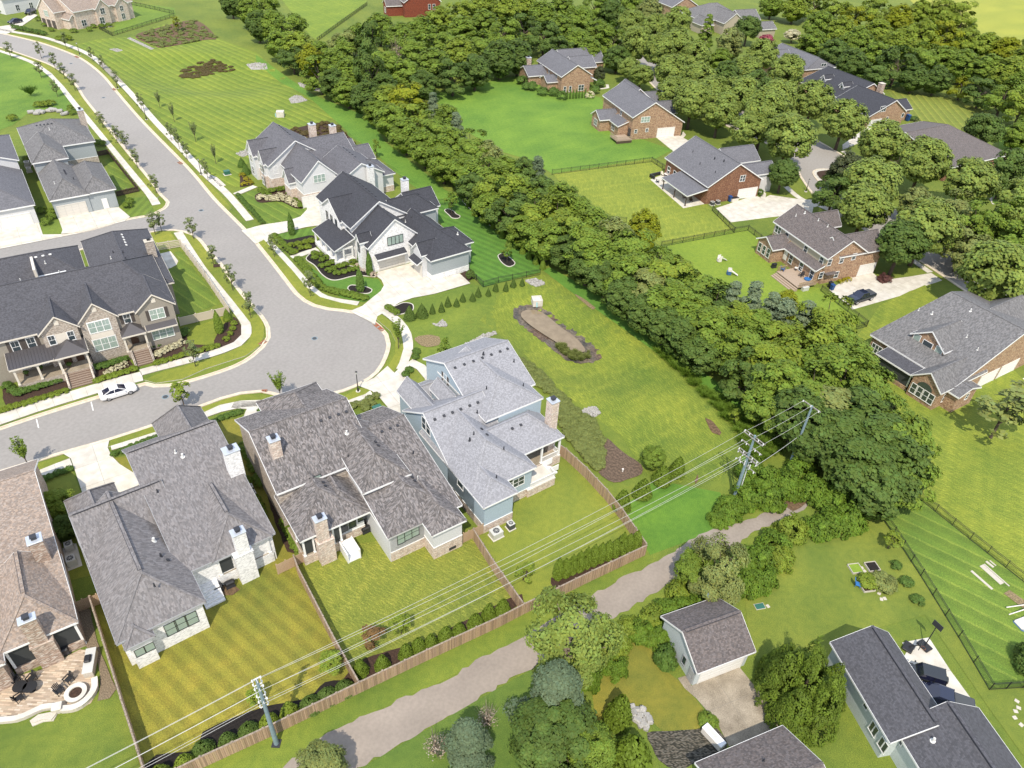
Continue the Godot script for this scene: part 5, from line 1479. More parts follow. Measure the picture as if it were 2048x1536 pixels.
	win(h,"n",0.55,Vector3(17.6,4.0,0.62),1.2,1.6,2,2); win(h,"n",0.55,Vector3(17.6,1.5,0.62),1.3,1.8,2,2)
	win(h,"l",-3.7,Vector3(-3.74,4.4,-9.0),1.9,1.7,3,2,{"gm": "blind_glass"})
	for z in [-11.6,-9.0,-6.4]: door(h,"l",-3.7,Vector3(-3.74,1.3,z),1.7,2.4,"dark_shutter")
	h=house("pale_house","white house corner with beige roof beyond the parked cars",zn(90,110),0.0,62.0,"white_board","roof_beige")
	wing(h,[-2.0,16.0,-16.0,0.0],5.0,"x",9.0,"gg")
	win(h,"n",-0.38,Vector3(3.0,1.6,-0.36),1.2,1.8,2,2); win(h,"n",-0.38,Vector3(8.0,1.6,-0.36),1.2,1.8,2,2)
	# --- red brick house at the top
	h=house("red_brick_house","red brick gable house behind the tall treeline at the top",zx(1425,10),5.2,25.0,"red_brick","roof_brown")
	wing(h,[-15.0,0.0,-24.0,0.0],5.2,"z",10.0,"gg")
	wing(h,[-21.0,-12.0,-9.0,-3.0],3.6,"x",5.8,"gg")
	for x in [-3.0,-4.8]: win(h,"n",-0.32,Vector3(x,3.4,-0.3),0.9,1.7,1,2)
	win(h,"l",-20.68,Vector3(-20.72,1.8,-6.0),1.6,1.8,3,2)
	# --- brick houses on the far side of the hedgerow
	h=house("hedge_garden_house","two-storey brown brick house ringed by clipped shrubs with low side wings",zk(405,370),4.9,25.0,"tan_brick","roof_mid","white_trim")
	wing(h,[0.0,10.2,-17.5,0.0],4.9,"z",7.9,"gg")
	wing(h,[-6.2,1.0,-17.5,-9.5],2.8,"x",4.8,"gg")
	wing(h,[-3.2,1.0,-8.0,-2.6],2.8,"x",4.2,"gg")
	wing(h,[9.0,24.0,-27.0,-17.0],3.2,"x",6.4,"gg",{"wm": "tan_brick"}); wing(h,[8.0,16.0,-16.0,-8.0],4.6,"x",7.0,"gg")
	wing(h,[9.5,12.5,-6.0,-1.0],[4.2,2.9],"z",4.22,"gg",{"rp": 9.52,"open": true,"nocap": true})
	chimney(h,-4.6,-3.2,-15.6,-14.3,0,6.6,"mixed_stone")
	for a in [[1.6,1.2,0.7],[3.4,1.2,0.7],[7.0,1.3,1.7]]: win(h,"n",-0.32,Vector3(a[0],a[1],-0.30),a[2],1.5,1 if a[2]<1 else 2,2)
	for z in [-4.0,-9.0]: win(h,"l",0.38,Vector3(0.36,3.8,z),0.9,1.2,1,2)
	h=house("deck_house","tan brick house with a grey roof, small wooden deck and blue bin",zk(968,690),5.9,22.0,"tan_brick","roof_mid")
	wing(h,[0.0,15.6,-18.0,0.0],[5.9,3.6],"z",9.3,"gg",{"rp": 6.0})
	wing(h,[4.0,13.0,-22.0,-13.0],5.2,"z",8.6,"gg")
	wing(h,[9.0,17.5,-12.0,-7.0],3.6,"x",6.2,"gg"); wing(h,[9.0,16.5,-20.0,-14.0],4.0,"x",6.4,"gg",{"wm": "beige_board"})
	wing(h,[-5.4,1.0,-13.0,-7.4],3.1,"x",4.9,"gg")
	wing(h,[-2.6,0.8,-9.0,-2.4],[3.0,4.2],"z",4.22,"gg",{"rp": 0.78,"nocap": true})
	win(h,"n",-0.32,zk(1067,705),2.4,1.3,3,2,{"gm": "blind_glass"})
	win(h,"n",-0.32,zk(990,798),0.7,0.8); win(h,"n",-0.32,zk(1078,788),0.7,0.8)
	garage_door(h,"n",-0.32,Vector3(10.5,1,-0.32),4.9,2.3)
	win(h,"l",-5.08,Vector3(-5.12,1.7,-10.2),1.8,1.5,3,2); win(h,"l",-2.2,Vector3(-2.26,1.7,-5.6),1.5,1.5,2,2); door(h,"l",0.38,Vector3(0.34,1.7,-1.4),1.4,2.0,"glass"); win(h,"l",0.38,Vector3(0.34,4.7,-7),0.8,1.1,1,2)
	bx(h,"deck_floor",Vector3(-2.4,0.75,-0.4),Vector3(4.4,0.12,4.0),M.deck_wood)
	for a in [[Vector3(-4.5,0.8,1.5),Vector3(-0.3,0.8,1.5)],[Vector3(-4.5,0.8,-2.3),Vector3(-4.5,0.8,1.5)]]: rail(h,a[0],a[1],"deck_wood",0.95,0.16)
	bx(h,"deck_skirt",Vector3(-2.4,0.35,1.5),Vector3(4.3,0.7,0.06),M.dark_wood)
	h=house("porch_house","brown brick gable house with a covered rear porch on posts",zk(1560,1240),4.1,25.0,"brown_brick","roof_mid")
	w=wing(h,[0.0,14.8,-17.4,0.0],4.1,"z",8.5,"gg")
	pipes(w,[[-13,-3.2,"vent"],[-8,-4.5,"vent"],[-6.5,-2.0,"vent",0.12],[-4.0,-1.4,"vent",0.12],[-2.6,-4.2,"vent"]])
	wing(h,[11.0,19.5,-6.5,-1.5],4.6,"x",6.4,"gg",{"wm": "white_board"}); wing(h,[11.0,20.5,-16.0,-8.5],4.6,"x",7.0,"gg",{"wm": "white_board"})
	wing(h,[-4.8,0.4,-10.6,-0.3],[2.6,3.5],"z",3.52,"gg",{"open": true,"rp": 0.38,"nocap": true})
	for z in [-10.0,-5.4,-0.9]: post(h,-4.4,z,0,2.55,0.16,"dark_wood")
	bx(h,"porch_beam",Vector3(-4.4,2.45,-5.4),Vector3(0.16,0.2,9.6),M.dark_wood)
	win(h,"n",-0.32,zk(1832,1168),1.3,1.3,2,2)
	garage_door(h,"n",-0.32,zk(1860,1310),4.9,2.2)
	for z in [-15.5,-13.0]: win(h,"l",0.38,Vector3(0.34,1.8,z),0.9,1.5,1,2)
	h=house("step_deck_house","tan brick house with beige upper storey and a broad stepped deck",zm(975,325),5.4,24.0,"tan_brick","roof_brown")
	w=wing(h,[0.0,9.4,-15.8,0.0],5.4,"z",8.4,"gg",{"rp": 4.7}); pipes(w,[[-12.6,-0.6,"light_vent",0.1],[-13.4,-1.8,"light_vent"],[-9.0,-0.4,"light_vent"],[-6.4,-0.4,"light_vent"]])
	bx(h,"upper_cladding",Vector3(0.36,4.2,-7.9),Vector3(0.06,2.4,15.0),M.beige_board)
	wing(h,[3.0,13.8,-6.5,-0.15],5.2,"x",7.8,"gg"); wing(h,[4.0,12.5,-15.0,-10.5],5.2,"x",7.6,"gg")
	wing(h,[-1.5,0.8,-10.5,-0.4],[3.0,4.0],"z",4.02,"gg",{"rp": 0.78,"nocap": true})
	wing(h,[-4.2,1.0,-14.6,-9.4],3.0,"x",4.6,"gg")
	for a in [[-11.6],[-6.0],[-1.6]]: win(h,"l",0.3,Vector3(0.30,4.3,a[0]),0.9,1.2,1,2)
	win(h,"l",0.3,Vector3(0.30,4.3,-14.2),1.5,1.3,2,2)
	for z in [-13.3,-12.0,-10.7]: win(h,"l",-3.88,Vector3(-3.92,1.7,z),0.8,1.7,1,2)
	for z in [-7.4,-4.4,-1.4]: win(h,"l",-1.12,Vector3(-1.16,1.7,z),0.9,1.6,1,2)
	door(h,"l",-1.12,Vector3(-1.16,1.8,-9.0),0.95,2.0,"garage_white")
	for p in [zm(983,342),zm(1050,328),zm(1117,310),zm(937,412),zm(1020,408)]: win(h,"n",-0.32,p,0.8,1.2,1,2)
	garage_door(h,"n",-0.47,Vector3(10.6,1,-0.48),4.9,2.2)
	bx(h,"side_hood",Vector3(1.7,2.3,0.1),Vector3(2.4,0.1,1.0),M.roof_brown)
	bx(h,"deck_floor",Vector3(-3.4,0.72,-2.6),Vector3(4.2,0.12,6.2),M.deck_wood)
	steps(h,-5.6,0.5,-5.5,-6.7,0.7,3,"deck_wood","","x")
	rail(h,Vector3(-5.4,0.75,0.5),Vector3(-1.4,0.75,0.5),"fresh_wood",0.95,0.14)
	rail(h,Vector3(-5.4,0.75,-5.6),Vector3(-3.4,0.75,-5.6),"fresh_wood",0.95,0.14)
	h=house("screened_house","large tan brick house with a pewter roof, dormer and black screened porch",zm(1585,1065),3.6,33.0,"tan_brick","roof_pewter")
	w=wing(h,[3.9,33.0,-15.0,0.0],[3.6,3.6],"z",9.0,"hg",{"rp": 18.0,"i0": 2.5})
	pipes(w,[[-11.5,-5.4,"light_vent",0.1],[-13.4,-6.0,"light_vent"],[-8.0,-1.6,"light_vent",0.1],[-2.4,-7.0,"light_vent"],[-5.0,-6.0,"light_vent"]])
	wing(h,[0.5,12.0,-5.1,0.0],3.5,"x",5.6,"gn")
	wing(h,[2.5,8.0,-1.2,1.7],3.2,"z",4.0,"ng")
	wing(h,[6.9,14.0,-10.7,-4.7],5.5,"x",7.7,"gn")
	wing(h,[1.1,7.4,-11.5,-4.9],[3.1,3.7],"z",3.72,"gg",{"open": true,"rp": 7.38,"rm": "roof_charcoal","nocap": true})
	bx(h,"porch_base",Vector3(1.45,0.35,-8.2),Vector3(0.3,0.7,6.0),M.tan_brick)
	bx(h,"insect_screen",Vector3(1.45,1.8,-8.2),Vector3(0.05,2.2,6.0),M.screen)
	bx(h,"insect_screen",Vector3(3.4,1.6,-11.1),Vector3(3.8,2.8,0.05),M.screen)
	for z in [-11.1,-5.3]: post(h,1.45,z,0,3.05,0.2)
	for z in [-4.0,-3.0,-2.0,-1.1]: win(h,"l",0.82,Vector3(0.78,1.6,z),0.75,1.6,1,2)
	var ar:=MB.new()
	for k in 8: ar.poly([Vector3(0.74,2.55,-2.55),Vector3(0.74,2.55+sin(PI*k/8)*1.0,-2.55-cos(PI*k/8)*1.2),Vector3(0.74,2.55+sin(PI*(k+1)/8)*1.0,-2.55-cos(PI*(k+1)/8)*1.2)],Vector3.LEFT)
	put(ar,"arched_window",M.glass,h)
	for z in [-9.6,-5.8]: win(h,"l",7.22,Vector3(7.2,5.1,z),1.0,1.5,1,1,{"gm": "blind_glass"})
	win(h,"l",7.22,Vector3(7.2,5.2,-7.7),1.5,0.9,1,1)
	win(h,"l",4.28,Vector3(4.2,1.7,-13.3),1.7,1.4,3,2)
	win(h,"n",-0.32,zm(1955,930),2.2,1.3,3,2); win(h,"n",-0.32,zm(1848,1032),0.6,0.8,1,2); win(h,"n",1.38,zm(1735,1075),0.6,1.0,1,2); win(h,"n",-0.32,zm(1618,1078),1.3,1.4,2,2)
	for x in [14.0,19.5]: garage_door(h,"n",-0.3,Vector3(x,1,-0.3),4.6,2.3)
	wing(h,[21.0,30.0,-11.0,-3.5],5.0,"x",8.0,"gg",{"wm": "white_board"})
	# --- top right houses
	h=house("tan_gable_house","tan brick house with a pale grey clipped gable roof and blue metal porch",zl(350,310),4.6,26.0,"tan_brick","roof_mid")
	wing(h,[0.0,13.0,-20.0,0.0],4.6,"z",7.4,"gh",{"i1": 2.0})
	wing(h,[-9.0,4.0,-19.0,-9.0],4.4,"x",7.2,"gg")
	win(h,"n",-0.38,zl(492,280),2.0,1.6,2,2); win(h,"n",-0.38,zl(402,370),0.8,1.4); win(h,"n",-0.38,zl(458,355),0.7,0.9)
	wing(h,[13.5,20.0,-12.0,-5.0],[2.8,3.4],"z",3.42,"gg",{"open": true,"rm": "car_navy","rp": 19.98,"nocap": true}); post(h,19.6,-5.4,0,3.2,0.2,"dark_wood"); post(h,13.9,-5.4,0,2.7,0.2,"dark_wood")
	h=house("dormer_house","brick house with a near-black roof, two white dormers and a stone chimney",zl(830,665),3.6,28.0,"tan_brick","roof_black")
	wing(h,[0.0,14.8,-13.5,0.8],3.6,"z",7.2,"gg",{"rp": 9.0})
	w=wing(h,[3.4,20.5,-31.0,-12.5],3.9,"z",7.4,"gg",{"rp": 14.5})
	for z in [-17.5,-25.0]:
		wing(h,[7.0,11.0,z-1.0,z+1.0],5.9,"x",7.0,"gn",{"oh": 0.15,"wm": "white_board"})
		win(h,"l",7.3,Vector3(7.26,5.5,z),0.6,1.0,1,1)
	wing(h,[13.0,19.5,-7.5,-1.0],3.2,"x",5.2,"gg")
	chimney(h,15.6,17.0,-12.0,-10.6,2,7.6,"mixed_stone","stone_cap",false)
	win(h,"n",0.48,zl(955,612),2.2,1.4,3,2); win(h,"n",0.48,zl(985,688),0.6,0.9,1,1); win(h,"n",0.48,zl(1107,660),0.8,1.0,1,1)
	garage_door(h,"n",0.48,Vector3(3.4,1,0.48),4.6,2.2)
	h=house("brown_gable_house","low brick house with a brown-grey hipped roof and dark brown front gable",zl(1460,1075),3.4,30.0,"brown_brick","roof_brown")
	wing(h,[0.0,24.0,-26.0,0.0],3.4,"x",7.4,"gh",{"rp": -14.0,"i1": 8.0})
	wing(h,[-1.2,8.0,-19.0,-11.0],3.4,"x",6.8,"gg",{"wm": "brown_board"})
	win(h,"l",-0.9,Vector3(-0.94,3.4,-15.0),1.6,1.5,2,2)
	win(h,"n",-0.38,Vector3(20.5,1.7,-0.36),1.5,1.4,2,2)
	h=house("hip_roof_house","house with steep grey hipped roofs half hidden by trees at the top",zy(1390,130),4.2,26.0,"beige_board","roof_pewter")
	wing(h,[0.0,20.0,-10.0,6.0],4.2,"x",8.4,"hh")
	wing(h,[6.0,16.0,-4.0,12.0],4.2,"z",7.6,"gg"); wing(h,[16.0,26.0,0.0,9.0],4.0,"x",7.0,"gg"); wing(h,[-2.0,4.0,2.0,9.0],3.2,"z",5.6,"gh")
	h=house("tan_corner_house","tan brick gable corner beside the hipped roofs at the top",zy(1435,45),4.6,26.0,"tan_brick","roof_mid")
	wing(h,[-13.0,0.0,-18.0,0.0],4.6,"z",8.0,"gg")
	win(h,"n",-0.32,Vector3(-3.0,3.2,-0.3),0.9,1.4,1,2)
	h=house("grey_shed","small grey roofed outbuilding beside the pink crepe myrtle",V(1546,58),3.0,26.0,"beige_board","roof_pewter","white_trim","shed")
	wing(h,[-6.0,2.0,-7.0,0.0],3.0,"x",5.0,"gg")
	# --- near right: garage, white-sided house, low roof
	h=house("detached_garage","pale blue detached garage with brown shingle roof at the lane",zq(1155,725),2.9,24.0,"pale_blue_board","roof_brown","white_trim","garage")
	w=wing(h,[0.0,6.85,-6.8,0.0],2.9,"x",5.0,"gg",{"rm": "roof_brown"}); ridge_vent(w)
	garage_door(h,"n",-0.36,Vector3(3.4,1,-0.36),4.9,2.1,"garage_white")
	door(h,"l",0.3,Vector3(0.28,1.05,-0.9),0.85,2.0,"grey_trim"); win(h,"l",0.3,Vector3(0.28,1.5,-2.3),0.5,1.2,1,1,{"fm": "grey_trim"})
	h=house("near_roof_house","low house at the frame edge with a grey-brown shingle roof",zq(1140,1245),3.2,24.0,"pale_blue_board","roof_brown")
	w=wing(h,[0.0,9.4,0.0,9.0],3.2,"x",5.2,"gg"); pipes(w,[[5.2,-2.2,"vent"]])
	h=house("white_sided_house","white sided house with dark grey roofs beside the striped lawn",zo(800,1160),3.6,-76.4,"pale_blue_board","roof_charcoal")
	w=wing(h,[0.0,14.0,-9.05,0.0],3.6,"x",6.2,"gg"); ridge_vent(w); pipes(w,[[2.4,2.6,"light_vent",0.12]])
	w=wing(h,[-8.7,1.5,-5.3,1.25],3.6,"x",5.4,"gg",{"rp": -2.8}); ridge_vent(w)
	for x in [1.0,2.5]: win(h,"n",0.87,Vector3(x-1.6,1.9,0.90),0.9,1.3,2,1)
	win(h,"n",0.87,Vector3(-2.4,2.9,0.90),0.5,0.9,1,1); win(h,"n",-0.38,Vector3(1.2,2.9,-0.35),0.5,0.9,1,1)
# ------------------------------------------------------------------ plants
var PM:={}
func rdir()->Vector3:
	var y:=rng.randf_range(-1,1)
	var a:=rng.randf()*TAU
	var r:=sqrt(1-y*y)
	return Vector3(r*cos(a),y,r*sin(a))
class LB:
	var v:=PackedVector3Array()
	var n:=PackedVector3Array()
	var c:=PackedColorArray()
	var idx:=PackedInt32Array()
	func leaf(p: Vector3,nn: Vector3,tg: Vector3,l: float,w: float,col: Color)->void:
		var b:=nn.cross(tg).normalized()
		var i:=v.size()
		v.append(p-tg*l); v.append(p+b*w-nn*w*0.25); v.append(p+tg*l); v.append(p-b*w-nn*w*0.25)
		for k in 4:
			n.append(nn); c.append(col)
		idx.append_array([i,i+1,i+2,i,i+2,i+3])
	func mesh()->ArrayMesh:
		var a:=[]
		a.resize(Mesh.ARRAY_MAX)
		a[Mesh.ARRAY_VERTEX]=v; a[Mesh.ARRAY_NORMAL]=n; a[Mesh.ARRAY_COLOR]=c; a[Mesh.ARRAY_INDEX]=idx
		var m:=ArrayMesh.new()
		m.add_surface_from_arrays(Mesh.PRIMITIVE_TRIANGLES,a)
		return m
func clump(lb: LB,c: Vector3,rc: Vector3,away: Vector3,n: int,ls: float,tone: float,hue:=0.10,dome:=0.35)->void:
	var ao:=away.normalized() if away.length()>0.01 else Vector3.UP
	for i in n:
		var d:=rdir()
		if d.dot(ao)<-0.35: d=(d-2.0*d.dot(ao)*ao)
		var p:=c+Vector3(d.x*rc.x,d.y*rc.y,d.z*rc.z)*rng.randf_range(0.62,1.08)
		var nn:=(d*0.8+rdir()*0.55+ao*dome*2.0+Vector3(0,0.25,0)).normalized()
		var tg:=nn.cross(rdir()).normalized()
		var s:=ls*rng.randf_range(0.65,1.3)
		var k:=tone*rng.randf_range(0.74,1.0)
		var y:=rng.randf_range(-hue,hue)
		lb.leaf(p,nn,tg,s*0.62,s*0.42,Color(clampf(k*(1+y),0,1),clampf(k,0,1),clampf(k*(1-y),0,1)))
# every plant mesh stands 1 m high or as given by H, at the origin
func plant(kind: String,sd: int)->Dictionary:
	var key:=kind+str(sd)
	if PM.has(key): return PM[key]
	rng.seed=hash(key)
	var fine:=0.62 if sd>=4 else 1.0
	var more:=2.3 if sd>=4 else 1.0
	var lb:=LB.new()
	var tb:=MB.new()
	var H:=9.0
	var R:=3.6
	match kind:
		"broad","hedge":
			if kind=="hedge": R=3.3
			var low:=0.24 if kind=="broad" else 0.06
			var nc:=130 if kind=="broad" else 130
			var cy:=H*(low+1.0)*0.5
			var ry:=H*(1.0-low)*0.5
			tb.tube(Vector3(0,-0.1,0),Vector3(0.1,H*0.38,0.05),0.26,0.18,8,false)
			tb.tube(Vector3(0.1,H*0.38,0.05),Vector3(0,H*0.8,0),0.18,0.05,6,false)
			for i in nc:
				var d:=rdir()
				var k:=rng.randf_range(0.80,1.0) if i % 4 else rng.randf_range(0.3,0.8)
				var c:=Vector3(d.x*R*0.84*k,cy+d.y*ry*0.86*k,d.z*R*0.84*k)
				var yy:=(c.y-(cy-ry))/(2*ry)
				var w:=1.0
				if kind=="broad": w=lerpf(1.0,0.86,yy)
				else: w=lerpf(1.0,0.74,yy)*rng.randf_range(0.85,1.2)
				c.x*=w; c.z*=w
				var rc:=R*rng.randf_range(0.15,0.27)
				clump(lb,c,Vector3(rc,rc*0.82,rc),c-Vector3(0,cy*0.8,0),int((72 if kind=="broad" else 68)*more),0.34*fine,rng.randf_range(0.70,1.0))
				if i % 9==0: tb.tube(Vector3(0.08,H*0.34,0.04),c,0.09,0.025,5,false)
		"lobed":
			# tall and loose, limbs showing
			R=3.4
			tb.tube(Vector3(0,-0.1,0),Vector3(0.3,H*0.5,0.1),0.25,0.14,8,false)
			for i in 40:
				var a:=rng.randf()*TAU
				var y:=rng.randf_range(0.22,0.97)
				var rr:=R*sqrt(maxf(0.05,1-pow((y-0.5)/0.55,2)))*rng.randf_range(0.35,0.95)
				var c:=Vector3(cos(a)*rr,H*y,sin(a)*rr)
				clump(lb,c,Vector3(0.95,0.7,0.95)*rng.randf_range(0.75,1.2),Vector3(c.x,1.2,c.z),int(125*more),0.34*fine,rng.randf_range(0.7,1.0))
				if i % 3==0: tb.tube(Vector3(0.15,H*clampf(y-0.3,0.15,0.5),0.05),c,0.09,0.03,5,false)
		"pine":
			R=3.0
			tb.tube(Vector3(0,-0.1,0),Vector3(0,H*0.95,0),0.2,0.03,7,false)
			for i in 60:
				var y:=rng.randf_range(0.10,0.98)
				var a:=rng.randf()*TAU
				var rr:=R*(1.05-y)*rng.randf_range(0.45,1.0)
				var c:=Vector3(cos(a)*rr,H*y,sin(a)*rr)
				clump(lb,c,Vector3(0.75,0.42,0.75)*rng.randf_range(0.8,1.25),Vector3(c.x,1.0,c.z),int(95*more),0.30*fine,rng.randf_range(0.72,1.0),0.06)
				if i % 4==0: tb.tube(Vector3(0,H*y-0.2,0),c,0.06,0.02,4,false)
		"cone","column","drop":
			# clipped-looking evergreens, 3 m high
			H=3.0
			R=0.95 if kind=="cone" else (0.5 if kind=="column" else 0.95)
			tb.tube(Vector3(0,-0.05,0),Vector3(0,H*0.5,0),0.06,0.04,6,false)
			for i in (2600 if kind != "column" else 1900):
				var y:=rng.randf()
				if kind != "column": y=1.0-sqrt(rng.randf())
				var pr:=(1.0-pow(y,1.25)) if kind=="cone" else ((1.0-pow(y,3.2))*smoothstep(-0.2,0.15,y) if kind=="column" else pow(1.0-y,0.66)*smoothstep(-0.14,0.16,y))
				var a:=rng.randf()*TAU
				var rr:=R*pr*(rng.randf_range(0.82,1.05)+0.10*sin(a*5+y*17.0)*sin(y*23.0+a*2))
				var p:=Vector3(cos(a)*rr,0.05+y*(H-0.1),sin(a)*rr)
				var nn:=(Vector3(cos(a),0.45,sin(a))+rdir()*0.65).normalized()
				var k:=rng.randf_range(0.62,1.0)
				var s:=rng.randf_range(0.09,0.17)
				lb.leaf(p,nn,nn.cross(Vector3(rdir().x*0.5,1,rdir().z*0.5).normalized().cross(nn)).normalized(),s*0.8,s*0.45,Color(k,k,k))
		"cedar":
			H=9.0; R=4.2
			tb.tube(Vector3(0,-0.1,0),Vector3(0,H*0.6,0),0.3,0.1,7,false)
			var lobes:=[[Vector3(0,0,0),9.0,2.4],[Vector3(1.9,0,0.6),7.4,2.0],[Vector3(-1.7,0,1.0),7.0,2.1],[Vector3(0.4,0,-1.9),7.6,2.0],[Vector3(2.2,0,-1.6),5.4,1.7],[Vector3(-2.2,0,-1.2),5.8,1.8],[Vector3(0.6,0,2.3),5.6,1.8]]
			for L in lobes:
				for i in 150:
					var y:=1.0-sqrt(rng.randf())
					var a:=rng.randf()*TAU
					var rr: float=L[2]*(1.0-pow(y,1.15))*rng.randf_range(0.88,1.05)
					var c: Vector3=L[0]+Vector3(cos(a)*rr,0.2+y*(L[1]-0.4),sin(a)*rr)
					clump(lb,c,Vector3(0.36,0.55,0.36),Vector3(cos(a),0.6,sin(a)),48,0.15,rng.randf_range(0.6,1.0),0.06)
		"young":
			H=4.6; R=1.0
			tb.tube(Vector3(0,-0.05,0),Vector3(0.03,H*0.6,0.02),0.055,0.04,6,false)
			for i in 26:
				var y:=rng.randf_range(0.38,1.0)
				var a:=rng.randf()*TAU
				var rr:=R*sqrt(maxf(0.04,1-pow((y-0.62)/0.42,2)))*rng.randf_range(0.2,0.95)
				var c:=Vector3(cos(a)*rr,H*y,sin(a)*rr)
				clump(lb,c,Vector3(0.30,0.32,0.30),c-Vector3(0,H*0.5,0),30,0.19,rng.randf_range(0.7,1.0))
				if i % 2==0: tb.tube(Vector3(0.03,H*clampf(y-0.28,0.3,0.6),0.02),c,0.025,0.01,4,false)
		"vase":
			H=5.0; R=0.9
			tb.tube(Vector3(0,-0.05,0),Vector3(0,H*0.34,0),0.06,0.05,6,false)
			for i in 13:
				var a:=TAU*i/13.0+rng.randf()*0.4
				var rr:=R*rng.randf_range(0.25,1.0)
				var t:=Vector3(cos(a)*rr,H*rng.randf_range(0.72,1.0),sin(a)*rr)
				tb.tube(Vector3(0,H*0.3,0),t,0.03,0.01,4,false)
				for k in 7:
					var q:=Vector3(0,H*0.34,0).lerp(t,0.25+0.75*k/6.0)
					clump(lb,q,Vector3(0.2,0.24,0.2),Vector3(q.x,0.6,q.z),13,0.15,rng.randf_range(0.65,1.0))
		"ball":
			H=1.0; R=0.6
			for i in 34:
				var d:=rdir()
				d.y=absf(d.y)*1.1-0.15
				var c:=Vector3(d.x*R*0.72,0.42+d.y*0.36,d.z*R*0.72)
				clump(lb,c,Vector3(0.20,0.17,0.20),Vector3(d.x,d.y+0.3,d.z),26,0.105,rng.randf_range(0.68,1.0))
		"mound":
			# vines and scrub growing over each other
			H=2.4; R=2.2
			for i in 60:
				var d:=rdir()
				d.y=absf(d.y)
				var k:=rng.randf_range(0.5,1.0)
				var c:=Vector3(d.x*R*0.85*k,0.25+d.y*H*0.72*k*rng.randf_range(0.8,1.2),d.z*R*0.85*k)
				clump(lb,c,Vector3(0.55,0.40,0.55)*rng.randf_range(0.8,1.2),Vector3(d.x,d.y+0.5,d.z),62,0.24,rng.randf_range(0.66,1.0))
		"flower":
			H=0.9; R=0.55
			for i in 26:
				var d:=rdir()
				d.y=absf(d.y)
				clump(lb,Vector3(d.x*R*0.8,0.25+d.y*0.55,d.z*R*0.8),Vector3(0.14,0.12,0.14),d,22,0.085,rng.randf_range(0.8,1.0),0.04)
		"grass":
			H=1.6; R=1.0
			for i in 900:
				var a:=rng.randf()*TAU
				var t:=rng.randf()
				var rr:=R*rng.randf_range(0.1,1.0)*t
				var p:=Vector3(cos(a)*rr*1.1,H*(0.25+0.7*t*rng.randf_range(0.7,1.1)),sin(a)*rr*1.1)
				var tg:=Vector3(cos(a)*0.5,1.0,sin(a)*0.5).normalized()
				var nn:=tg.cross(rdir()).normalized()
				lb.leaf(p,nn,tg,0.26,0.025,Color(1,1,1)*rng.randf_range(0.6,1.0))
		"bare":
			H=3.0; R=1.2
			for i in 70:
				var a:=rng.randf()*TAU
				var t:=Vector3(cos(a)*rng.randf()*R,H*rng.randf_range(0.35,1.0),sin(a)*rng.randf()*R)
				var b:=t*rng.randf_range(0.15,0.5)
				tb.tube(b*0.4,t,0.022,0.006,4,false)
			clump(lb,Vector3(0,1.2,0),Vector3(0.9,1.0,0.9),Vector3.UP,130,0.10,0.9)
	var res:={"crown": lb.mesh(),"trunk": tb.mesh() if tb.v.size() else null,"H": H,"R": R}
	PM[key]=res
	return res
func grow(called: String,label: String,category: String,kind: String,sd: int,at: Vector3,H: float,R: float,m: String,group:="",bark:="bark")->Node3D:
	var d:=plant(kind,sd)
	var sc:=Vector3(R/d.R,H/d.H,R/d.R)
	var yaw:=rng.randf()*TAU
	if d.trunk==null:
		var o:=putm(d.crown,called,M[m])
		o.transform=Transform3D(Basis(Vector3.UP,yaw).scaled_local(sc),at)
		tag(o,label,category,group)
		return o
	var t:=thing(called,label,category,at,0,group)
	t.transform=Transform3D(Basis(Vector3.UP,yaw).scaled_local(sc),at)
	putm(d.trunk,"trunk",M[bark],t)
	putm(d.crown,"crown",M[m],t)
	return t
const TONE:={"B": ["leaf_mid","mid green"],"L": ["leaf_light","light green"],"Y": ["leaf_lime","yellow-green"],"D": ["leaf_dark","dark green"],"S": ["leaf_blue","blue-grey"],"M": ["leaf_street","full rounded green"],"O": ["leaf_olive","olive green"],"T": ["leaf_teal","blue-green"],"V": ["leaf_vine","bright green"],"G": ["leaf_magnolia","dark bronze-green"]}
func wood(list: Array,where: String,group: String,big:=1.12,tall:=1.0,called:="broadleaf_tree")->void:
	# [column, row of the crown's middle, height, radius, tone, kind]
	for i in list.size():
		var a: Array=list[i]
		rng.seed=1000+i*17+hash(where) % 1000
		var kind: String=a[5] if a.size()>5 else ("broad" if a[4]=="M" else ("pine" if a[4] in ["S","T"] else ("lobed" if i % 3==2 else "hedge")))
		var hh: float=a[2]*rng.randf_range(0.94,1.06)*(1.0+(big-1.0)*0.6)*tall
		var at:=down(V(a[0],a[1]),hh*0.55)
		var tn: Array=TONE[a[4]]
		var nm:=called
		if kind=="pine": nm="pine_tree"
		elif kind in ["cedar"]: nm="cedar_tree"
		grow(nm,"%s tree, %s %s" % [tn[1],ordw(i),where],"tree",kind,rng.randi() % 3 if kind in ["broad","hedge","lobed"] else rng.randi() % 2,at,hh,a[3]*big,tn[0],group)
func row_of(called: String,label: String,category: String,kind: String,pts: Array,H: float,R: float,m: String,group: String,at_base:=true)->void:
	# label holds one %s for the ordinal
	for i in pts.size():
		rng.seed=hash(label)+i*31
		var p: Vector2=pts[i]
		var at:=GG(p) if at_base else down(p,H*0.5)
		grow(called,label % ordw(i),category,kind,rng.randi() % 2,at,H*rng.randf_range(0.88,1.12),R*rng.randf_range(0.9,1.1),m,group)
func along(a: Vector2,b: Vector2,n: int)->Array:
	var o:=[]
	for i in n: o.append(a.lerp(b,float(i)/maxf(1,n-1)))
	return o
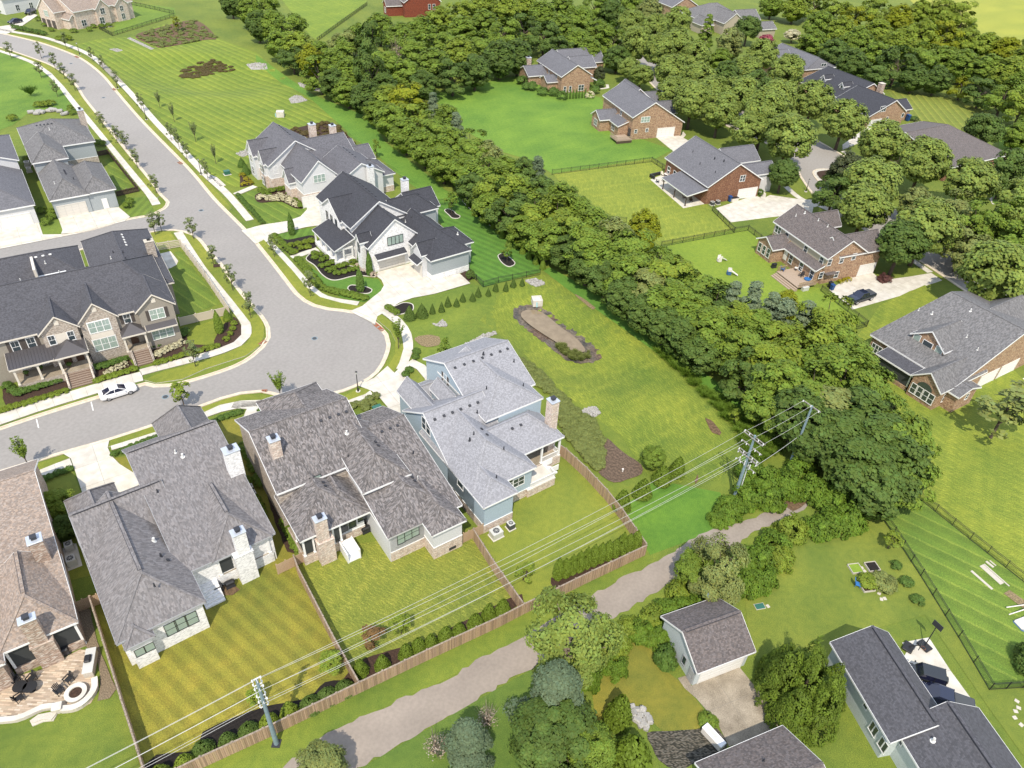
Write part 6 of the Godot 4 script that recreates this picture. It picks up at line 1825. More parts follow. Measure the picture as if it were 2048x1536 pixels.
func thicket(called: String,label: String,poly: Array,kind: String,m: String,n: int,hmin: float,hmax: float,r: float,y:=0.0)->void:
	# ground cover nobody could count: one object
	var p:=W(poly)
	var lo:=p[0]; var hi:=p[0]
	for w in p:
		lo=lo.min(w); hi=hi.max(w)
	rng.seed=hash(label)
	var d:=plant(kind,0)
	rng.seed=hash(label)+1
	var mm:=MultiMesh.new()
	mm.transform_format=MultiMesh.TRANSFORM_3D
	mm.mesh=d.crown
	var tr:=[]
	var tries:=0
	while tr.size()<n and tries<n*30:
		tries+=1
		var q:=Vector2(rng.randf_range(lo.x,hi.x),rng.randf_range(lo.y,hi.y))
		if not Geometry2D.is_point_in_polygon(q,p): continue
		var s:=rng.randf_range(hmin,hmax)
		var rr:=r*rng.randf_range(0.7,1.3)
		tr.append(Transform3D(Basis(Vector3.UP,rng.randf()*TAU).scaled_local(Vector3(rr/d.R,s/d.H,rr/d.R)),Vector3(q.x,hgt(q.x,q.y)+y,q.y)))
	mm.instance_count=tr.size()
	for i in tr.size(): mm.set_instance_transform(i,tr[i])
	var o:=MultiMeshInstance3D.new()
	o.multimesh=mm
	o.material_override=M[m]
	o.name=numbered(called)
	add_child(o,true)
	tag(o,label,"ground cover","","stuff")
func trees()->void:
	# the hedgerow from its far end beside the basins to the power poles
	wood([[462,6,9,4,"D"],[500,22,10,4.5,"B"],[532,12,9,4,"B"],[545,48,10,5,"B"],[515,50,9,4,"D"],[580,60,10,5,"B"],[560,88,9,4.5,"B"],[598,92,10,5,"L"],[585,118,7,4,"D"],[622,118,9,4,"Y"],[640,108,8,4,"B"],[640,148,9,4.5,"B"],[672,130,10,4.5,"B"],[668,165,8,4,"D"],[702,112,10,4.5,"B"],[700,150,10,4.5,"B"],[696,182,8,4,"B"],[742,92,15,4.0,"D","lobed"],[742,150,13,4.0,"D","lobed"],[730,195,9,4,"D"],[772,135,10,4.5,"B"],[770,178,9,4,"D"],[778,200,9,5,"L"],[815,205,10,5,"Y"],[755,225,7,3.5,"B"],[785,240,9,4.5,"B"],[830,238,9,4.5,"L"],[812,270,8,4,"B"],[866,218,8,2.6,"S"],[862,258,9,4.5,"B"],[850,295,8,4,"B"],[895,240,8,3.5,"B"],[913,262,9,2.6,"S"],[905,292,9,4.5,"B"],[888,325,8,4,"B"],[940,300,9,4.5,"B"],[930,340,8,4,"B"],[975,315,8,4,"O"],[968,352,9,4.5,"B"],[945,375,7,3.5,"D"],[1010,345,8,4,"B"],[1000,385,9,4.5,"L"],[978,412,7,3.5,"B"]],
		"in the hedgerow from its far end","trees of the long hedgerow")
	wood([[1048,348,9,3.5,"D"],[1040,388,9,4.5,"B"],[1022,425,8,4,"D"],[1075,352,9,2.6,"T"],[1082,388,9,4,"D"],[1068,428,9,4.5,"L"],[1050,460,7,3.5,"B"],[1120,400,9,4,"B"],[1110,440,9,4.5,"L"],[1095,475,8,4,"B"],[1150,428,9,4,"B"],[1148,468,9,4.5,"L"],[1135,502,7,3.5,"D"],[1190,455,9,4,"B"],[1188,495,9,4.5,"B"],[1175,530,7,3.5,"D"],[1228,482,9,4,"O"],[1225,520,9,4.5,"B"],[1212,555,7,3.5,"D"],[1288,460,9,3.2,"Y"],[1265,510,9,4.5,"B"],[1262,552,9,4.5,"B"],[1250,590,7,3.5,"D"],[1305,540,9,4.5,"B"],[1300,582,9,4.5,"O"],[1292,622,7,3.5,"D"],[1345,565,9,4.5,"L"],[1340,608,9,4.5,"B"],[1330,645,7,3.5,"D"],[1390,590,9,4.5,"B"],[1382,632,9,4.5,"B"],[1370,670,7,3.5,"D"],[1425,620,8,4,"D"],[1420,660,9,4.5,"B"],[1408,700,7,3.5,"D"]],
		"in the hedgerow beside the pond meadow","trees of the long hedgerow")
	wood([[1462,612,9,2.6,"S"],[1470,650,9,4,"L"],[1455,690,8,4,"B"],[1500,618,10,3,"S"],[1508,662,9,4,"B"],[1495,705,9,4,"B"],[1535,638,9,2.8,"S"],[1568,612,7,2.4,"Y"],[1560,650,9,3.5,"S"],[1552,692,9,4,"L"],[1532,735,9,4,"L"],[1500,745,8,3.5,"D"],[1605,650,9,3,"S"],[1650,652,11,4,"L","lobed"],[1612,690,10,4.2,"L","lobed"],[1598,735,9,4.2,"L","lobed"],[1562,770,9,4.2,"B"],[1545,812,7,3.5,"B"],[1670,700,10,4,"B"],[1652,742,10,4.2,"B"],[1622,785,9,4.2,"B"],[1598,830,8,4,"D"],[1705,735,9,4,"B"],[1690,780,10,4.5,"B"],[1660,825,9,4.5,"O"],[1640,870,8,4,"D"],[1735,790,9,4,"B"],[1722,835,10,4.5,"D"],[1690,880,9,4.5,"D"],[1760,845,9,4,"B"],[1755,890,10,4.5,"D"],[1722,930,9,4.5,"D"],[1795,880,9,4,"B"],[1790,930,9,4.2,"D"],[1760,970,8,4,"D"],[1810,965,7,3,"B"]],
		"in the clump by the power poles","trees of the long hedgerow")
	wood([[800,78,10,5,"B"],[840,62,10,5,"B"],[835,110,10,5,"B"],[815,150,9,4.5,"B"],[880,40,10,5,"L"],[880,85,10,5,"B"],[870,130,9,5,"B"],[845,168,8,4,"D"],[925,20,10,5,"L"],[925,62,10,5,"B"],[920,108,10,5,"L"],[905,150,9,4.5,"D"],[968,8,10,5,"L"],[970,50,10,5,"B"],[965,95,10,5,"B"],[950,140,9,4.5,"D"],[1012,20,11,5,"L"],[1008,68,11,5,"B"],[1000,115,10,5,"D"],[1050,15,10,5,"L"],[1050,60,10,4.5,"D"],[1035,110,10,4.5,"D"],[1085,30,10,5,"B"],[1088,75,10,4.5,"D"],[1125,15,10,5,"B"],[1122,60,10,5,"B"],[1118,95,8,4,"D"],[1160,40,10,5,"B"],[1155,82,9,4.5,"B"],[1190,15,10,5,"B"],[1195,65,9,4.5,"B"],[1225,25,10,5,"D"],[1225,78,9,4.5,"B"],[760,55,9,5,"B"],[720,75,9,4.5,"B"],[690,85,8,4,"O"],[1235,115,8,4,"D"],[1180,100,8,4,"B"]],
		"in the wood below the red brick house","trees of the upper wood",1.2)
	wood([[1260,12,10,4.5,"B"],[1262,52,10,4.5,"M"],[1275,92,10,4.5,"M"],[1300,22,10,4.5,"O"],[1310,62,10,4.5,"M"],[1318,105,10,4.5,"M"],[1355,45,10,4.5,"M"],[1352,95,10,4.8,"M"],[1258,138,6,3.2,"M"],[1282,152,6,3.4,"M"],[1345,148,10,4.6,"M"],[1390,118,9,4.4,"M"],[1395,165,10,4.6,"M"],[1345,188,8,4,"M"],[1385,205,10,4.8,"M"],[1414,62,9,3.0,"B","pine"],[1462,85,9,4.2,"O"],[1496,58,8,4.2,"D","broad"],[1440,120,7,3.4,"B"],[1450,158,9,4.2,"D"],[1490,145,9,4.4,"M"],[1525,112,9,4.4,"M"],[1425,190,9,4.4,"M"],[1478,195,10,4.8,"M"],[1440,225,9,4.4,"M"],[1512,175,9,4.2,"D"],[1530,235,11,5,"M"],[1500,262,9,4.4,"M"]],
		"on the brick houses' street from its far end","trees of the brick houses' street",1.24,1.16)
	wood([[1572,148,10,4.8,"M"],[1625,205,10,4.8,"M"],[1552,205,10,4.6,"M"],[1688,245,10,5,"M"],[1578,280,11,5.4,"M"],[1566,350,6,3.2,"D","broad"],[1764,290,10,5,"M"],[1846,328,10,5,"M"],[1692,345,8,3.4,"G","hedge"],[1742,372,11,5.2,"M"],[1938,368,10,5,"M"],[1966,262,8,4.2,"D","broad"],[2034,270,6,3,"B"],[2018,342,9,4.2,"D"],[1670,388,7,3.6,"D"],[1850,460,11,5.2,"M"],[1728,420,9,4.6,"M"],[1802,492,8,4.2,"D","broad"],[1994,552,11,5.4,"M"],[1832,405,6,3,"O"],[2040,410,10,4.6,"M"],[1905,425,8,3.6,"O","lobed"],[1950,455,9,4,"B","lobed"],[2010,460,9,4.2,"B"],[1930,495,7,3.4,"O","lobed"],[2048,500,9,4.2,"B"],[2012,825,6.5,3.4,"O","young"]],
		"near the planted street island","trees of the brick houses' street",1.24,1.16)
	wood([[1545,8,9,4.5,"B"],[1590,15,10,5,"L"],[1628,10,10,5,"L"],[1640,48,10,5,"B"],[1625,85,9,4.5,"B"],[1668,25,11,5,"L"],[1680,65,11,5,"L"],[1668,105,9,4.5,"D"],[1710,40,11,5,"Y"],[1715,85,11,5,"B"],[1705,125,9,4.5,"D"],[1752,25,11,5,"L"],[1755,68,11,5,"L"],[1752,112,10,5,"B"],[1745,148,7,4,"D"],[1795,40,12,5,"Y"],[1798,85,11,5,"L"],[1795,130,10,5,"D"],[1838,28,12,5,"L"],[1842,72,12,5,"L"],[1840,118,10,5,"B"],[1830,155,8,4,"D"],[1882,28,12,5,"L"],[1888,75,12,5,"Y"],[1885,120,10,5,"B"],[1875,158,8,4,"D"],[1925,35,12,5,"L"],[1930,85,11,5,"L"],[1928,130,10,5,"B"],[1925,175,6,3,"Y"],[1970,95,11,5,"L"],[1975,140,10,5,"B"],[1965,185,8,4,"D"],[2012,105,11,5,"Y"],[2015,150,11,5,"L"],[2010,195,9,4.5,"B"],[2050,125,11,5,"L"],[2050,170,10,5,"B"],[2045,215,9,4.5,"L"],[2075,90,11,5,"L"],[2070,250,8,4,"B"]],
		"in the wood edging the hay field","trees of the hay field wood",1.25)
	# single trees in the foreground
	var at: Vector3
	rng.seed=5
	grow("broadleaf_tree","tall light green tree leaning over the lane with a bare pale trunk","tree","lobed",4,down(V(1140,1272),5.6),10.5,4.4,"leaf_street","","pale_bark")
	grow("pine_tree","blue-green pine standing just below the tall lane tree","tree","pine",4,down(V(1112,1392),5.0),9.5,4.0,"leaf_teal")
	grow("broadleaf_tree","dark green tree below the blue-green pine","tree","hedge",5,down(V(1108,1470),4.4),8.0,4.2,"leaf_dark")
	grow("broadleaf_tree","mid green tree filling the bottom edge beside the conifers","tree","hedge",12,down(V(1185,1500),3.4),6.0,2.6,"leaf_mid")
	grow("shrub","bright green leafy bush beside the blue-green pine","shrub","mound",1,down(V(1180,1350),1.5),3.2,1.5,"leaf_vine")
	grow("pine_tree","dusty blue-green pine at the bottom beside the lane","tree","pine",5,down(V(935,1488),3.4),6.5,3.0,"leaf_teal")
	grow("shrub","dead grey-brown bush left of the bottom pine","shrub","bare",0,GG(V(873,1508)),3.2,1.5,"dead_twig","","pale_bark")
	grow("shrub","dead grey-brown bush behind the bottom pine","shrub","bare",1,GG(V(975,1450)),3.0,1.4,"dead_twig","","pale_bark")
	grow("broadleaf_tree","olive green treetop cut by the bottom edge of the lane","tree","hedge",6,down(V(640,1540),3.0),5.5,2.6,"leaf_olive")
	grow("cedar_tree","huge many-peaked golden-green cedar beside the dark grey roof","tree","cedar",0,down(V(1622,1352),5.0),10.5,4.5,"leaf_cedar")
	grow("conifer","pointed golden-green conifer behind the rock pile","tree","drop",0,down(V(1240,1420),2.4),5.2,1.5,"leaf_cedar")
	grow("conifer","wide golden-green conifer beside the dark paved patio","tree","drop",1,down(V(1265,1505),2.2),5.0,2.2,"leaf_cedar")
	grow("broadleaf_tree","tall olive tree beside the lane above the detached garage","tree","lobed",5,down(V(1440,1140),4.2),8.0,3.4,"leaf_olive")
	grow("broadleaf_tree","rounded green tree at the lane edge left of the olive tree","tree","hedge",7,down(V(1390,1135),3.0),5.6,2.4,"leaf_mid")
	grow("shrub","dark green bush against the garage wall","shrub","mound",2,down(V(1335,1310),1.3),2.6,1.4,"leaf_box")
	grow("broadleaf_tree","small bushy tree shading the white house drive","tree","hedge",8,down(za(420,950),2.4),4.2,2.4,"leaf_light")
	grow("broadleaf_tree","dark bushy tree beside the beige roof eave","tree","hedge",9,down(za(500,1130),1.8),3.4,1.7,"leaf_dark")
	grow("shrub","round plum-leaved bush beside the pickup drive","shrub","mound",3,down(zm(1290,422),0.8),1.6,1.5,"leaf_plum")
	grow("crepe_myrtle","pink flowering crepe myrtle beside the small grey outbuilding","tree","broad",3,down(V(1532,82),2.2),4.5,3.0,"leaf_red")
	grow("crepe_myrtle","white flowering crepe myrtle right of the pink one","tree","broad",4,down(V(1585,72),2.6),5.0,3.6,"bloom")
	grow("broadleaf_tree","dark bronze evergreen tree against the brick house corner","tree","hedge",10,down(zk(705,345),2.8),5.2,2.0,"leaf_magnolia")
	grow("ornamental_grass","large dark tuft of ornamental grass on the sloping green","grass clump","grass",0,GG(V(63,193)),2.6,2.1,"leaf_box")
	grow("broadleaf_tree","small yellow tree in the bare rough bed on the green","tree","young",3,GG(zn(1365,250)),5.2,1.4,"leaf_lime")
	grow("broadleaf_tree","dark leafless-topped old tree above the hedgerow","tree","bare",2,down(V(795,105),5),10.0,4.0,"dead_twig","","pale_bark")
	# scrub along the lane
	var vm:=[[1462,1012,2.6,2.2],[1498,985,3.2,2.4],[1535,955,3.2,2.4],[1545,990,3.0,2.2],[1580,965,3.2,2.4],[1602,935,3.4,2.6],[1630,975,3.0,2.4],[1660,1000,3.0,2.4],[1690,985,3.4,2.6],[1672,1040,3.0,2.4],[1705,1030,3.2,2.4],[1640,1050,2.6,2.0],[1722,1000,3.4,2.6],[1505,935,3.2,2.2],[1440,1035,1.6,1.6]]
	for i in vm.size():
		grow("vine_mound","bright green vine mound, %s around the lane end" % ordw(i),"shrub","mound",i % 4,down(V(vm[i][0],vm[i][1]),vm[i][2]*0.5),vm[i][2],vm[i][3],"leaf_vine","vine mounds at the lane end")
	vm=[[1585,1052,2.6,2.2],[1548,1082,2.8,2.2],[1520,1110,2.8,2.2],[1560,1108,2.6,2.0],[1528,1150,2.8,2.0],[1490,1120,2.6,2.0],[1365,1180,2.2,1.9],[1340,1215,2.2,1.9],[1372,1212,2.2,1.8],[1310,1235,2.0,1.8],[1285,1262,2.0,1.7],[1318,1268,2.0,1.6],[1262,1250,1.8,1.5],[1500,1160,2.8,2.0],[1405,1185,2.6,2.0],[1238,1285,2.2,1.5],[1232,1330,2.2,1.5]]
	for i in vm.size():
		grow("vine_mound","leafy bush, %s along the garden side of the lane" % ordw(i),"shrub","mound",(i+1) % 4,down(V(vm[i][0],vm[i][1]),vm[i][2]*0.5),vm[i][2],vm[i][3],"leaf_vine" if i % 3 else "leaf_light","bushes on the garden side of the lane")
	# young street trees
	row_of("street_tree","young thin street tree, %s down the house side of the street","tree","young",[zn(515,380),zn(715,470),zn(795,535),zn(905,680)+V(0,0),zn(1095,860),zn(1320,1080),zn(1380,1150),zn(1440,1230),zn(1600,1390),zf(480,470),zf(730,745)],4.4,1.0,"leaf_young","young street trees")
	row_of("lawn_tree","slim young tree, %s on the striped green","tree","vase",[zn(1230,828),zn(1340,935),zn(1505,1090),zn(1660,1260)],4.6,0.9,"leaf_young","young trees on the striped green")
	row_of("street_tree","young street tree, %s down the far side of the street","tree","young",[zn(90,450),zn(320,450),zn(320,600),zn(430,540),zn(500,610),zn(580,700),zn(445,745),zn(795,985),zn(905,1100),zn(975,1150),zn(1060,1295),zn(1205,1490)],4.4,1.2,"leaf_young","young street trees")
	row_of("street_tree","young tree, %s around the townhouse corner","tree","young",[zh(1195,270),zh(1245,245),zh(1490,305),zh(1645,510),zh(1790,700),zh(1945,880)+V(-4,8),zh(1505,1285)],4.4,1.1,"leaf_young","young trees round the townhouse")
	row_of("street_tree","young tree, %s around the cul-de-sac","tree","vase",[zf(1345,1110),zc(595,150),za(230,680)],5.0,1.1,"leaf_mid","young trees round the cul-de-sac")
	grow("street_tree","bright lime young tree rising behind the grey roof peak","tree","young",4,GG(za(1420,215)),4.6,1.4,"leaf_light")
	grow("lawn_tree","small dark young tree behind the gabled house","tree","young",5,GG(zi(1165,370)),4.4,1.0,"leaf_mid")
	grow("lawn_tree","small young tree in the curved white-edged bed","tree","young",6,GG(zi(1805,840)),4.6,1.4,"leaf_mid")
	grow("lawn_tree","young tree in the second white-edged bed","tree","young",7,GG(V(1014,526)),4.0,1.2,"leaf_mid")
	grow("lawn_tree","young leafy tree near the silver roof ridge","tree","young",8,GG(zv(350,610)),3.8,1.2,"leaf_mid")
	grow("lawn_tree","young tree inside the fence below the power lines","tree","young",9,GG(zt(580,615)),2.6,1.2,"leaf_light")
	grow("lawn_tree","young tree with orange leaves under the power lines","tree","young",10,GG(zs(1190,545)),3.4,1.3,"leaf_rust")
	grow("lawn_tree","thin green young tree right of the orange one","tree","young",11,GG(zs(1375,450)),3.2,1.0,"leaf_light")
	grow("lawn_tree","lime young tree against the garden fence corner","tree","young",12,GG(zs(910,710)),3.0,1.3,"leaf_light")
	grow("lawn_tree","lime young tree behind the steel pole","tree","young",13,GG(zs(400,940)),2.6,0.9,"leaf_light")
	grow("lawn_tree","small young tree by the metal fence near the cedar garden","tree","young",14,GG(zr(1300,815)),2.6,1.1,"leaf_light")
	row_of("sapling","tiny dark sapling, %s along the metal fence","shrub","ball",[zr(1342,915),zr(1398,1005),zr(1460,1105)],0.9,0.8,"leaf_box","saplings by the metal fence")
	grow("lawn_tree","thin sapling in the rough grass below the hedgerow","tree","young",15,GG(zr(455,130)),2.6,0.9,"leaf_light")
	grow("lawn_tree","small round tree on the bright lawn at the right edge","tree","broad",5,down(zl(1985,830),2.2),4.2,2.2,"leaf_mid")
	# evergreens in rows
	row_of("arborvitae","tall green arborvitae, %s in the row along the fence","shrub","column",along(zt(825,600),zt(1420,365),12),3.4,0.62,"leaf_cedar","arborvitae row along the wooden fence")
	row_of("arborvitae","slim arborvitae, %s along the white-edged bed by the hedgerow","shrub","cone",along(zf(1835,115),zf(2040,300),7)+along(V(1005,475),V(1085,538),7),2.6,0.6,"leaf_mid","arborvitae along the hedgerow")
	row_of("arborvitae","small dark arborvitae, %s in the line below the black fence","shrub","cone",[zv(250,255),zv(320,242),zv(368,200),zv(435,200),zv(482,163),zv(557,158),zv(600,125),zv(678,120),zv(735,83),zv(813,82),zv(870,50),zv(938,42)],1.9,0.55,"leaf_dark","arborvitae below the black fence")
	row_of("spruce","broad dark spruce, %s beside the white-edged bed","shrub","cone",[zv(75,298),zv(170,278)],2.8,1.1,"leaf_dark","dark spruces by the drive")
	row_of("conifer","golden-green conifer, %s outside the bend of the wooden fence","shrub","drop",[V(1242,1018),V(1283,992),V(1322,965),V(1352,950)],3.4,1.3,"leaf_cedar","conifers outside the wooden fence")
	grow("broadleaf_tree","leafy young tree behind the conifers outside the fence","tree","hedge",11,down(V(1308,912),2.0),3.6,1.8,"leaf_mid")
	row_of("conifer","garden conifer, %s along the wooden fence under the wires","shrub","drop",[zs(1100,720),zs(1250,690),zs(1410,610),zs(1495,565),zs(1578,540),zs(1680,490),zs(1770,460),zs(1880,400),zs(1970,340),zt(405,870)],2.5,0.95,"leaf_cedar","garden conifers under the wires")
	row_of("shrub","round evergreen, %s in the dark mulch along the fence","shrub","drop",[zs(30,1260),zs(195,1200),zs(340,1130),zs(760,950),zs(870,890),zs(990,840)],1.7,1.05,"leaf_dark","evergreens in the dark mulch")
	row_of("conifer","bright lime evergreen, %s beside the steel pole","shrub","drop",[zb(1240,1620),zb(1430,1530),zs(480,1080),zs(620,1010)],2.3,1.05,"leaf_light","lime evergreens by the steel pole")
	row_of("arborvitae","columnar evergreen, %s in front of the dark-roofed house","shrub","column",[zi(445,1020),zi(1030,1500),zi(1035,1290),zi(1110,1370)],4.6,0.65,"leaf_box","columnar evergreens by the dark-roofed house")
	row_of("arborvitae","thin clipped evergreen, %s under the brick gable windows","shrub","column",along(zk(448,545),zk(590,535),7),2.6,0.32,"leaf_box","clipped evergreens under the brick gable")
	# clipped shrubs
	row_of("shrub","clipped shrub, %s round the brick house with side wings","shrub","ball",[zk(95,430),zk(130,470),zk(175,475),zk(255,515),zk(340,520),zk(405,550),zk(665,500),zk(700,450)],2.6,1.7,"leaf_box","clipped shrubs round the brick house")
	grow("hydrangea","white flowering hydrangea at the brick house corner","shrub","flower",0,GG(zk(625,535)),2.0,1.6,"bloom")
	row_of("hedge_shrub","low hedge shrub, %s along the drive-side pavement","shrub","ball",along(zf(645,495),zf(810,690),9)+along(zf(850,705),zf(1110,765),9),1.0,0.85,"leaf_mid","pavement hedge of the dark-roofed house")
	row_of("hedge_shrub","hedge shrub, %s in the hedge beside the front walk","shrub","ball",along(zf(480,330),zf(605,450),8),0.9,0.75,"leaf_mid","hedge by the front walk")
	row_of("hedge_shrub","small round shrub, %s in the hedge of the gabled house","shrub","ball",along(zf(225,45),zf(395,235),13),0.8,0.62,"leaf_box","hedge of the gabled house")
	row_of("shrub","green shrub, %s in the bed before the porch","shrub","ball",[zi(640,1190),zi(690,1200),zi(740,1230),zi(790,1270),zi(700,1250),zi(750,1290),zi(800,1320),zi(850,1300),zi(900,1290),zi(960,1260),zi(640,1230),zi(700,1300),zi(760,1340),zi(830,1360),zi(890,1350),zi(950,1330),zi(1000,1320)],0.9,0.75,"leaf_mid","bed shrubs before the porch")
	row_of("shrub","bushy shrub, %s in the bed beside the porch posts","shrub","ball",[zi(440,1130),zi(500,1110),zi(560,1100),zi(610,1090),zi(520,1150),zi(580,1140),zi(460,1180)],1.0,0.8,"leaf_light","shrubs by the porch posts")
	row_of("hydrangea","pale pink hydrangea, %s by the garage corner","shrub","flower",[zi(1010,1310),zi(1060,1330),zi(1110,1350),zi(1140,1380),zi(1060,1290)],1.0,0.75,"bloom_pink","hydrangeas by the garage corner")
	row_of("hydrangea","cream hydrangea, %s in front of the gabled house","shrub","flower",along(zi(180,720),zi(330,730),5)+along(zi(340,700),zi(480,780),6),1.1,0.95,"bloom","hydrangeas of the gabled house")
	row_of("shrub","green shrub, %s against the gabled house wall","shrub","ball",along(zi(175,650),zi(245,700),4)+along(zi(270,660),zi(380,640),4)+along(zi(420,690),zi(520,790),5),1.1,0.8,"leaf_mid","shrubs of the gabled house")
	row_of("shrub","flowering bush, %s at the gabled house corner","shrub","flower",[zi(20,525),zi(60,560),zi(40,600),zi(90,590)],0.9,0.8,"leaf_gold","flowering bushes at the gabled house corner")
	row_of("shrub","dark corner shrub, %s beside the gabled house steps","shrub","cone",[zi(20,440),zi(55,500)],2.4,1.0,"leaf_box","corner shrubs of the gabled house")
	row_of("shrub","dark green shrub, %s under the townhouse porch","shrub","ball",[zh(20,1400),zh(60,1440),zh(110,1480),zh(150,1500)]+along(zh(190,1480),zh(450,1400),7),1.1,0.8,"leaf_box","shrubs under the townhouse porch")
	row_of("shrub","yellow-green shrub, %s along the townhouse pavement","shrub","ball",along(zh(30,1625),zh(500,1480),10),0.8,0.65,"leaf_light","pavement shrubs of the townhouse")
	row_of("shrub","dark green shrub, %s below the tall townhouse windows","shrub","ball",along(zh(730,1310),zh(970,1235),7),1.0,0.7,"leaf_box","shrubs below the tall windows")
	row_of("hydrangea","white hydrangea, %s below the tall townhouse windows","shrub","flower",along(zh(830,1340),zh(960,1280),4),0.9,0.65,"bloom","hydrangeas below the tall windows")
	row_of("shrub","lime shrub, %s between the two brick stairs","shrub","ball",along(zh(750,1400),zh(1030,1310),7),0.8,0.65,"leaf_light","shrubs between the brick stairs")
	row_of("shrub","dark green shrub, %s beside the right-hand brick stairs","shrub","ball",along(zh(1180,1130),zh(1290,1090),4)+along(zh(1340,1070),zh(1430,1030),4),1.2,0.85,"leaf_box","shrubs beside the right-hand stairs")
	row_of("hydrangea","white hydrangea, %s beside the right-hand brick stairs","shrub","flower",along(zh(1210,1200),zh(1400,1110),8),0.9,0.7,"bloom","hydrangeas beside the right-hand stairs")
	row_of("shrub","lime shrub, %s along the curved corner pavement","shrub","ball",along(zh(1210,1265),zh(1450,1190),6)+along(zh(1500,1180),zh(1670,1130),5),0.8,0.65,"leaf_light","shrubs along the corner pavement")
	row_of("shrub","small shrub, %s in the corner mulch bed","shrub","ball",[zh(1745,930),zh(1790,1000),zh(1770,1040),zh(1800,960),zh(1740,1080)],0.8,0.6,"leaf_light","shrubs in the corner bed")
	grow("arborvitae","narrow upright evergreen in the corner mulch bed","shrub","column",3,GG(zh(1690,1020)),4.2,0.65,"leaf_mid")
	grow("arborvitae","short cone evergreen at the tan fence corner","shrub","cone",3,GG(zh(1750,920)),2.2,0.8,"leaf_mid")
	row_of("shrub","round dark shrub, %s along the umber-roofed house walk","shrub","ball",[zc(155,290),zc(200,272),zc(243,258),zc(290,245),zc(445,232),zc(490,228),zc(538,250),zc(575,255)],0.75,0.58,"leaf_box","shrubs along the umber-roofed house walk")
	row_of("shrub","round dark shrub, %s along the white house front walk","shrub","ball",[za(290,790),za(340,775),za(390,755),za(450,725),za(500,712),za(540,695),za(880,580),za(930,560),za(975,545),za(1010,525),za(1060,505),za(1105,490),za(1150,472),za(1195,455)],0.75,0.55,"leaf_box","shrubs along the white house walk")
	row_of("shrub","green side-yard shrub, %s beside the umber-roofed house","shrub","ball",[zc(330,505),zc(345,540),zc(365,580),zc(385,620),zc(405,660),zc(430,730),zc(445,770),zc(340,760),zc(405,900),zc(430,960),zc(455,1010)]+along(zc(630,1060),zc(720,1230),6),1.2,0.85,"leaf_mid","side-yard shrubs")
	row_of("shrub","rose bush, %s in the bed by the blue house drive","shrub","ball",[zc(1110,205),zc(1150,190),zc(1200,180),zc(1240,150),zc(1290,130),zc(1210,215),zc(1260,190)],0.9,0.7,"leaf_olive","bushes by the blue house drive")
	row_of("shrub","round shrub, %s by the blue house front walk","shrub","ball",[zf(1465,1180),zf(1470,1140),zf(1420,1270),zf(1395,1300),zf(1545,1370)],1.0,0.7,"leaf_box","shrubs by the blue house walk")
	row_of("hedge_shrub","hedge shrub, %s beside the white-edged spruce bed","shrub","ball",along(zf(1275,835),zf(1330,870),4),1.0,0.75,"leaf_mid","hedge by the spruce bed")
	row_of("shrub","shrub, %s by the far bend of the street","shrub","ball",along(zn(110,220),zn(340,270),9),1.4,1.1,"leaf_box","hedge at the street bend")
	row_of("shrub","bush, %s before the stone house","shrub","ball",[zn(300,160),zn(350,200),zn(400,240),zn(570,250),zn(690,240),zn(720,215),zn(785,215),zn(840,205)],1.5,1.2,"leaf_mid","bushes before the stone house")
	row_of("shrub","yellow bush, %s by the street bend pavement","shrub","ball",[zn(460,310),zn(500,300),zn(530,310),zn(20,100),zn(100,925),zn(300,820),zn(350,820),zn(390,810)],1.6,1.4,"leaf_light","yellow bushes by the bend")
	row_of("shrub","green shrub, %s by the carriage house","shrub","ball",[zn(545,850),zn(560,880),zn(790,1120),zn(750,1110),zn(205,1240),zh(330,100),zh(360,190),zh(400,110),zh(400,150),zh(985,60),zh(1000,30)],1.5,1.0,"leaf_mid","shrubs by the carriage house")
	row_of("shrub","yellow-flowered shrub, %s beside the pickup drive wall","shrub","flower",along(zm(1040,455),zm(1085,440),3),0.7,0.7,"leaf_gold","yellow shrubs by the pickup drive")
	row_of("shrub","green shrub, %s at the far brick drives","shrub","ball",[zk(1325,820),zk(1955,1300),zl(1190,705)],1.6,1.2,"leaf_box","shrubs at the far drives")
	grow("shrub","spreading olive bush in the vegetable garden","shrub","mound",4,GG(zr(1275,1010)),1.3,1.8,"leaf_olive")
	grow("shrub","leafy plants filling the raised bed by the blue chair","shrub","ball",5,GG(zr(1185,1005)),1.2,1.2,"leaf_light")
	grow("shrub","dark bush beside the white-sided house rear corner","shrub","ball",6,GG(zi(1965,1400)),2.0,0.9,"leaf_dark")
	grow("shrub","low dark bush by the patio utility cart","shrub","ball",7,GG(zq(1215,1010)),0.9,1.0,"leaf_mid")
	grow("shrub","dark evergreen cut by the lower right edge","shrub","mound",5,GG(V(2052,1330)),3.0,2.0,"leaf_dark")
	# ground cover
	thicket("ivy_bank","rough green ground cover spreading behind the blue house fence",[zv(890,600),zv(1000,650),zv(1160,800),zv(1350,1000),zv(1480,1090),zv(1560,1240),zv(1560,1440),zv(1500,1460),zv(1290,1230),zv(1230,1100),zv(1180,900),zv(1010,780)],"ball","leaf_olive",420,0.45,0.9,0.55)
	thicket("reed_bed","short reeds growing in the lower end of the muddy pond",[zv(1180,500),zv(1230,490),zv(1330,560),zv(1450,580),zv(1460,620),zv(1330,630),zv(1240,570)],"grass","leaf_olive",60,0.6,1.0,0.5)
	thicket("rough_bed","rough perennials in the bare bed on the green",[zn(1040,280),zn(1200,220),zn(1500,160),zn(1660,290),zn(1560,310),zn(1260,365),zn(1180,350)],"ball","leaf_olive",170,0.5,1.0,0.8)
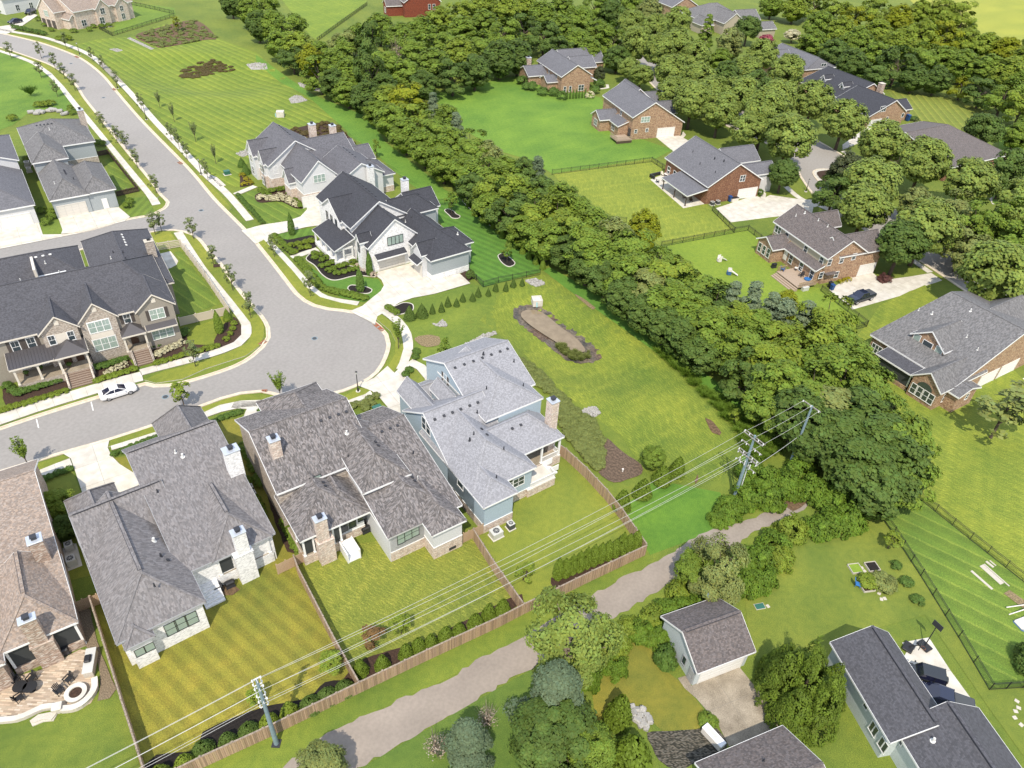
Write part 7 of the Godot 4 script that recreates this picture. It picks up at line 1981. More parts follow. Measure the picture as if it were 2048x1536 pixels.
	thicket("rough_bed","reddish perennials behind the gabled house chimneys",[zx(240,1010),zx(420,960),zx(540,940),zx(640,980),zx(760,1120),zx(640,1150),zx(300,1080)],"ball","leaf_marsh",110,0.5,0.9,0.7)
	thicket("rough_bed","brown marsh plants in the wet hollow of the green",[zn(1380,540),zn(1500,480),zn(1640,455),zn(1760,490),zn(1790,540),zn(1640,570),zn(1500,600),zn(1400,600)],"ball","leaf_marsh",120,0.3,0.6,0.8)
	thicket("scrub_edge","tall grass at the foot of the hedgerow",[V(1300,690),V(1400,765),V(1500,835),V(1560,900),V(1500,940),V(1470,860),V(1380,770)],"grass","leaf_vine",150,0.5,1.0,0.9)
# ------------------------------------------------------------------ fences, poles, vehicles and small things
func wood_fence(label: String,pts: Array,h:=1.8,m:="fence_wood",cap:=true,inside:=1.0)->void:
	# pts: points along its top edge
	var w:=[]
	for p in pts:
		var q:=G(p,h)
		w.append(Vector3(q.x,0,q.z))
	var o:=thing("wooden_fence",label,"fence",w[0])
	for i in w.size()-1:
		var a: Vector3=w[i]-w[0]
		var b: Vector3=w[i+1]-w[0]
		var L:=a.distance_to(b)
		var n:=maxi(1,int(round(L/2.4)))
		for k in n:
			var s:=a.lerp(b,float(k)/n)
			var e:=a.lerp(b,float(k+1)/n)
			var d:=(e-s).normalized()
			var nn:=Vector3(-d.z,0,d.x)*inside
			var bs:=Basis(d,Vector3.UP,d.cross(Vector3.UP))
			bx_at(o,"post",s+Vector3(0,h*0.5+0.05,0),Vector3(0.11,h+0.1,0.11),bs,M[m])
			bx_at(o,"post_cap",s+Vector3(0,h+0.13,0),Vector3(0.17,0.06,0.17),bs,M.fence_cap)
			var mb:=MB.new()
			var pl:=s.distance_to(e)
			var np:=int(pl/0.15)
			for j in np:
				var t:=(j+0.5)/np
				var k2:=0.022*(j % 2)+rng.randf_range(-0.006,0.006)
				var tn:=rng.randf_range(0.62,1.0)
				mb.col=Color(tn,tn*rng.randf_range(0.95,1.02),tn*rng.randf_range(0.9,1.02))
				mb.box(s.lerp(e,t)+nn*(0.045+k2)+Vector3(0,h*0.5,0),Vector3(pl/np-0.014,h-0.08,0.02),bs)
			put(mb,"pickets",M[m],o).set_meta("kind","stuff")
			for y in [0.3,0.95,h-0.25]:
				bx_at(o,"rail",(s+e)*0.5+nn*-0.02+Vector3(0,y,0),Vector3(pl-0.11,0.09,0.04),bs,M[m])
			if cap: bx_at(o,"cap_board",(s+e)*0.5+Vector3(0,h+0.02,0),Vector3(pl,0.035,0.15),bs,M.fence_cap)
func bx_at(parent: Node3D,called: String,ce: Vector3,s: Vector3,bs: Basis,m: Material)->MeshInstance3D:
	var mb:=MB.new()
	mb.box(ce,s,bs)
	return put(mb,called,m,parent)
func metal_fence(label: String,pts: Array,h:=1.25,sp:=2.4)->void:
	var w:=[]
	for p in pts:
		var q:=GG(p)
		w.append(q)
	var o:=thing("metal_fence",label,"fence",w[0])
	for i in w.size()-1:
		var a: Vector3=w[i]-w[0]
		var b: Vector3=w[i+1]-w[0]
		var n:=maxi(1,int(round(a.distance_to(b)/sp)))
		for k in n:
			var s:=a.lerp(b,float(k)/n)
			var e:=a.lerp(b,float(k+1)/n)
			var bs:=Basis.looking_at(e-s)
			bx_at(o,"post",s+Vector3(0,h*0.5+0.05,0),Vector3(0.07,h+0.1,0.07),bs,M.black_metal)
			var mb:=MB.new()
			for y in [0.1,h-0.2,h]: mb.bar(s+Vector3(0,y,0),e+Vector3(0,y,0),0.035,0.035)
			var np:=int(s.distance_to(e)/0.12)
			for j in range(1,np):
				mb.box(s.lerp(e,float(j)/np)+Vector3(0,h*0.5,0),Vector3(0.016,h,0.016),bs)
			put(mb,"pickets",M.black_metal,o).set_meta("kind","stuff")
	var last: Vector3=w[w.size()-1]-w[0]
	bx(o,"post",last+Vector3(0,h*0.5+0.05,0),Vector3(0.07,h+0.1,0.07),M.black_metal)
func gate(label: String,a2: Vector2,b2: Vector2,h:=1.7)->void:
	var a:=G(a2,h); var b:=G(b2,h)
	a.y=0; b.y=0
	var o:=thing("wooden_gate",label,"gate",a)
	var d:=b-a
	var L:=d.length()
	var bs:=Basis(d.normalized(),Vector3.UP,d.normalized().cross(Vector3.UP))
	for t in [0.0,0.5,1.0]: bx_at(o,"post",d*t+Vector3(0,h*0.5,0),Vector3(0.11,h+0.15,0.11),bs,M.fence_wood)
	for y in [0.25,0.85,h-0.15]: bx_at(o,"rail",d*0.5+Vector3(0,y,0),Vector3(L,0.1,0.05),bs,M.fresh_wood)
	var mb:=MB.new()
	mb.bar(d*0.52+Vector3(0,0.25,0),d*0.98+Vector3(0,h-0.2,0),0.05,0.09)
	put(mb,"brace",M.fresh_wood,o)
	mb=MB.new()
	var np:=maxi(2,int(L/0.15))
	for j in np: mb.box(d*((j+0.5)/np)+bs.z*0.04+Vector3(0,h*0.5,0),Vector3(L/np-0.014,h-0.1,0.02),bs)
	put(mb,"pickets",M.fence_wood,o).set_meta("kind","stuff")
func vinyl_fence(label: String,pts: Array,h: float,rails: bool)->void:
	var w:=[]
	for p in pts:
		var q:=G(p,h)
		w.append(Vector3(q.x,0.02,q.z))
	var o:=thing("vinyl_fence",label,"fence",w[0])
	for i in w.size()-1:
		var a: Vector3=w[i]-w[0]
		var b: Vector3=w[i+1]-w[0]
		var n:=maxi(1,int(round(a.distance_to(b)/2.4)))
		for k in n+1:
			var s:=a.lerp(b,float(k)/n)
			var bs:=Basis.looking_at(b-a)
			bx_at(o,"post",s+Vector3(0,h*0.5,0),Vector3(0.13,h+0.1,0.13),bs,M.vinyl)
			bx_at(o,"post_cap",s+Vector3(0,h+0.09,0),Vector3(0.19,0.07,0.19),bs,M.vinyl)
			if k==n: continue
			var e:=a.lerp(b,float(k+1)/n)
			var mid:=(s+e)*0.5
			var L:=s.distance_to(e)-0.13
			var b2:=Basis((e-s).normalized(),Vector3.UP,(e-s).normalized().cross(Vector3.UP))
			if rails:
				for y in 5: bx_at(o,"rail",mid+Vector3(0,0.22+y*(h-0.3)/4.0,0),Vector3(L,0.16,0.05),b2,M.vinyl)
			else:
				bx_at(o,"panel",mid+Vector3(0,h*0.5,0),Vector3(L,h-0.2,0.04),b2,M.vinyl)
				for y in [0.1,h-0.08]: bx_at(o,"rail",mid+Vector3(0,y,0),Vector3(L,0.14,0.07),b2,M.vinyl)
func wire(label: String,a: Vector3,b: Vector3,sag: float,r:=0.015)->void:
	var mb:=MB.new()
	var n:=18
	var p:=a
	for i in range(1,n+1):
		var t:=float(i)/n
		var q:=a.lerp(b,t)-Vector3(0,sag*4*t*(1-t),0)
		mb.tube(p,q,r,r,5,false)
		p=q
	tag(put(mb,"power_line",M.wire),label,"power line","overhead power lines")
func insul(o: Node3D,at: Vector3,dir:=Vector3.UP)->void:
	var mb:=MB.new()
	for k in 3: mb.tube(at+dir*(0.09*k),at+dir*(0.09*k+0.05),0.075,0.045,8)
	put(mb,"insulator",M.insulator,o)
func poles()->void:
	var A:=G(V(553.2,1487.6))
	var B:=G(V(1467,999))
	var C:=G(V(1578,931))
	var B2:=B+Vector3(0.55,0,-0.25)
	var dirn:=(B-A).normalized()
	var side:=dirn.cross(Vector3.UP)
	var o:=thing("utility_pole","blue-grey steel power pole rising over the wooden fence","utility pole",A)
	var mb:=MB.new()
	mb.tube(Vector3.ZERO,Vector3(0,10.9,0),0.23,0.12,14)
	put(mb,"shaft",M.pole_steel,o)
	bx(o,"footing",Vector3(0,0.06,0),Vector3(0.75,0.12,0.75),M.vent)
	var att:=[]
	var hs:=[11.0,10.1,9.7,8.3,7.7,6.7]
	for i in hs.size():
		var y: float=hs[i]
		var s:=1.0 if i % 2==0 else -1.0
		mb=MB.new()
		mb.bar(Vector3(0,y,0)-dirn*0.35,Vector3(0,y,0)+dirn*0.35,0.09,0.07)
		mb.tube(Vector3(0,y-0.05,0),Vector3(0,y,0)+side*s*0.42,0.035,0.03,6)
		put(mb,"bracket",M.insulator,o)
		for e in [-0.35,0.35]: insul(o,Vector3(0,y,0)+dirn*e+side*s*0.1)
		att.append(A+Vector3(0,y+0.1,0)+side*s*(0.42 if i>0 else 0.1))
	mb=MB.new()
	for s in [-1,1]: mb.bar(Vector3(0,6.6,0)+dirn*0.3*s,Vector3(0,11.1,0)+dirn*0.3*s,0.05,0.05)
	put(mb,"tie_rod",M.insulator,o)
	# double pole with cross arms
	o=thing("utility_pole","double steel power pole crowded with cross arms at the scrub edge","utility pole",B)
	mb=MB.new()
	mb.tube(Vector3.ZERO,Vector3(0,10.9,0),0.24,0.13,14)
	put(mb,"shaft",M.pole_steel,o)
	mb=MB.new()
	mb.tube(Vector3(0.5,0,-0.1),Vector3(0.35,6.6,0),0.07,0.06,8)
	put(mb,"riser_pipe",M.insulator,o)
	var ends:=[]
	for a in [[10.5,1.5,2],[8.9,1.5,1],[7.6,1.5,2],[7.1,1.5,1],[5.9,1.5,1]]:
		for k in a[2]:
			bx_at(o,"cross_arm",Vector3(0,a[0],0)+dirn*(0.2 if k==0 else -0.2),Vector3(a[1]*2,0.11,0.09),Basis(side,Vector3.UP,side.cross(Vector3.UP)),M.cross_arm)
		for e in [-0.94,-0.45,0.45,0.94]:
			insul(o,Vector3(0,a[0]+0.06,0)+side*a[1]*e-dirn*0.1)
		for e in [-0.9,0.0,0.9]: ends.append(B+Vector3(0,a[0]+0.1,0)+side*a[1]*e-dirn*0.3)
	for k in 3:
		mb=MB.new()
		mb.tube(Vector3(0,6.2,0)+side*(k-1)*0.8-dirn*0.25,Vector3(0,6.9,0)+side*(k-1)*0.8-dirn*0.25,0.07,0.07,8)
		put(mb,"fuse_cutout",M.insulator,o)
	o=thing("utility_pole","single steel power pole with a short top arm beside the hedgerow","utility pole",C)
	mb=MB.new()
	mb.tube(Vector3.ZERO,Vector3(0,10.4,0),0.21,0.12,14)
	put(mb,"shaft",M.pole_steel,o)
	bx_at(o,"cross_arm",Vector3(0,10.3,0),Vector3(2.6,0.12,0.1),Basis(side,Vector3.UP,side.cross(Vector3.UP)),M.cross_arm)
	for e in [-1.2,0.0,1.2]: insul(o,Vector3(0,10.36,0)+side*e-dirn*0.3)
	# wires: three on top, three below
	var pair:=[0,1,2,4,7,10]
	var nm:=["topmost","second highest","third highest","fourth highest","fifth highest","lowest"]
	for i in 6:
		wire("%s pale overhead wire across the fenced lawns" % nm[i],att[i],ends[pair[i] if i<3 else pair[i]-(1 if i==3 else 0)],0.9)
		wire("%s pale overhead wire leaving toward the lower left" % nm[i],att[i],att[i]-dirn*48.0,0.9)
	for i in 3:
		wire("%s overhead wire between the two right-hand poles" % ["left","middle","right"][i],ends[i]+dirn*0.6,C+Vector3(0,10.5,0)+side*(i-1)*1.2-dirn*0.3,0.15)
	wire("low slack overhead wire between the two right-hand poles",B+Vector3(0,6.8,0)+side*1.2,C+Vector3(0,5.6,0),0.2,0.025)
func lamp(p: Vector2,where: String,h:=3.6)->void:
	var o:=thing("street_lamp","black street lamp post "+where,"street lamp",GG(p),0,"street lamps")
	var mb:=MB.new()
	mb.lathe(Vector3.ZERO,[V(0.34,0),V(0.34,0.14),V(0.0,0.14)],14)
	put(mb,"footing",M.concrete,o)
	mb=MB.new()
	mb.lathe(Vector3(0,0.14,0),[V(0.16,0),V(0.14,0.5),V(0.08,0.6),V(0.055,h-0.55),V(0.09,h-0.5),V(0.0,h-0.5)],10)
	put(mb,"post",M.black_metal,o)
	mb=MB.new()
	mb.lathe(Vector3(0,h-0.36,0),[V(0.09,0),V(0.17,0.30),V(0.15,0.34),V(0,0.34)],8)
	put(mb,"lantern",M.lamp_glass,o)
	mb=MB.new()
	mb.lathe(Vector3(0,h-0.02,0),[V(0.19,0),V(0.10,0.10),V(0.02,0.14),V(0,0.2)],8)
	put(mb,"lantern_cap",M.black_metal,o)
func ac_unit(at: Vector3,yaw: float,label: String,s:=Vector3(0.8,0.8,0.8),m:="ac_dark")->void:
	var o:=thing("air_conditioner",label,"air conditioner",at,yaw,"outdoor cooling units")
	bx(o,"pad",Vector3(0,0.05,0),Vector3(s.x+0.2,0.1,s.z+0.2),M.concrete)
	bx(o,"case",Vector3(0,0.1+s.y*0.5,0),s,M[m],0,0.03)
	var mb:=MB.new()
	mb.box(Vector3(0,0.12+s.y,0),Vector3(s.x,0.05,s.z),Basis.IDENTITY,0.02)
	put(mb,"lid",M.ac_grey,o)
	mb=MB.new()
	mb.lathe(Vector3(0,0.135+s.y,0),[V(minf(s.x,s.z)*0.36,0),V(minf(s.x,s.z)*0.36,0.03),V(0,0.03)],14)
	put(mb,"fan_grille",M.vent,o)
	mb=MB.new()
	for k in 4: mb.box(Vector3(0,0.175+s.y,0),Vector3(minf(s.x,s.z)*0.7,0.012,0.03),Basis(Vector3.UP,PI*k/4))
	put(mb,"guard",M.ac_grey,o)
func bin(at: Vector3,yaw: float,label: String,m:="cart_blue",k:=1.0)->void:
	var o:=thing("wheelie_bin",label,"bin",at,yaw,"wheeled bins")
	var mb:=MB.new()
	for q in [[0.22,0.0,0.29,1.0]]:
		var a:=[Vector3(-q[0],0.06,-q[0]),Vector3(q[0],0.06,-q[0]),Vector3(q[0],0.06,q[0]),Vector3(-q[0],0.06,q[0])]
		var b:=[Vector3(-q[2],q[3],-q[2]),Vector3(q[2],q[3],-q[2]),Vector3(q[2],q[3],q[2]),Vector3(-q[2],q[3],q[2])]
		for i in 4:
			var j:=(i+1) % 4
			mb.poly([a[i],a[j],b[j],b[i]],(a[i]+a[j])*Vector3(1,0,1))
	put(mb,"body",M[m],o)
	mb=MB.new()
	mb.box(Vector3(0,1.04,0),Vector3(0.66,0.08,0.68),Basis(Vector3.RIGHT,0.08),0.03)
	put(mb,"lid",M[m],o)
	for s in [-1,1]:
		mb=MB.new()
		mb.tube(Vector3(s*0.2,0.1,-0.26),Vector3(s*0.27,0.1,-0.26),0.1,0.1,10)
		put(mb,"wheel",M.tyre,o)
	mb=MB.new()
	mb.tube(Vector3(-0.24,0.98,-0.36),Vector3(0.24,0.98,-0.36),0.025,0.025,6)
	put(mb,"handle",M[m],o)
	o.scale=Vector3.ONE*k
func loft(mb: MB,st: Array)->void:
	# st: [x, half width, y0, y1, tuck]; a rounded shell through the stations
	var ring:=[]
	for s in st:
		var hw: float=s[1]; var y0: float=s[2]; var y1: float=s[3]; var tk: float=s[4]
		var hh:=y1-y0
		ring.append([Vector3(s[0],y0,-hw*0.86),Vector3(s[0],y0+hh*0.18,-hw*0.98),Vector3(s[0],y0+hh*0.55,-hw),Vector3(s[0],y0+hh*0.86,-hw*(1-tk*0.5)),Vector3(s[0],y1-0.01,-hw*(1-tk)),Vector3(s[0],y1+0.02,0.0),
			Vector3(s[0],y1-0.01,hw*(1-tk)),Vector3(s[0],y0+hh*0.86,hw*(1-tk*0.5)),Vector3(s[0],y0+hh*0.55,hw),Vector3(s[0],y0+hh*0.18,hw*0.98),Vector3(s[0],y0,hw*0.86)])
	for i in ring.size()-1:
		var cen:=Vector3((st[i][0]+st[i+1][0])*0.5,(st[i][2]+st[i][3])*0.5,0)
		for k in 10:
			var q:=[ring[i][k],ring[i+1][k],ring[i+1][k+1],ring[i][k+1]]
			var out: Vector3=(q[0]+q[1]+q[2]+q[3])*0.25-cen
			out.x=0
			mb.poly([q[0],q[1],q[2]],out); mb.poly([q[0],q[2],q[3]],out)
		mb.poly([ring[i][0],ring[i][10],ring[i+1][10],ring[i+1][0]],Vector3.DOWN)
	for e in [0,ring.size()-1]:
		var c:=Vector3(st[e][0],(st[e][2]+st[e][3])*0.5,0)
		for k in 10: mb.poly([c,ring[e][k],ring[e][k+1]],Vector3(-1 if e==0 else 1,0,0))
func wheels(o: Node3D,xs: Array,z: float,r: float)->void:
	for x in xs:
		for s in [-1,1]:
			var mb:=MB.new()
			mb.tube(Vector3(x,r,s*(z-0.21)),Vector3(x,r,s*z),r,r,18)
			var w:=put(mb,"wheel",M.tyre,o)
			mb=MB.new()
			mb.tube(Vector3(x,r,s*(z+0.002)),Vector3(x,r,s*(z+0.02)),r*0.66,r*0.60,14)
			put(mb,"rim",M.rim,w)
			mb=MB.new()
			for k in 5: mb.box(Vector3(x,r,s*(z+0.022)),Vector3(r*1.1,0.035,0.012),Basis(Vector3.BACK,PI*k/5))
			put(mb,"spokes",M.chrome,w)
func car(called: String,label: String,cat_: String,at: Vector3,yaw: float,kind: String,paint: String)->void:
	var o:=thing(called,label,cat_,at,yaw)
	var mb:=MB.new()
	var gl:=MB.new()
	var tp:=MB.new()
	var hw:=0.91
	match kind:
		"coupe":
			loft(mb,[[-2.38,0.66,0.42,0.86,0.2],[-2.28,0.80,0.30,0.98,0.14],[-1.9,0.88,0.24,1.02,0.12],[-1.2,0.92,0.20,0.99,0.08],[0,0.91,0.19,0.95,0.06],[1.0,0.91,0.20,0.94,0.10],[1.6,0.89,0.22,0.88,0.14],[2.1,0.82,0.26,0.78,0.16],[2.36,0.66,0.34,0.66,0.2]])
			glasshouse(gl,tp,o,paint,[[-1.95,0.70,1.00],[-0.95,0.56,1.38],[0.15,0.56,1.43],[1.05,0.72,0.95]],0.96)
			wheels(o,[-1.38,1.40],0.90,0.33)
		"pickup":
			loft(mb,[[-2.95,0.90,0.55,1.18,0.05],[-2.85,0.97,0.48,1.20,0.04],[-1.0,0.98,0.42,1.20,0.04],[0.0,0.98,0.40,1.22,0.05],[1.1,0.98,0.42,1.22,0.08],[2.2,0.97,0.45,1.16,0.10],[2.75,0.93,0.50,1.08,0.12],[2.92,0.82,0.55,0.98,0.14]])
			glasshouse(gl,tp,o,paint,[[-1.05,0.86,1.20],[-0.85,0.72,1.80],[0.55,0.70,1.86],[1.35,0.86,1.22]],1.21)
			bx(o,"bed_cover",Vector3(-1.98,1.235,0),Vector3(1.75,0.05,1.66),M.ac_dark,0,0.02)
			wheels(o,[-1.80,1.85],0.98,0.40)
			bx(o,"grille",Vector3(2.93,0.82,0),Vector3(0.05,0.28,1.1),M.chrome)
		"offroad":
			loft(mb,[[-1.95,0.76,0.55,1.15,0.03],[-1.9,0.80,0.50,1.18,0.03],[0.6,0.80,0.48,1.16,0.03],[0.9,0.78,0.50,1.12,0.06],[1.85,0.68,0.55,1.05,0.06],[1.95,0.62,0.6,1.0,0.08]])
			glasshouse(gl,tp,o,paint,[[-1.88,0.74,1.17],[-1.82,0.70,1.84],[0.35,0.68,1.84],[0.75,0.74,1.16]],1.17)
			for s in [-1,1]:
				for x in [-1.25,1.35]: bx(o,"fender",Vector3(x,0.88,s*0.86),Vector3(0.95,0.08,0.26),M.black_metal,0,0.03)
			wheels(o,[-1.25,1.35],0.92,0.42)
			mb.tube(Vector3(-2.0,0.95,0.1),Vector3(-2.22,0.95,0.1),0.40,0.38,16)
		"suv":
			loft(mb,[[-2.3,0.80,0.5,1.05,0.06],[-2.2,0.92,0.42,1.10,0.06],[0,0.95,0.38,1.10,0.05],[1.2,0.94,0.40,1.08,0.08],[2.1,0.90,0.45,0.98,0.12],[2.35,0.78,0.52,0.88,0.14]])
			glasshouse(gl,tp,o,paint,[[-2.1,0.84,1.09],[-1.7,0.72,1.68],[0.4,0.70,1.72],[1.25,0.84,1.09]],1.09)
			wheels(o,[-1.4,1.45],0.94,0.37)
	put(mb,"body",M[paint],o)
	for s in [-1,1]:
		var fx:=2.18 if kind=="coupe" else (2.84 if kind=="pickup" else (1.9 if kind=="offroad" else 2.25))
		bx(o,"headlight",Vector3(fx,0.66 if kind=="coupe" else 0.9,s*0.62),Vector3(0.16,0.14,0.26),M.lamp_glass,0,0.03)
		bx(o,"tail_light",Vector3(-fx-0.06,0.80 if kind=="coupe" else 0.95,s*0.64),Vector3(0.14,0.14,0.26),M.tail_red,0,0.03)
		var mx:=0.8 if kind != "pickup" else 1.05
		bx(o,"mirror",Vector3(mx,1.02 if kind=="coupe" else 1.28,s*1.02),Vector3(0.14,0.14,0.2),M[paint],0,0.03)
		bx(o,"door_handle",Vector3(-0.35,0.82 if kind=="coupe" else 1.02,s*0.93),Vector3(0.2,0.03,0.04),M.chrome)
func glasshouse(gl: MB,tp: MB,o: Node3D,paint: String,st: Array,belt: float)->void:
	# st: rear foot, rear roof edge, front roof edge, front foot as [x, half width, y]
	var a: Array=st[0]; var b: Array=st[1]; var c: Array=st[2]; var d: Array=st[3]
	var P:=func(s: Array,k: float,dy:=0.0)->Vector3: return Vector3(s[0],s[2]+dy,s[1]*k)
	var rear:=MB.new()
	rear.poly([P.call(a,-1),P.call(a,1),P.call(b,1),P.call(b,-1)],Vector3(-1,0.6,0))
	put(rear,"rear_window",M.car_glass,o)
	var fr:=MB.new()
	fr.poly([P.call(d,-1),P.call(d,1),P.call(c,1),P.call(c,-1)],Vector3(1,0.6,0))
	put(fr,"windscreen",M.car_glass,o)
	for s in [-1.0,1.0]:
		var sd:=MB.new()
		sd.poly([P.call(a,s),P.call(b,s),P.call(c,s),P.call(d,s)],Vector3(0,0.2,s))
		put(sd,"side_window",M.car_glass,o)
		var pl:=MB.new()
		for e in [[a,b],[c,d]]: pl.bar(P.call(e[0],s),P.call(e[1],s),0.09,0.07)
		var m0: Vector3=(P.call(b,s)+P.call(c,s))*0.5
		pl.bar(m0,Vector3(m0.x-0.05,belt,signf(s)*maxf(absf(a[1]),absf(d[1]))),0.07,0.05)
		put(pl,"pillar",M[paint],o)
	var rf:=MB.new()
	var up:=Vector3(0,0.045,0)
	var q:=[P.call(b,-1.03),P.call(b,1.03),P.call(c,1.03),P.call(c,-1.03)]
	var r:=[P.call(b,-0.86)+up+Vector3(0.06,0,0),P.call(b,0.86)+up+Vector3(0.06,0,0),P.call(c,0.86)+up-Vector3(0.06,0,0),P.call(c,-0.86)+up-Vector3(0.06,0,0)]
	rf.poly([r[0],r[1],r[2]],Vector3.UP); rf.poly([r[0],r[2],r[3]],Vector3.UP)
	for i in 4:
		var j:=(i+1) % 4
		rf.poly([q[i],q[j],r[j],r[i]],Vector3(0,1,0)+(q[i]+q[j])*Vector3(1,0,1)*0.3)
	put(rf,"roof",M[paint],o)
func yaw_px(a: Vector2,b: Vector2)->float:
	var d:=G(b)-G(a)
	return rad_to_deg(atan2(-d.z,d.x))
func chair(at: Vector3,yaw: float,label: String,m:="black_metal",group:="patio chairs")->void:
	var o:=thing("patio_chair",label,"chair",at,yaw,group)
	bx(o,"seat",Vector3(0,0.38,0.05),Vector3(0.55,0.06,0.55),M[m],0,0.02)
	var mb:=MB.new()
	for k in 5: mb.bar(Vector3(-0.22+k*0.11,0.40,-0.22),Vector3(-0.26+k*0.13,1.0-absf(k-2)*0.05,-0.48),0.09,0.025)
	put(mb,"backrest",M[m],o)
	for s in [-1,1]:
		bx(o,"armrest",Vector3(s*0.34,0.58,0.05),Vector3(0.12,0.04,0.72),M[m])
		for z in [-0.25,0.33]: bx(o,"leg",Vector3(s*0.31,0.28,z),Vector3(0.06,0.56,0.06),M[m])
func rocks(called: String,label: String,poly: Array,n: int,r0: float,r1: float,m:="riprap")->void:
	# loose broken stone nobody would count
	var p:=W(poly)
	var lo:=p[0]; var hi:=p[0]
	for w in p:
		lo=lo.min(w); hi=hi.max(w)
	rng.seed=hash(label)
	var mb:=MB.new()
	var k:=0
	var tries:=0
	while k<n and tries<n*20:
		tries+=1
		var q:=Vector2(rng.randf_range(lo.x,hi.x),rng.randf_range(lo.y,hi.y))
		if not Geometry2D.is_point_in_polygon(q,p): continue
		var r:=rng.randf_range(r0,r1)
		var bs:=Basis(rdir(),rng.randf()*TAU)
		mb.box(Vector3(q.x,hgt(q.x,q.y)+r*0.25,q.y),Vector3(r*rng.randf_range(1.0,1.7),r*rng.randf_range(0.6,1.0),r*rng.randf_range(0.8,1.3)),bs,r*0.18)
		k+=1
	tag(put(mb,called,M[m]),label,"stones","","stuff")
	sheet("stone_bedding",p,0.035,m,0.0,1.5).set_meta("kind","structure")
func edging(pts: Array,label: String)->void:
	var p:=smooth(W(pts),0.4,true)
	var mb:=MB.new()
	band(mb,p,-0.07,0.07,0.13,true,0.12)
	tag(put(mb,"bed_edging",M.concrete),label,"edging","white bed edgings")
func vehicles()->void:
	var s:=17.07
	var zA:=func(x,y)->Vector2: return Vector2(180+x/s,740+y/s)
	var c:=(G(zA.call(690,1070))+G(zA.call(1400,850)))*0.5
	var yw:=yaw_px(zA.call(690,1070),zA.call(1400,850))
	var off:=Vector3(0,0,-0.9).rotated(Vector3.UP,deg_to_rad(yw))
	car("parked_car","white two-door coupe parked at the kerb by the townhouse steps","car",c+off+Vector3(0,0.03,0),yw,"coupe","car_white")
	var zB:=func(x,y)->Vector2: return Vector2(1660+x/14.63,550+y/14.63)
	c=(G(zB.call(760,890))+G(zB.call(1210,750)))*0.5
	yw=yaw_px(zB.call(1210,750),zB.call(760,890))
	off=Vector3(0,0,-0.95).rotated(Vector3.UP,deg_to_rad(yw))
	off=Vector3(0,0,0.95).rotated(Vector3.UP,deg_to_rad(yw)) if (c+off).z>c.z else off
	car("pickup_truck","dark navy pickup truck with a black bed cover on the drive","truck",c+off+Vector3(0,0.04,0),yw,"pickup","car_navy")
	c=G(V(1852,1342),1.6)
	car("off_road_car","black boxy off-road car with a hard top beside the grey roof","car",Vector3(c.x,0.05,c.z),13.6+150.0,"offroad","car_black")
	c=G(V(1885,1392),1.2)
	car("pickup_truck","dark blue pickup half hidden under the roof edge","truck",Vector3(c.x,0.05,c.z),160.0,"pickup","car_navy")
	c=G(V(30,43),0.6)
	car("parked_car","dark navy saloon on the drive at the street bend","car",Vector3(c.x,0.13,c.z),yaw_px(V(44,42),V(18,47)),"coupe","car_navy")
	c=G(V(61,24),0.8)
	car("parked_car","black sport utility car nearer the stone house","car",Vector3(c.x,0.13,c.z),yaw_px(V(72,22),V(50,30)),"suv","car_black")
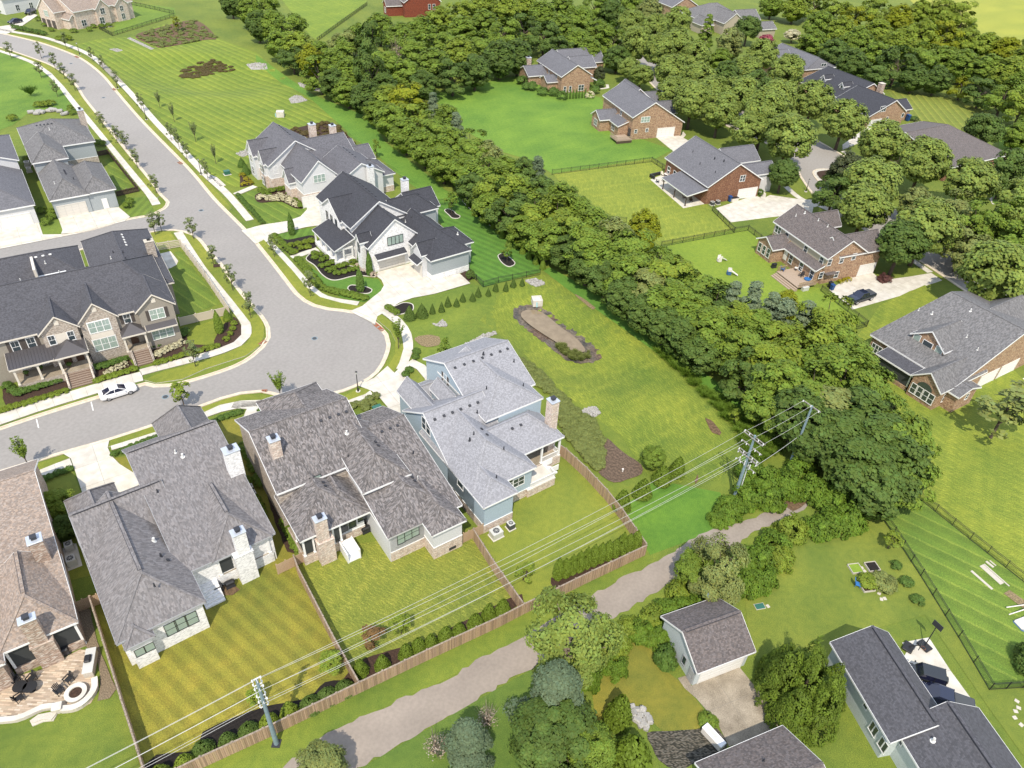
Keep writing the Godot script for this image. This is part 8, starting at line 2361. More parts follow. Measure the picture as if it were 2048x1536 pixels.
func pond()->void:
	var mg:=smooth(W([zv(860,255),zv(900,210),zv(980,195),zv(1090,215),zv(1180,270),zv(1260,345),zv(1350,390),zv(1450,470),zv(1540,560),zv(1540,610),zv(1440,640),zv(1290,625),zv(1200,560),zv(1060,450),zv(960,370),zv(890,310)]),0.5,true)
	for i in mg.size(): mg[i]+=Vector2(rng.randf_range(-0.25,0.25),rng.randf_range(-0.25,0.25))
	var pm:=MB.new()
	for q in cut(mg,0.7): flat_poly(pm,q,0.05)
	for i in pm.v.size():
		# wet silt, dry silt and rusty algae in patches
		var w:=pm.v[i]
		var a:=nz2.get_noise_2d(w.x*1.6,w.z*1.6)
		var b:=nz.get_noise_2d(w.x*3.0+40.0,w.z*3.0)
		var cc:=Color(0.62,0.50,0.36).lerp(Color(0.20,0.19,0.17),clampf(0.5+a*1.3,0,1)).lerp(Color(0.42,0.22,0.12),clampf(b*1.6,0,0.7))
		pm.c[i]=cc
	struct(put(pm,"pond_margin",M.mud))
	var p:=smooth(W([zv(930,290),zv(940,250),zv(1000,235),zv(1080,250),zv(1160,310),zv(1230,370),zv(1330,440),zv(1400,510),zv(1420,560),zv(1340,560),zv(1220,500),zv(1090,420),zv(990,350)]),0.7,true)
	var y:=0.0
	for w in p: y=minf(y,hgt(w.x,w.y))
	var lvl:=-1.0
	var mb:=MB.new()
	var idx:=Geometry2D.triangulate_polygon(p)
	for k in range(0,idx.size(),3):
		var a:=p[idx[k]]; var b:=p[idx[k+1]]; var c:=p[idx[k+2]]
		mb.poly([Vector3(a.x,lvl,a.y),Vector3(b.x,lvl,b.y),Vector3(c.x,lvl,c.y)],Vector3.UP)
	struct(put(mb,"pond_water",M.pond_water),"shallow muddy pond water")
	var at:=GG(zv(1050,185))
	var o:=thing("outlet_box","square white concrete outlet box at the head of the pond","drain box",at,12)
	for a in [[Vector3(0,0.6,-0.75),Vector3(1.7,1.2,0.2)],[Vector3(0,0.6,0.75),Vector3(1.7,1.2,0.2)],[Vector3(-0.75,0.6,0),Vector3(0.2,1.2,1.3)],[Vector3(0.75,0.6,0),Vector3(0.2,1.2,1.3)]]: bx(o,"wall",a[0],a[1],M.concrete)
	bx(o,"grate",Vector3(0,1.0,0),Vector3(1.3,0.06,1.3),M.ac_grey)
	mb=MB.new()
	mb.tube(Vector3(-0.2,0.9,0.85),Vector3(-0.2,0.1,1.1),0.12,0.12,10)
	put(mb,"pipe",M.pipe_blue,o)
	at=GG(zx(190,895))
	o=thing("outlet_box","square pale concrete outlet box on the striped green","drain box",at,10)
	for a in [[Vector3(0,0.7,-0.8),Vector3(1.9,1.4,0.2)],[Vector3(0,0.7,0.8),Vector3(1.9,1.4,0.2)],[Vector3(-0.85,0.7,0),Vector3(0.2,1.4,1.4)],[Vector3(0.85,0.7,0),Vector3(0.2,1.4,1.4)]]: bx(o,"wall",a[0],a[1],M.concrete)
	bx(o,"grate",Vector3(0,1.25,0),Vector3(1.5,0.06,1.4),M.ac_grey)
	mb=MB.new()
	mb.tube(Vector3(-1.2,0.9,0.3),Vector3(-1.2,0.0,0.4),0.12,0.12,10)
	put(mb,"pipe",M.pipe_blue,o)
	rocks("rock_apron","white broken stone apron above the outlet box",[zv(970,10),zv(1030,-10),zv(1100,10),zv(1110,35),zv(1050,52),zv(990,30)],120,0.15,0.4)
	rocks("rock_apron","white stone patch on the meadow right of the chimney",[zv(1395,1000),zv(1490,970),zv(1545,1025),zv(1470,1070),zv(1410,1040)],110,0.12,0.35)
	rocks("rock_apron","white stones beside the row of small arborvitae",[zv(240,330),zv(290,340),zv(325,300),zv(365,345),zv(350,362),zv(280,355)],70,0.12,0.35)
	rocks("rock_channel","white stone channel behind the silver roof",[zv(455,515),zv(560,465),zv(720,398),zv(748,412),zv(620,475),zv(480,530)],150,0.12,0.35)
	rocks("rock_apron","pale stone patch on the green near the trees",[zx(250,760),zx(290,735),zx(340,735),zx(398,772),zx(330,790),zx(270,795)],90,0.15,0.4)
	rocks("rock_apron","pale stone patch at the top of the green",[zn(1890,495),zn(1960,483),zx(80,490),zx(90,535),zn(1930,535)],90,0.15,0.4)
	rocks("rock_channel","pale stone channel below the hedgerow foot",[zx(320,635),zx(400,650),zx(510,690),zx(500,705),zx(430,695),zx(340,665)],90,0.15,0.4)
	rocks("rock_channel","long pale stone strip beside the rough bed",[zn(975,295),zn(1000,288),zn(1185,375),zn(1160,383)],80,0.15,0.35)
	rocks("rock_apron","small pale stone patch by the green's upper edge",[zn(840,380),zn(900,372),zn(945,388),zn(900,400)],50,0.15,0.35)
	rocks("rock_apron","pale rubble at the gabled house corner",[zi(-40,330),zi(60,300),zi(80,340),zi(20,360)],60,0.15,0.4)
func details()->void:
	wood_fence("long wooden picket fence along the lane with pale cap board",[V(300,1563),V(400,1514),V(526,1457),V(672.5,1386.5),V(718,1364.5),V(854,1300),V(1000,1233),V(1048.4,1208),V(1184,1142),V(1294.5,1090)],1.8,"fence_wood",true,1.0)
	wood_fence("wooden fence between the dry lawn and the striped lawn",[V(587,1112),V(596,1136),V(664,1268),V(716,1361)])
	wood_fence("wooden fence between the two lawns below the blue house",[V(947,1058.6),V(986,1120),V(1046,1205)])
	wood_fence("wooden fence curving down from the blue house porch to the lane",[V(1117.7,888),V(1132.7,898),V(1173.8,936),V(1214.8,980),V(1245,1018),V(1272,1056.5),V(1294,1088)])
	wood_fence("weathered wooden fence beside the gravel strip and patio",[V(178.4,1194.6),V(205.7,1282),V(229,1357),V(242,1399),V(263,1464),V(285,1534.5),V(305,1600)])
	gate("wooden gate between white house and divider fence",V(552,1129),V(588,1112))
	gate("wooden gate at the umber-roofed house corner",V(588,1112),V(612,1100))
	gate("wooden gate between umber-roofed house and divider fence",V(927,1066),V(948,1056))
	gate("wooden gate at the blue house corner",V(948,1056),V(966,1048))
	gate("wooden gate beside the beige roof eave",V(148,1204),V(178,1192))
	gate("wooden gate under the grey roof edge",V(180,1192),V(203,1184))
	metal_fence("black metal fence across the lawns above the covered porch",[zk(330,1140),zk(1115,1040),zk(1240,1120)])
	metal_fence("black metal fence stepping down beside the brown brick house drive",[zm(340,60),zm(460,180),zm(535,168),zm(640,250)])
	metal_fence("black metal fence along the top of the slide lawn",[zm(60,258),zm(460,182)])
	metal_fence("black metal fence between the pickup drive and slide lawn",[zm(935,500),zm(1185,695),zm(1060,728)])
	metal_fence("black metal fence behind the stone house",[zn(765,225),zn(865,278),zn(1340,130)])
	metal_fence("black metal fence behind the stone house, the far upper run",[zn(980,30),zn(1120,60),zn(1340,110)])
	metal_fence("dark metal fence slanting across the far top lawn",[zx(470,320),zx(660,180),zx(855,40)])
	metal_fence("black metal fence at the white house garage corner",[zf(1840,590),zf(1935,680),zf(2040,650),V(1080,550)])
	metal_fence("short black metal fence at the back of the white house garden",[zi(1655,770),zi(1930,752)])
	metal_fence("black metal fence from the scrub down past the basketball slab",[zr(1230,592),zr(1330,735),zr(1480,965),V(1916,1275),V(1978,1380),V(2045,1376),V(2110,1372)])
	metal_fence("black metal fence along the far side of the striped strip",[zr(1470,540),zr(1750,765),zr(2048,1000),V(2110,1215)])
	metal_fence("black metal fence between the two far back lawns",[zl(980,465),zl(1100,420),zl(1240,395)])
	metal_fence("short black metal fence beside the blue bin of the dormer house",[zl(1195,715),zl(1265,760)])
	metal_fence("black wire fence seen through the hedgerow gap",[zk(780,1510),zk(915,1520)])
	vinyl_fence("tan vinyl rail fence along the townhouse pavement",[V(360,480),V(410,545),V(456,613)],1.9,true)
	vinyl_fence("tan vinyl panel fence closing the townhouse lawn",[V(357,636),V(456,613)],1.5,false)
	vinyl_fence("tan vinyl fence with gate behind the townhouse patio",[V(314,487),V(358,480)],1.5,true)
	wood_fence("dark wooden fence beside the carriage house side lawn",[zn(745,1160),zn(825,1145),zn(940,1290),zn(1055,1430),zn(885,1470)],1.2,"dark_wood",false)
	poles()
	lamp(V(716.4,783.4),"at the edge of the cul-de-sac")
	lamp(V(402.9,350),"beside the curving street pavement")
	lamp(V(293.3,240),"higher up the curving street")
	lamp(zn(905,690)+V(0,-2),"near the top bend of the street")
	lamp(zn(615,425),"at the far bend of the street")
	lamp(zl(355,1255),"by the long drive of the brick houses",3.0)
	lamp(zl(670,970),"under the street trees of the brick houses",3.0)
	# cooling units
	var h:=Vector3.ZERO
	ac_unit(GG(zc(0,0))*0+GG(V(992,1072)),36.5,"large pale square cooling unit at the blue house corner",Vector3(1.35,0.85,1.1),"ac_grey")
	ac_unit(GG(V(1021,1056)),36.5,"smaller dark cooling unit beside the large pale one")
	ac_unit(GG(V(146,1128)),36,"square cooling unit on the platform beside the beige roof",Vector3(0.95,0.9,0.95),"ac_grey")
	ac_unit(GG(V(141,1098)),36,"rounded cooling unit behind the square one by the beige roof",Vector3(0.85,0.8,0.85),"ac_grey")
	ac_unit(GG(zc(370,815)),36,"dark cooling unit between the grey and umber roofs")
	ac_unit(GG(zc(392,860)),36,"second dark cooling unit between the grey and umber roofs")
	ac_unit(GG(zn(215,1275)),36,"cooling unit beside the carriage house",Vector3(1.1,0.9,1.1),"ac_grey")
	ac_unit(GG(zn(228,1320)),36,"second cooling unit beside the carriage house",Vector3(0.9,0.8,0.9),"ac_grey")
	ac_unit(GG(zn(800,210)),20,"cooling unit at the stone house wall",Vector3(1.0,0.9,1.0))
	ac_unit(GG(zn(845,205)),20,"second cooling unit at the stone house wall",Vector3(1.0,0.9,1.0))
	ac_unit(GG(V(1424,410)),25,"cooling unit at the brown brick wall by the porch",Vector3(0.8,0.7,0.8))
	ac_unit(GG(V(1435,408)),25,"second cooling unit at the brown brick wall",Vector3(0.8,0.7,0.8))
	bin(GG(V(1663,580)),24,"blue wheeled bin beside the stepped deck fence","cart_blue",1.1)
	bin(GG(V(1659,575)),24,"black wheeled bin behind the blue one","black_metal",1.1)
	bin(GG(V(1213,252)),24,"blue bin at the small deck house corner","cart_blue",1.6)
	bin(GG(V(1459,403)),25,"blue bin beside the brown brick house garage","cart_blue",1.2)
	bin(GG(V(1814,242)),28,"blue bin at the dormer house corner","cart_blue",1.7)
	bin(GG(zh(1325,860)),34,"dark blue bin at the townhouse side wall","cart_blue",1.2)
	# utility boxes
	for a in [[zc(1300,232),"green utility box in the bed by the blue house drive",1.3,36.0],[zn(1745,1340),"green utility box beside the gabled house",1.3,36.0]]:
		var o:=thing("utility_box",a[1],"utility box",GG(a[0]),a[3],"green utility boxes")
		bx(o,"pad",Vector3(0,0.05,0),Vector3(1.5,0.1,1.4),M.concrete)
		bx(o,"case",Vector3(0,0.45,0),Vector3(1.2,0.75,1.0),M.utility_green,0,0.05)
		bx(o,"lid",Vector3(0,0.86,0),Vector3(1.26,0.08,1.06),M.utility_green,0,0.03)
	# patio of the beige roofed house
	var pt:=smooth(W([zu(0,1040),zu(240,930),zu(480,870),zu(720,740),zu(940,660),zu(1040,1000),zu(1060,1130),zu(1000,1240),zu(880,1310),zu(690,1330),zu(600,1300),zu(480,1310),zu(350,1370),zu(200,1430),zu(0,1450),zu(-120,1460),zu(-120,1080)]),0.5,true)
	sheet("patio",pt,0.05,"paver",0.05).set_meta("kind","structure")
	var wl:=smooth(W([zu(690,1330),zu(800,1320),zu(900,1280),zu(1000,1190),zu(1055,1090),zu(1050,990)]),0.35)
	var mb:=MB.new()
	band(mb,wl,-0.22,0.22,0.5,false,0.5)
	var o2:=thing("seat_wall","curved pale stone seat wall round the fire pit","wall",Vector3.ZERO)
	put(mb,"wall",M.stone_cap,o2)
	mb=MB.new(); band(mb,wl,-0.28,0.28,0.56,false,0.05); put(mb,"cap",M.concrete,o2)
	wl=smooth(W([zu(600,1295),zu(480,1310),zu(350,1370),zu(200,1430),zu(0,1450),zu(-120,1460)]),0.4)
	o2=thing("seat_wall","long low curved stone wall along the patio edge","wall",Vector3.ZERO)
	mb=MB.new(); band(mb,wl,-0.2,0.2,0.45,false,0.45); put(mb,"wall",M.stone_cap,o2)
	mb=MB.new(); band(mb,wl,-0.25,0.25,0.50,false,0.05); put(mb,"cap",M.concrete,o2)
	o2=thing("stone_pillar","square pale stone pillar where the two patio walls meet","pillar",G(zu(648,1320)),20)
	bx(o2,"shaft",Vector3(0,0.35,0),Vector3(0.7,0.7,0.7),M.stone_cap); bx(o2,"cap",Vector3(0,0.74,0),Vector3(0.84,0.1,0.84),M.concrete,0,0.03)
	o2=thing("patio_steps","two curved stone steps down from the patio to the lawn","steps",Vector3.ZERO)
	for k in 2:
		mb=MB.new()
		flat_poly(mb,W([zu(330+k*18,1440),zu(430,1370+k*10),zu(560,1345+k*10),zu(635,1360),zu(590-k*20,1440),zu(480,1450-k*20),zu(360+k*20,1500-k*30)]),0.12+k*0.14)
		skirt(mb,W([zu(330+k*18,1440),zu(430,1370+k*10),zu(560,1345+k*10),zu(635,1360),zu(590-k*20,1440),zu(480,1450-k*20),zu(360+k*20,1500-k*30)]),0.12+k*0.14,0.14)
		put(mb,"step",M.stone_cap,o2)
	o2=thing("fire_pit","round pale stone fire pit with a dark gravel bowl","fire pit",G(zu(845,1150)))
	mb=MB.new(); mb.lathe(Vector3.ZERO,[V(0.92,0),V(0.92,0.42),V(0.55,0.42)],28); put(mb,"ring",M.stone_cap,o2)
	mb=MB.new(); mb.lathe(Vector3(0,0.42,0),[V(0.98,0),V(0.98,0.08),V(0.58,0.08),V(0.58,-0.1)],28); put(mb,"cap",M.concrete,o2)
	mb=MB.new(); mb.lathe(Vector3(0,0.3,0),[V(0.57,0),V(0.57,0.1),V(0,0.12)],20); put(mb,"gravel",M.mulch,o2)
	chair(G(zu(770,1000))+Vector3(0,0.05,0),-20,"black slatted chair behind the fire pit")
	chair(G(zu(660,1125))+Vector3(0,0.05,0),60,"black slatted chair left of the fire pit")
	chair(G(zu(365,990))+Vector3(0,0.05,0),-15,"black slatted chair behind the round patio tables")
	chair(G(zu(220,1210))+Vector3(0,0.05,0),140,"black slatted chair in front of the round patio tables")
	chair(G(zu(180,1010))+Vector3(0,0.05,0),60,"black chair with a white cushion beside the stone wall")
	for a in [[zu(245,1100),"round black patio table beside the chairs"],[zu(358,1105),"second round black patio table, nearer the fire pit"]]:
		o2=thing("patio_table",a[1],"table",G(a[0])+Vector3(0,0.05,0))
		mb=MB.new(); mb.lathe(Vector3(0,0.66,0),[V(0.0,0),V(0.62,0),V(0.62,0.04),V(0,0.04)],20); put(mb,"table_top",M.black_metal,o2)
		mb=MB.new(); mb.lathe(Vector3.ZERO,[V(0.3,0),V(0.06,0.08),V(0.06,0.66)],10); put(mb,"pedestal",M.black_metal,o2)
	o2=thing("grill_island","grey stone outdoor kitchen with a built-in black grill","grill",G(zu(1010,830))+Vector3(0,0.05,0),36+72)
	bx(o2,"counter",Vector3(0,0.43,0),Vector3(2.6,0.86,0.85),M.stone_cap); bx(o2,"counter_top",Vector3(0,0.9,0),Vector3(2.75,0.08,0.95),M.ac_grey,0,0.02)
	mb=MB.new(); mb.box(Vector3(0.1,1.08,-0.1),Vector3(0.85,0.3,0.6),Basis.IDENTITY,0.1); put(mb,"grill_hood",M.black_metal,o2)
	for a in [[zc(1215,1115),"covered black grill beside the white stair",36.0],[zs(210,130),"small black grill below the white porch",38.0],[zs(130,160),"black smoker grill next to the small grill",38.0],[zm(675,372),"covered black grill at the stepped deck",24.0],[zu(715,710),"small round black smoker by the stone fireplace",36.0]]:
		o2=thing("grill",a[1],"grill",GG(a[0])+Vector3(0,0.06,0),a[2])
		mb=MB.new(); mb.box(Vector3(0,0.72,0),Vector3(1.1,0.5,0.6),Basis.IDENTITY,0.14); put(mb,"hood",M.black_metal,o2)
		bx(o2,"cart",Vector3(0,0.28,0),Vector3(0.9,0.5,0.5),M.vent)
		for s in [-1,1]:
			mb=MB.new(); mb.tube(Vector3(s*0.42,0.1,0.2),Vector3(s*0.48,0.1,0.2),0.1,0.1,10); put(mb,"wheel",M.tyre,o2)
	# platform of the cooling units
	bx(self,"cooling_unit_slab",G(V(143,1115))+Vector3(0,0.03,0),Vector3(1.6,0.06,3.6),M.concrete,36).set_meta("kind","structure")
	# bed edgings
	edging([zf(990,690),zf(1010,668),zf(1060,670),zf(1120,680),zf(1160,700),zf(1140,722),zf(1090,725),zf(1020,715)],"white kerb round the small tree bed on the front lawn")
	edging([zf(1665,145),zf(1690,135),zf(1730,150),zf(1745,168),zf(1775,185),zf(1760,200),zf(1720,198),zf(1700,180)],"white kerb round the kidney-shaped back garden bed")
	edging([V(996,512),V(1008,508),V(1022,518),V(1030,528),V(1018,534),V(1004,526)],"white kerb round the bed nearest the hedgerow")
	edging([zf(1280,830),zf(1330,810),zf(1380,790),zf(1440,800),zf(1445,840),zf(1400,860),zf(1325,872)],"white kerb round the spruce bed by the drive")
	edging([zf(700,480),zf(780,430),zf(900,510),zf(1040,540),zf(1190,605),zf(1050,600),zf(900,632),zf(820,600),zf(760,530)],"white kerb along the porch bed")
	edging([zf(1805,95),zf(1830,60),zf(2050,250),zf(2050,300)],"white kerb along the arborvitae bed")
	# toys on the lawn
	for a in [[V(1441,523),"white plastic toddler slide","toy_white",20.0],[V(1461,550),"blue and white plastic toddler slide","toy_blue",-10.0]]:
		o2=thing("toy_slide",a[1]+" on the bright lawn","toy slide",GG(a[0])+Vector3(0,0.02,0),a[3])
		bx(o2,"tower",Vector3(-0.3,0.45,0),Vector3(0.7,0.9,0.7),M[a[2]],0,0.08)
		for s in [-1,1]: bx(o2,"side_panel",Vector3(-0.3,1.05,s*0.33),Vector3(0.7,0.5,0.06),M.toy_white,0,0.02)
		mb=MB.new(); mb.bar(Vector3(0.0,0.9,0),Vector3(1.3,0.15,0),0.5,0.06); put(mb,"chute",M.toy_white,o2)
		for k in 3: bx(o2,"step",Vector3(-0.72,0.2+k*0.25,0),Vector3(0.16,0.06,0.5),M[a[2]])
	# stuff on the stepped deck and the porch patio
	var dp:=func(x,y)->Vector2: return Vector2(1520+x/7.9375,500+y/7.9375)
	for a in [[dp.call(565,320),"round cream table near the deck door"],[dp.call(655,340),"round pink-edged table under the deck window"]]:
		o2=thing("patio_table",a[1],"table",G(a[0],0.8))
		mb=MB.new(); mb.lathe(Vector3(0,0.5,0),[V(0,0),V(0.34,0),V(0.34,0.05),V(0,0.05)],16); put(mb,"table_top",M.toy_white,o2)
		mb=MB.new(); mb.lathe(Vector3.ZERO,[V(0.2,0),V(0.04,0.06),V(0.04,0.5)],8); put(mb,"pedestal",M.black_metal,o2)
	o2=thing("paddling_pool","small blue paddling pool leaning on the deck rail","pool",G(dp.call(750,470),0.8),24)
	mb=MB.new(); mb.lathe(Vector3.ZERO,[V(0.55,0),V(0.62,0.22),V(0.52,0.22),V(0.5,0.06),V(0,0.06)],18); put(mb,"pool",M.pool_blue,o2)
	chair(G(dp.call(350,330),0.8),60,"striped folding chair at the deck steps","toy_blue")
	chair(G(dp.call(650,420),0.8),-60,"dark folding chair on the stepped deck","black_metal")
	o2=thing("storage_box","pale grey storage box below the stepped deck","box",GG(dp.call(705,640)),24)
	bx(o2,"body",Vector3(0,0.35,0),Vector3(1.3,0.7,0.7),M.ac_grey,0,0.03); bx(o2,"lid",Vector3(0,0.75,0),Vector3(1.36,0.1,0.76),M.ac_grey,0,0.03)
	var pp:=func(x,y)->Vector2: return Vector2(1290+x/6.684,335+y/6.684)
	chair(GG(pp.call(230,110)),25,"cream garden chair at the back of the white patio","cream_trim"); chair(GG(pp.call(250,190)),200,"brown chair on the white patio","dark_wood"); chair(GG(pp.call(165,205)),80,"black lounge chair at the patio edge","black_metal"); chair(GG(pp.call(610,460)),10,"rattan chair under the porch roof","mulch")
	chair(GG(pp.call(520,420)),100,"dark chair behind the porch post","dark_wood")
	o2=thing("planter_wall","black planter wall at the corner of the white patio","planter",GG(pp.call(130,115)),35)
	bx(o2,"long_side",Vector3(0,0.4,0),Vector3(3.2,0.8,0.3),M.black_metal); bx(o2,"short_side",Vector3(-1.5,0.4,0.8),Vector3(0.3,0.8,1.5),M.black_metal)
	o2=thing("umbrella","closed-angle white patio umbrella beside the porch","umbrella",GG(pp.call(350,130)),25)
	mb=MB.new(); mb.tube(Vector3.ZERO,Vector3(0,2.3,0),0.03,0.03,8); put(mb,"pole",M.dark_wood,o2)
	mb=MB.new()
	for k in 8: mb.poly([Vector3(0,2.45,0),Vector3(cos(TAU*k/8)*1.2,2.0+cos(TAU*k/8)*0.3,sin(TAU*k/8)*1.2),Vector3(cos(TAU*(k+1)/8)*1.2,2.0+cos(TAU*(k+1)/8)*0.3,sin(TAU*(k+1)/8)*1.2)],Vector3.UP)
	put(mb,"canopy",M.toy_white,o2)
	o2=thing("patio_table","oval pale table on the white patio","table",GG(pp.call(290,125)),25)
	mb=MB.new(); mb.lathe(Vector3(0,0.7,0),[V(0,0),V(0.7,0),V(0.7,0.05),V(0,0.05)],18); put(mb,"table_top",M.toy_white,o2)
	mb=MB.new(); mb.lathe(Vector3.ZERO,[V(0.3,0),V(0.05,0.06),V(0.05,0.7)],8); put(mb,"pedestal",M.dark_wood,o2)
	o2=thing("outdoor_counter","beige cabinet with dark top beside the garage door","cabinet",GG(V(1468,403)),25)
	bx(o2,"body",Vector3(0,0.45,0),Vector3(1.7,0.9,0.7),M.cream_trim); bx(o2,"top",Vector3(0,0.94,0),Vector3(1.8,0.08,0.8),M.black_metal)
	# vegetable garden
	for a in [[zr(1123,928),"pale framed raised bed filled with grass","lawn_plain",0.0],[zr(1214,918),"pale framed raised bed with a black cover","dark_mulch",0.0],[zr(1185,1028),"raised bed overflowing with leafy plants","mulch",0.0]]:
		o2=thing("raised_bed",a[1],"garden bed",GG(a[0]),12,"raised garden beds")
		for s in [-1,1]:
			bx(o2,"board",Vector3(0,0.15,s*0.62),Vector3(1.4,0.3,0.06),M.stone_cap); bx(o2,"board",Vector3(s*0.68,0.15,0),Vector3(0.06,0.3,1.2),M.stone_cap)
		var so:=MB.new(); so.col=Color(0.35,0.55,0.06); so.box(Vector3(0,0.1,0),Vector3(1.3,0.2,1.18)); put(so,"soil",M[a[2]],o2)
	o2=thing("folding_chair","blue folding chair lying beside the leafy raised bed","chair",GG(zr(1130,1018)),70)
	bx(o2,"seat",Vector3(0,0.4,0.1),Vector3(0.6,0.05,0.55),M.pool_blue); bx_at(o2,"backrest",Vector3(0,0.75,-0.3),Vector3(0.6,0.7,0.05),Basis(Vector3.RIGHT,-0.35),M.pool_blue)
	for s in [-1,1]:
		for z in [-0.2,0.3]: bx(o2,"leg",Vector3(s*0.28,0.2,z),Vector3(0.04,0.4,0.04),M.pool_blue)
	var st:=[zr(1158,920),zr(1173,938),zr(1254,1060),zr(1267,1092),zr(1285,1088),zr(645,1130),zo(1870,960),zo(1885,1018),zo(1860,1048),zo(1852,1103),zo(1908,1165)]
	for i in st.size():
		tag(bx(self,"stepping_stone",GG(st[i])+Vector3(0,0.04,0),Vector3(0.42,0.06,0.36),M.stone_cap,15+i*20,0.015),"pale square stepping stone, %s counted from the vegetable garden" % ordw(i),"stepping stone","stepping stones")
	o2=thing("septic_lid","flat green plastic cover lying on the lawn","cover",GG(zr(600,1132)),15)
	bx(o2,"rim",Vector3(0,0.05,0),Vector3(1.15,0.1,0.75),M.stone_cap); bx(o2,"lid",Vector3(0,0.11,0),Vector3(1.05,0.05,0.66),M.utility_green,0,0.02)
	# lumber on the striped strip
	var lz:=func(x,y)->Vector2: return Vector2(1930+x/6.35,1110+y/6.35)
	var lb:=[[lz.call(75,205),lz.call(345,440),"pair of pale boards lying apart on the striped strip",2],[lz.call(205,135),lz.call(470,370),"wide stack of pale boards on the striped strip",4],[lz.call(240,120),lz.call(560,400),"longest pale board beside the wide stack",1],[lz.call(265,85),lz.call(360,160),"short pale boards above the wide stack",2],[lz.call(310,75),lz.call(390,140),"shortest pale board nearest the metal fence",1]]
	for a in lb:
		var p0:=GG(a[0]); var p1:=GG(a[1])
		o2=thing("lumber",a[2],"lumber",(p0+p1)*0.5,0,"lumber on the lawn")
		for k in a[3]:
			mb=MB.new()
			var sd: Vector3=(p1-p0).normalized().cross(Vector3.UP)*(0.16*(k-(a[3]-1)*0.5))
			mb.bar((p0-p1)*0.5+sd+Vector3(0,0.06+rng.randf()*0.02,0),(p1-p0)*0.5+sd+Vector3(0,0.06,0),0.15,0.05)
			put(mb,"board",M.stone_cap,o2)
	o2=thing("swing_frame","white frame poles lying at the right edge of the lawn","frame",GG(V(2040,1222)))
	mb=MB.new(); mb.tube(GG(lz.call(510,685))-o2.position+Vector3(0,0.3,0),GG(lz.call(790,700))-o2.position+Vector3(0,1.2,0),0.06,0.06,8); put(mb,"pole",M.toy_white,o2)
	mb=MB.new(); mb.tube(GG(lz.call(555,760))-o2.position+Vector3(0,0.05,0),GG(lz.call(790,725))-o2.position+Vector3(0,0.9,0),0.06,0.06,8); put(mb,"pole",M.toy_white,o2)
	o2=thing("garden_trampoline","pale blue-edged plastic cover at the right frame edge","cover",GG(V(2050,1248)),20)
	mb=MB.new(); mb.box(Vector3(0,0.3,0),Vector3(2.2,0.25,1.3),Basis(Vector3.BACK,0.12),0.1); put(mb,"cover",M.toy_white,o2)
	mb=MB.new(); mb.box(Vector3(0,0.14,0),Vector3(2.3,0.2,1.4),Basis(Vector3.BACK,0.12),0.08); put(mb,"base",M.toy_blue,o2)
	# basketball hoops
	for a in [[zo(930,500),-40.0,"fallen-over black basketball hoop at the slab corner",0.9],[zo(1070,490),30.0,"portable basketball hoop standing on the slab",2.6]]:
		o2=thing("basketball_hoop",a[2],"basketball hoop",GG(a[0])+Vector3(0,0.05,0),a[1])
		bx(o2,"base",Vector3(0,0.12,0),Vector3(1.0,0.22,1.3),M.black_metal,0,0.06)
		mb=MB.new(); mb.tube(Vector3(0,0.2,0),Vector3(0.7,a[3],-0.3),0.06,0.05,8); put(mb,"pole",M.black_metal,o2)
		bx(o2,"backboard",Vector3(0.85,a[3]+0.2,-0.3),Vector3(0.05,0.75,1.1),M.vent)
		mb=MB.new(); mb.lathe(Vector3(1.15,a[3]-0.05,-0.3),[V(0.23,0),V(0.25,0.02),V(0.23,0.03)],14); put(mb,"rim",M.red_clay,o2)
	# patio and rocks at the bottom
	sheet("old_patio",smooth(W([zq(860,1070),zq(1000,1060),zq(1170,1045),zq(1250,1030),zq(1330,1150),zq(1150,1240),zq(1040,1290),zq(930,1230),zq(890,1150)]),0.6,true),0.03,"dark_paver",0.03).set_meta("kind","structure")
	rng.seed=77
	var rk:=[zq(770,920),zq(795,940),zq(830,945),zq(780,965),zq(815,975),zq(855,970),zq(800,1000),zq(840,1000),zq(870,1000),zq(825,1030),zq(855,1045),zq(790,985),zq(850,1025)]
	for i in rk.size():
		mb=MB.new()
		var r:=rng.randf_range(0.45,0.75)
		mb.box(Vector3(0,r*0.3,0),Vector3(r*1.3,r*0.7,r),Basis(rdir(),rng.randf()*0.7)*Basis(Vector3.UP,rng.randf()*TAU),r*0.16)
		var b:=put(mb,"boulder",M.riprap)
		b.position=GG(rk[i])
		tag(b,"pale angular boulder, %s down the rock pile" % ordw(i),"boulder","boulders of the rock pile")
	var sp:=[zn(240,870),zn(285,880),zn(330,870),zn(380,860),zn(420,855),zn(460,862),zn(495,885),zn(510,880),zn(300,865),zn(400,850)]
	for i in sp.size():
		mb=MB.new()
		mb.box(Vector3(0,0.35,0),Vector3(1.6,0.7,1.1),Basis(Vector3.UP,rng.randf()*TAU)*Basis(Vector3.RIGHT,rng.randf_range(-0.15,0.15)),0.2)
		var b2:=put(mb,"boulder",M.riprap)
		b2.position=GG(sp[i])
		tag(b2,"large flat pale boulder, %s along the carriage house bank" % ordw(i),"boulder","boulders of the carriage house bank")
	o2=thing("white_storage_chest","long white chest with a grey panel beside the dark patio","storage chest",G(V(1428,1471),0.8)*Vector3(1,0,1),-52)
	bx(o2,"body",Vector3(0,0.42,0),Vector3(2.3,0.84,0.75),M.toy_white,0,0.05); bx(o2,"lid",Vector3(0,0.88,0),Vector3(2.36,0.1,0.8),M.car_white,0,0.04); bx(o2,"grey_panel",Vector3(-0.25,0.945,0),Vector3(1.2,0.03,0.36),M.ac_grey)
	o2=thing("satellite_dish","small grey satellite dish above the garage roof","satellite dish",G(zq(1220,262),3.6),24)
	o2.position=Vector3(o2.position.x,0,o2.position.z)
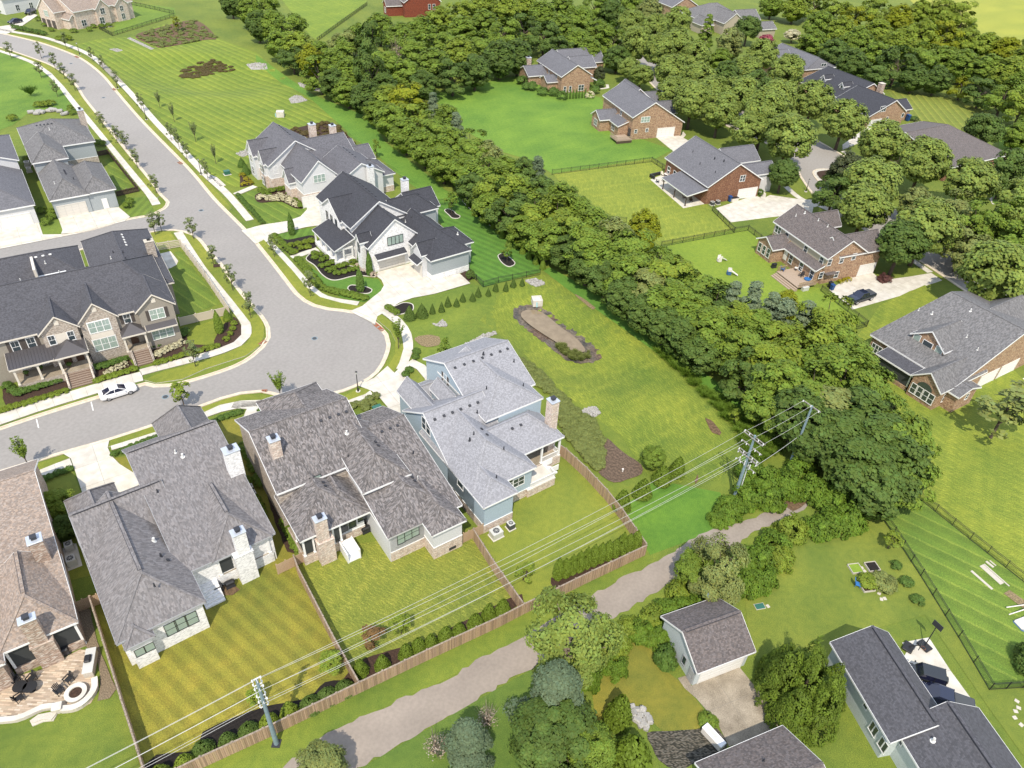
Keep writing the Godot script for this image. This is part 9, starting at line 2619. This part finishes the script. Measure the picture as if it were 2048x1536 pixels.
	mb=MB.new(); mb.tube(Vector3.ZERO,Vector3(0,3.5,0),0.03,0.03,6); put(mb,"mast",M.ac_grey,o2)
	mb=MB.new(); mb.tube(Vector3(0,3.5,0),Vector3(0.05,3.6,0.1),0.10,0.32,14); put(mb,"dish",M.pole_steel,o2)
	# porch furniture and pots at the townhouse
	for a in [[zh(210,1350),"potted plant on the townhouse porch by the left arch"],[zh(320,1310),"potted plant behind the middle porch arch"],[zh(540,1285),"potted fern by the townhouse front doors"]]:
		o2=thing("potted_plant",a[1],"potted plant",G(a[0],1.36),0,"porch pots")
		mb=MB.new(); mb.lathe(Vector3.ZERO,[V(0.16,0),V(0.24,0.4),V(0.2,0.4),V(0,0.36)],10); put(mb,"pot",M.dark_wood,o2)
		var d:=plant("ball",0)
		var f:=putm(d.crown,"foliage",M.leaf_box,o2); f.position=Vector3(0,0.35,0); f.scale=Vector3(0.7,0.6,0.7)
	# small things
	for a in [[zt(1050,150),0.0],]: pass
	o2=thing("soil_pipe","short white clean-out pipe in the bare mulch patch","pipe",GG(zv(1708,1475)))
	mb=MB.new(); mb.tube(Vector3.ZERO,Vector3(0,0.5,0),0.1,0.1,10); put(mb,"pipe",M.toy_white,o2)
	mb=MB.new(); mb.tube(Vector3(0,0.5,0),Vector3(0,0.58,0),0.13,0.13,10); put(mb,"cap",M.toy_white,o2)
	for a in [[V(545,0),0]]: pass
func sun_and_sky()->void:
	var cam:=Camera3D.new()
	cam.name="camera"
	cam.transform=Transform3D(Basis(cr,cu,-cf),Vector3(0,EYE,0))
	cam.fov=rad_to_deg(2.0*atan(768.0/FPX))
	cam.near=0.5
	cam.far=4000.0
	add_child(cam)
	cam.current=true
	var sky:=ProceduralSkyMaterial.new()
	sky.sky_top_color=Color(0.52,0.565,0.64)
	sky.sky_horizon_color=Color(0.85,0.845,0.835)
	sky.sky_curve=0.16
	sky.ground_bottom_color=Color(0.26,0.30,0.20)
	sky.ground_horizon_color=Color(0.62,0.68,0.70)
	sky.sky_energy_multiplier=1.55
	var s:=Sky.new()
	s.sky_material=sky
	var env:=Environment.new()
	env.background_mode=Environment.BG_SKY
	env.sky=s
	env.tonemap_mode=Environment.TONE_MAPPER_LINEAR
	env.tonemap_exposure=1.2
	env.sdfgi_enabled=true
	env.ssao_enabled=true
	env.ssil_enabled=true
	var we:=WorldEnvironment.new()
	we.name="sky"
	we.environment=env
	add_child(we)
	var sun:=DirectionalLight3D.new()
	sun.name="sun"
	sun.light_energy=1.3
	sun.light_color=Color(1.0,0.955,0.885)
	sun.light_angular_distance=0.5
	sun.shadow_enabled=true
	# high behind the drone and a little to its left
	var toward:=Vector3(-0.08,1.43,1.0).normalized()
	sun.transform=Transform3D(Basis.looking_at(-toward,Vector3.FORWARD),Vector3(0,100,0))
	add_child(sun)
func _ready()->void:
	var p:=deg_to_rad(PITCH)
	var r:=deg_to_rad(ROLL)
	cf=Vector3(0,-sin(p),-cos(p))
	var u0:=Vector3(0,cos(p),-sin(p))
	cr=Vector3.RIGHT*cos(r)+u0*sin(r)
	cu=-Vector3.RIGHT*sin(r)+u0*cos(r)
	rng.seed=7
	nz.seed=3; nz.frequency=0.06; nz.fractal_octaves=4
	nz2.seed=9; nz2.frequency=0.25; nz2.fractal_octaves=3
	sun_and_sky()
	make_materials()
	var pc:=G(V(1112,668))
	var pa:=G(V(1190,722))-G(V(1040,625))
	basins.append([pc.x,pc.z,21.0,11.0,atan2(pa.z,pa.x),1.3])
	var bc:=G(zn(1520,560))
	basins.append([bc.x,bc.z,34.0,20.0,0.4,1.8])
	ground()
	roads()
	pavements()
	lawns()
	pond()
	houses()
	trees()
	vehicles()
	details()
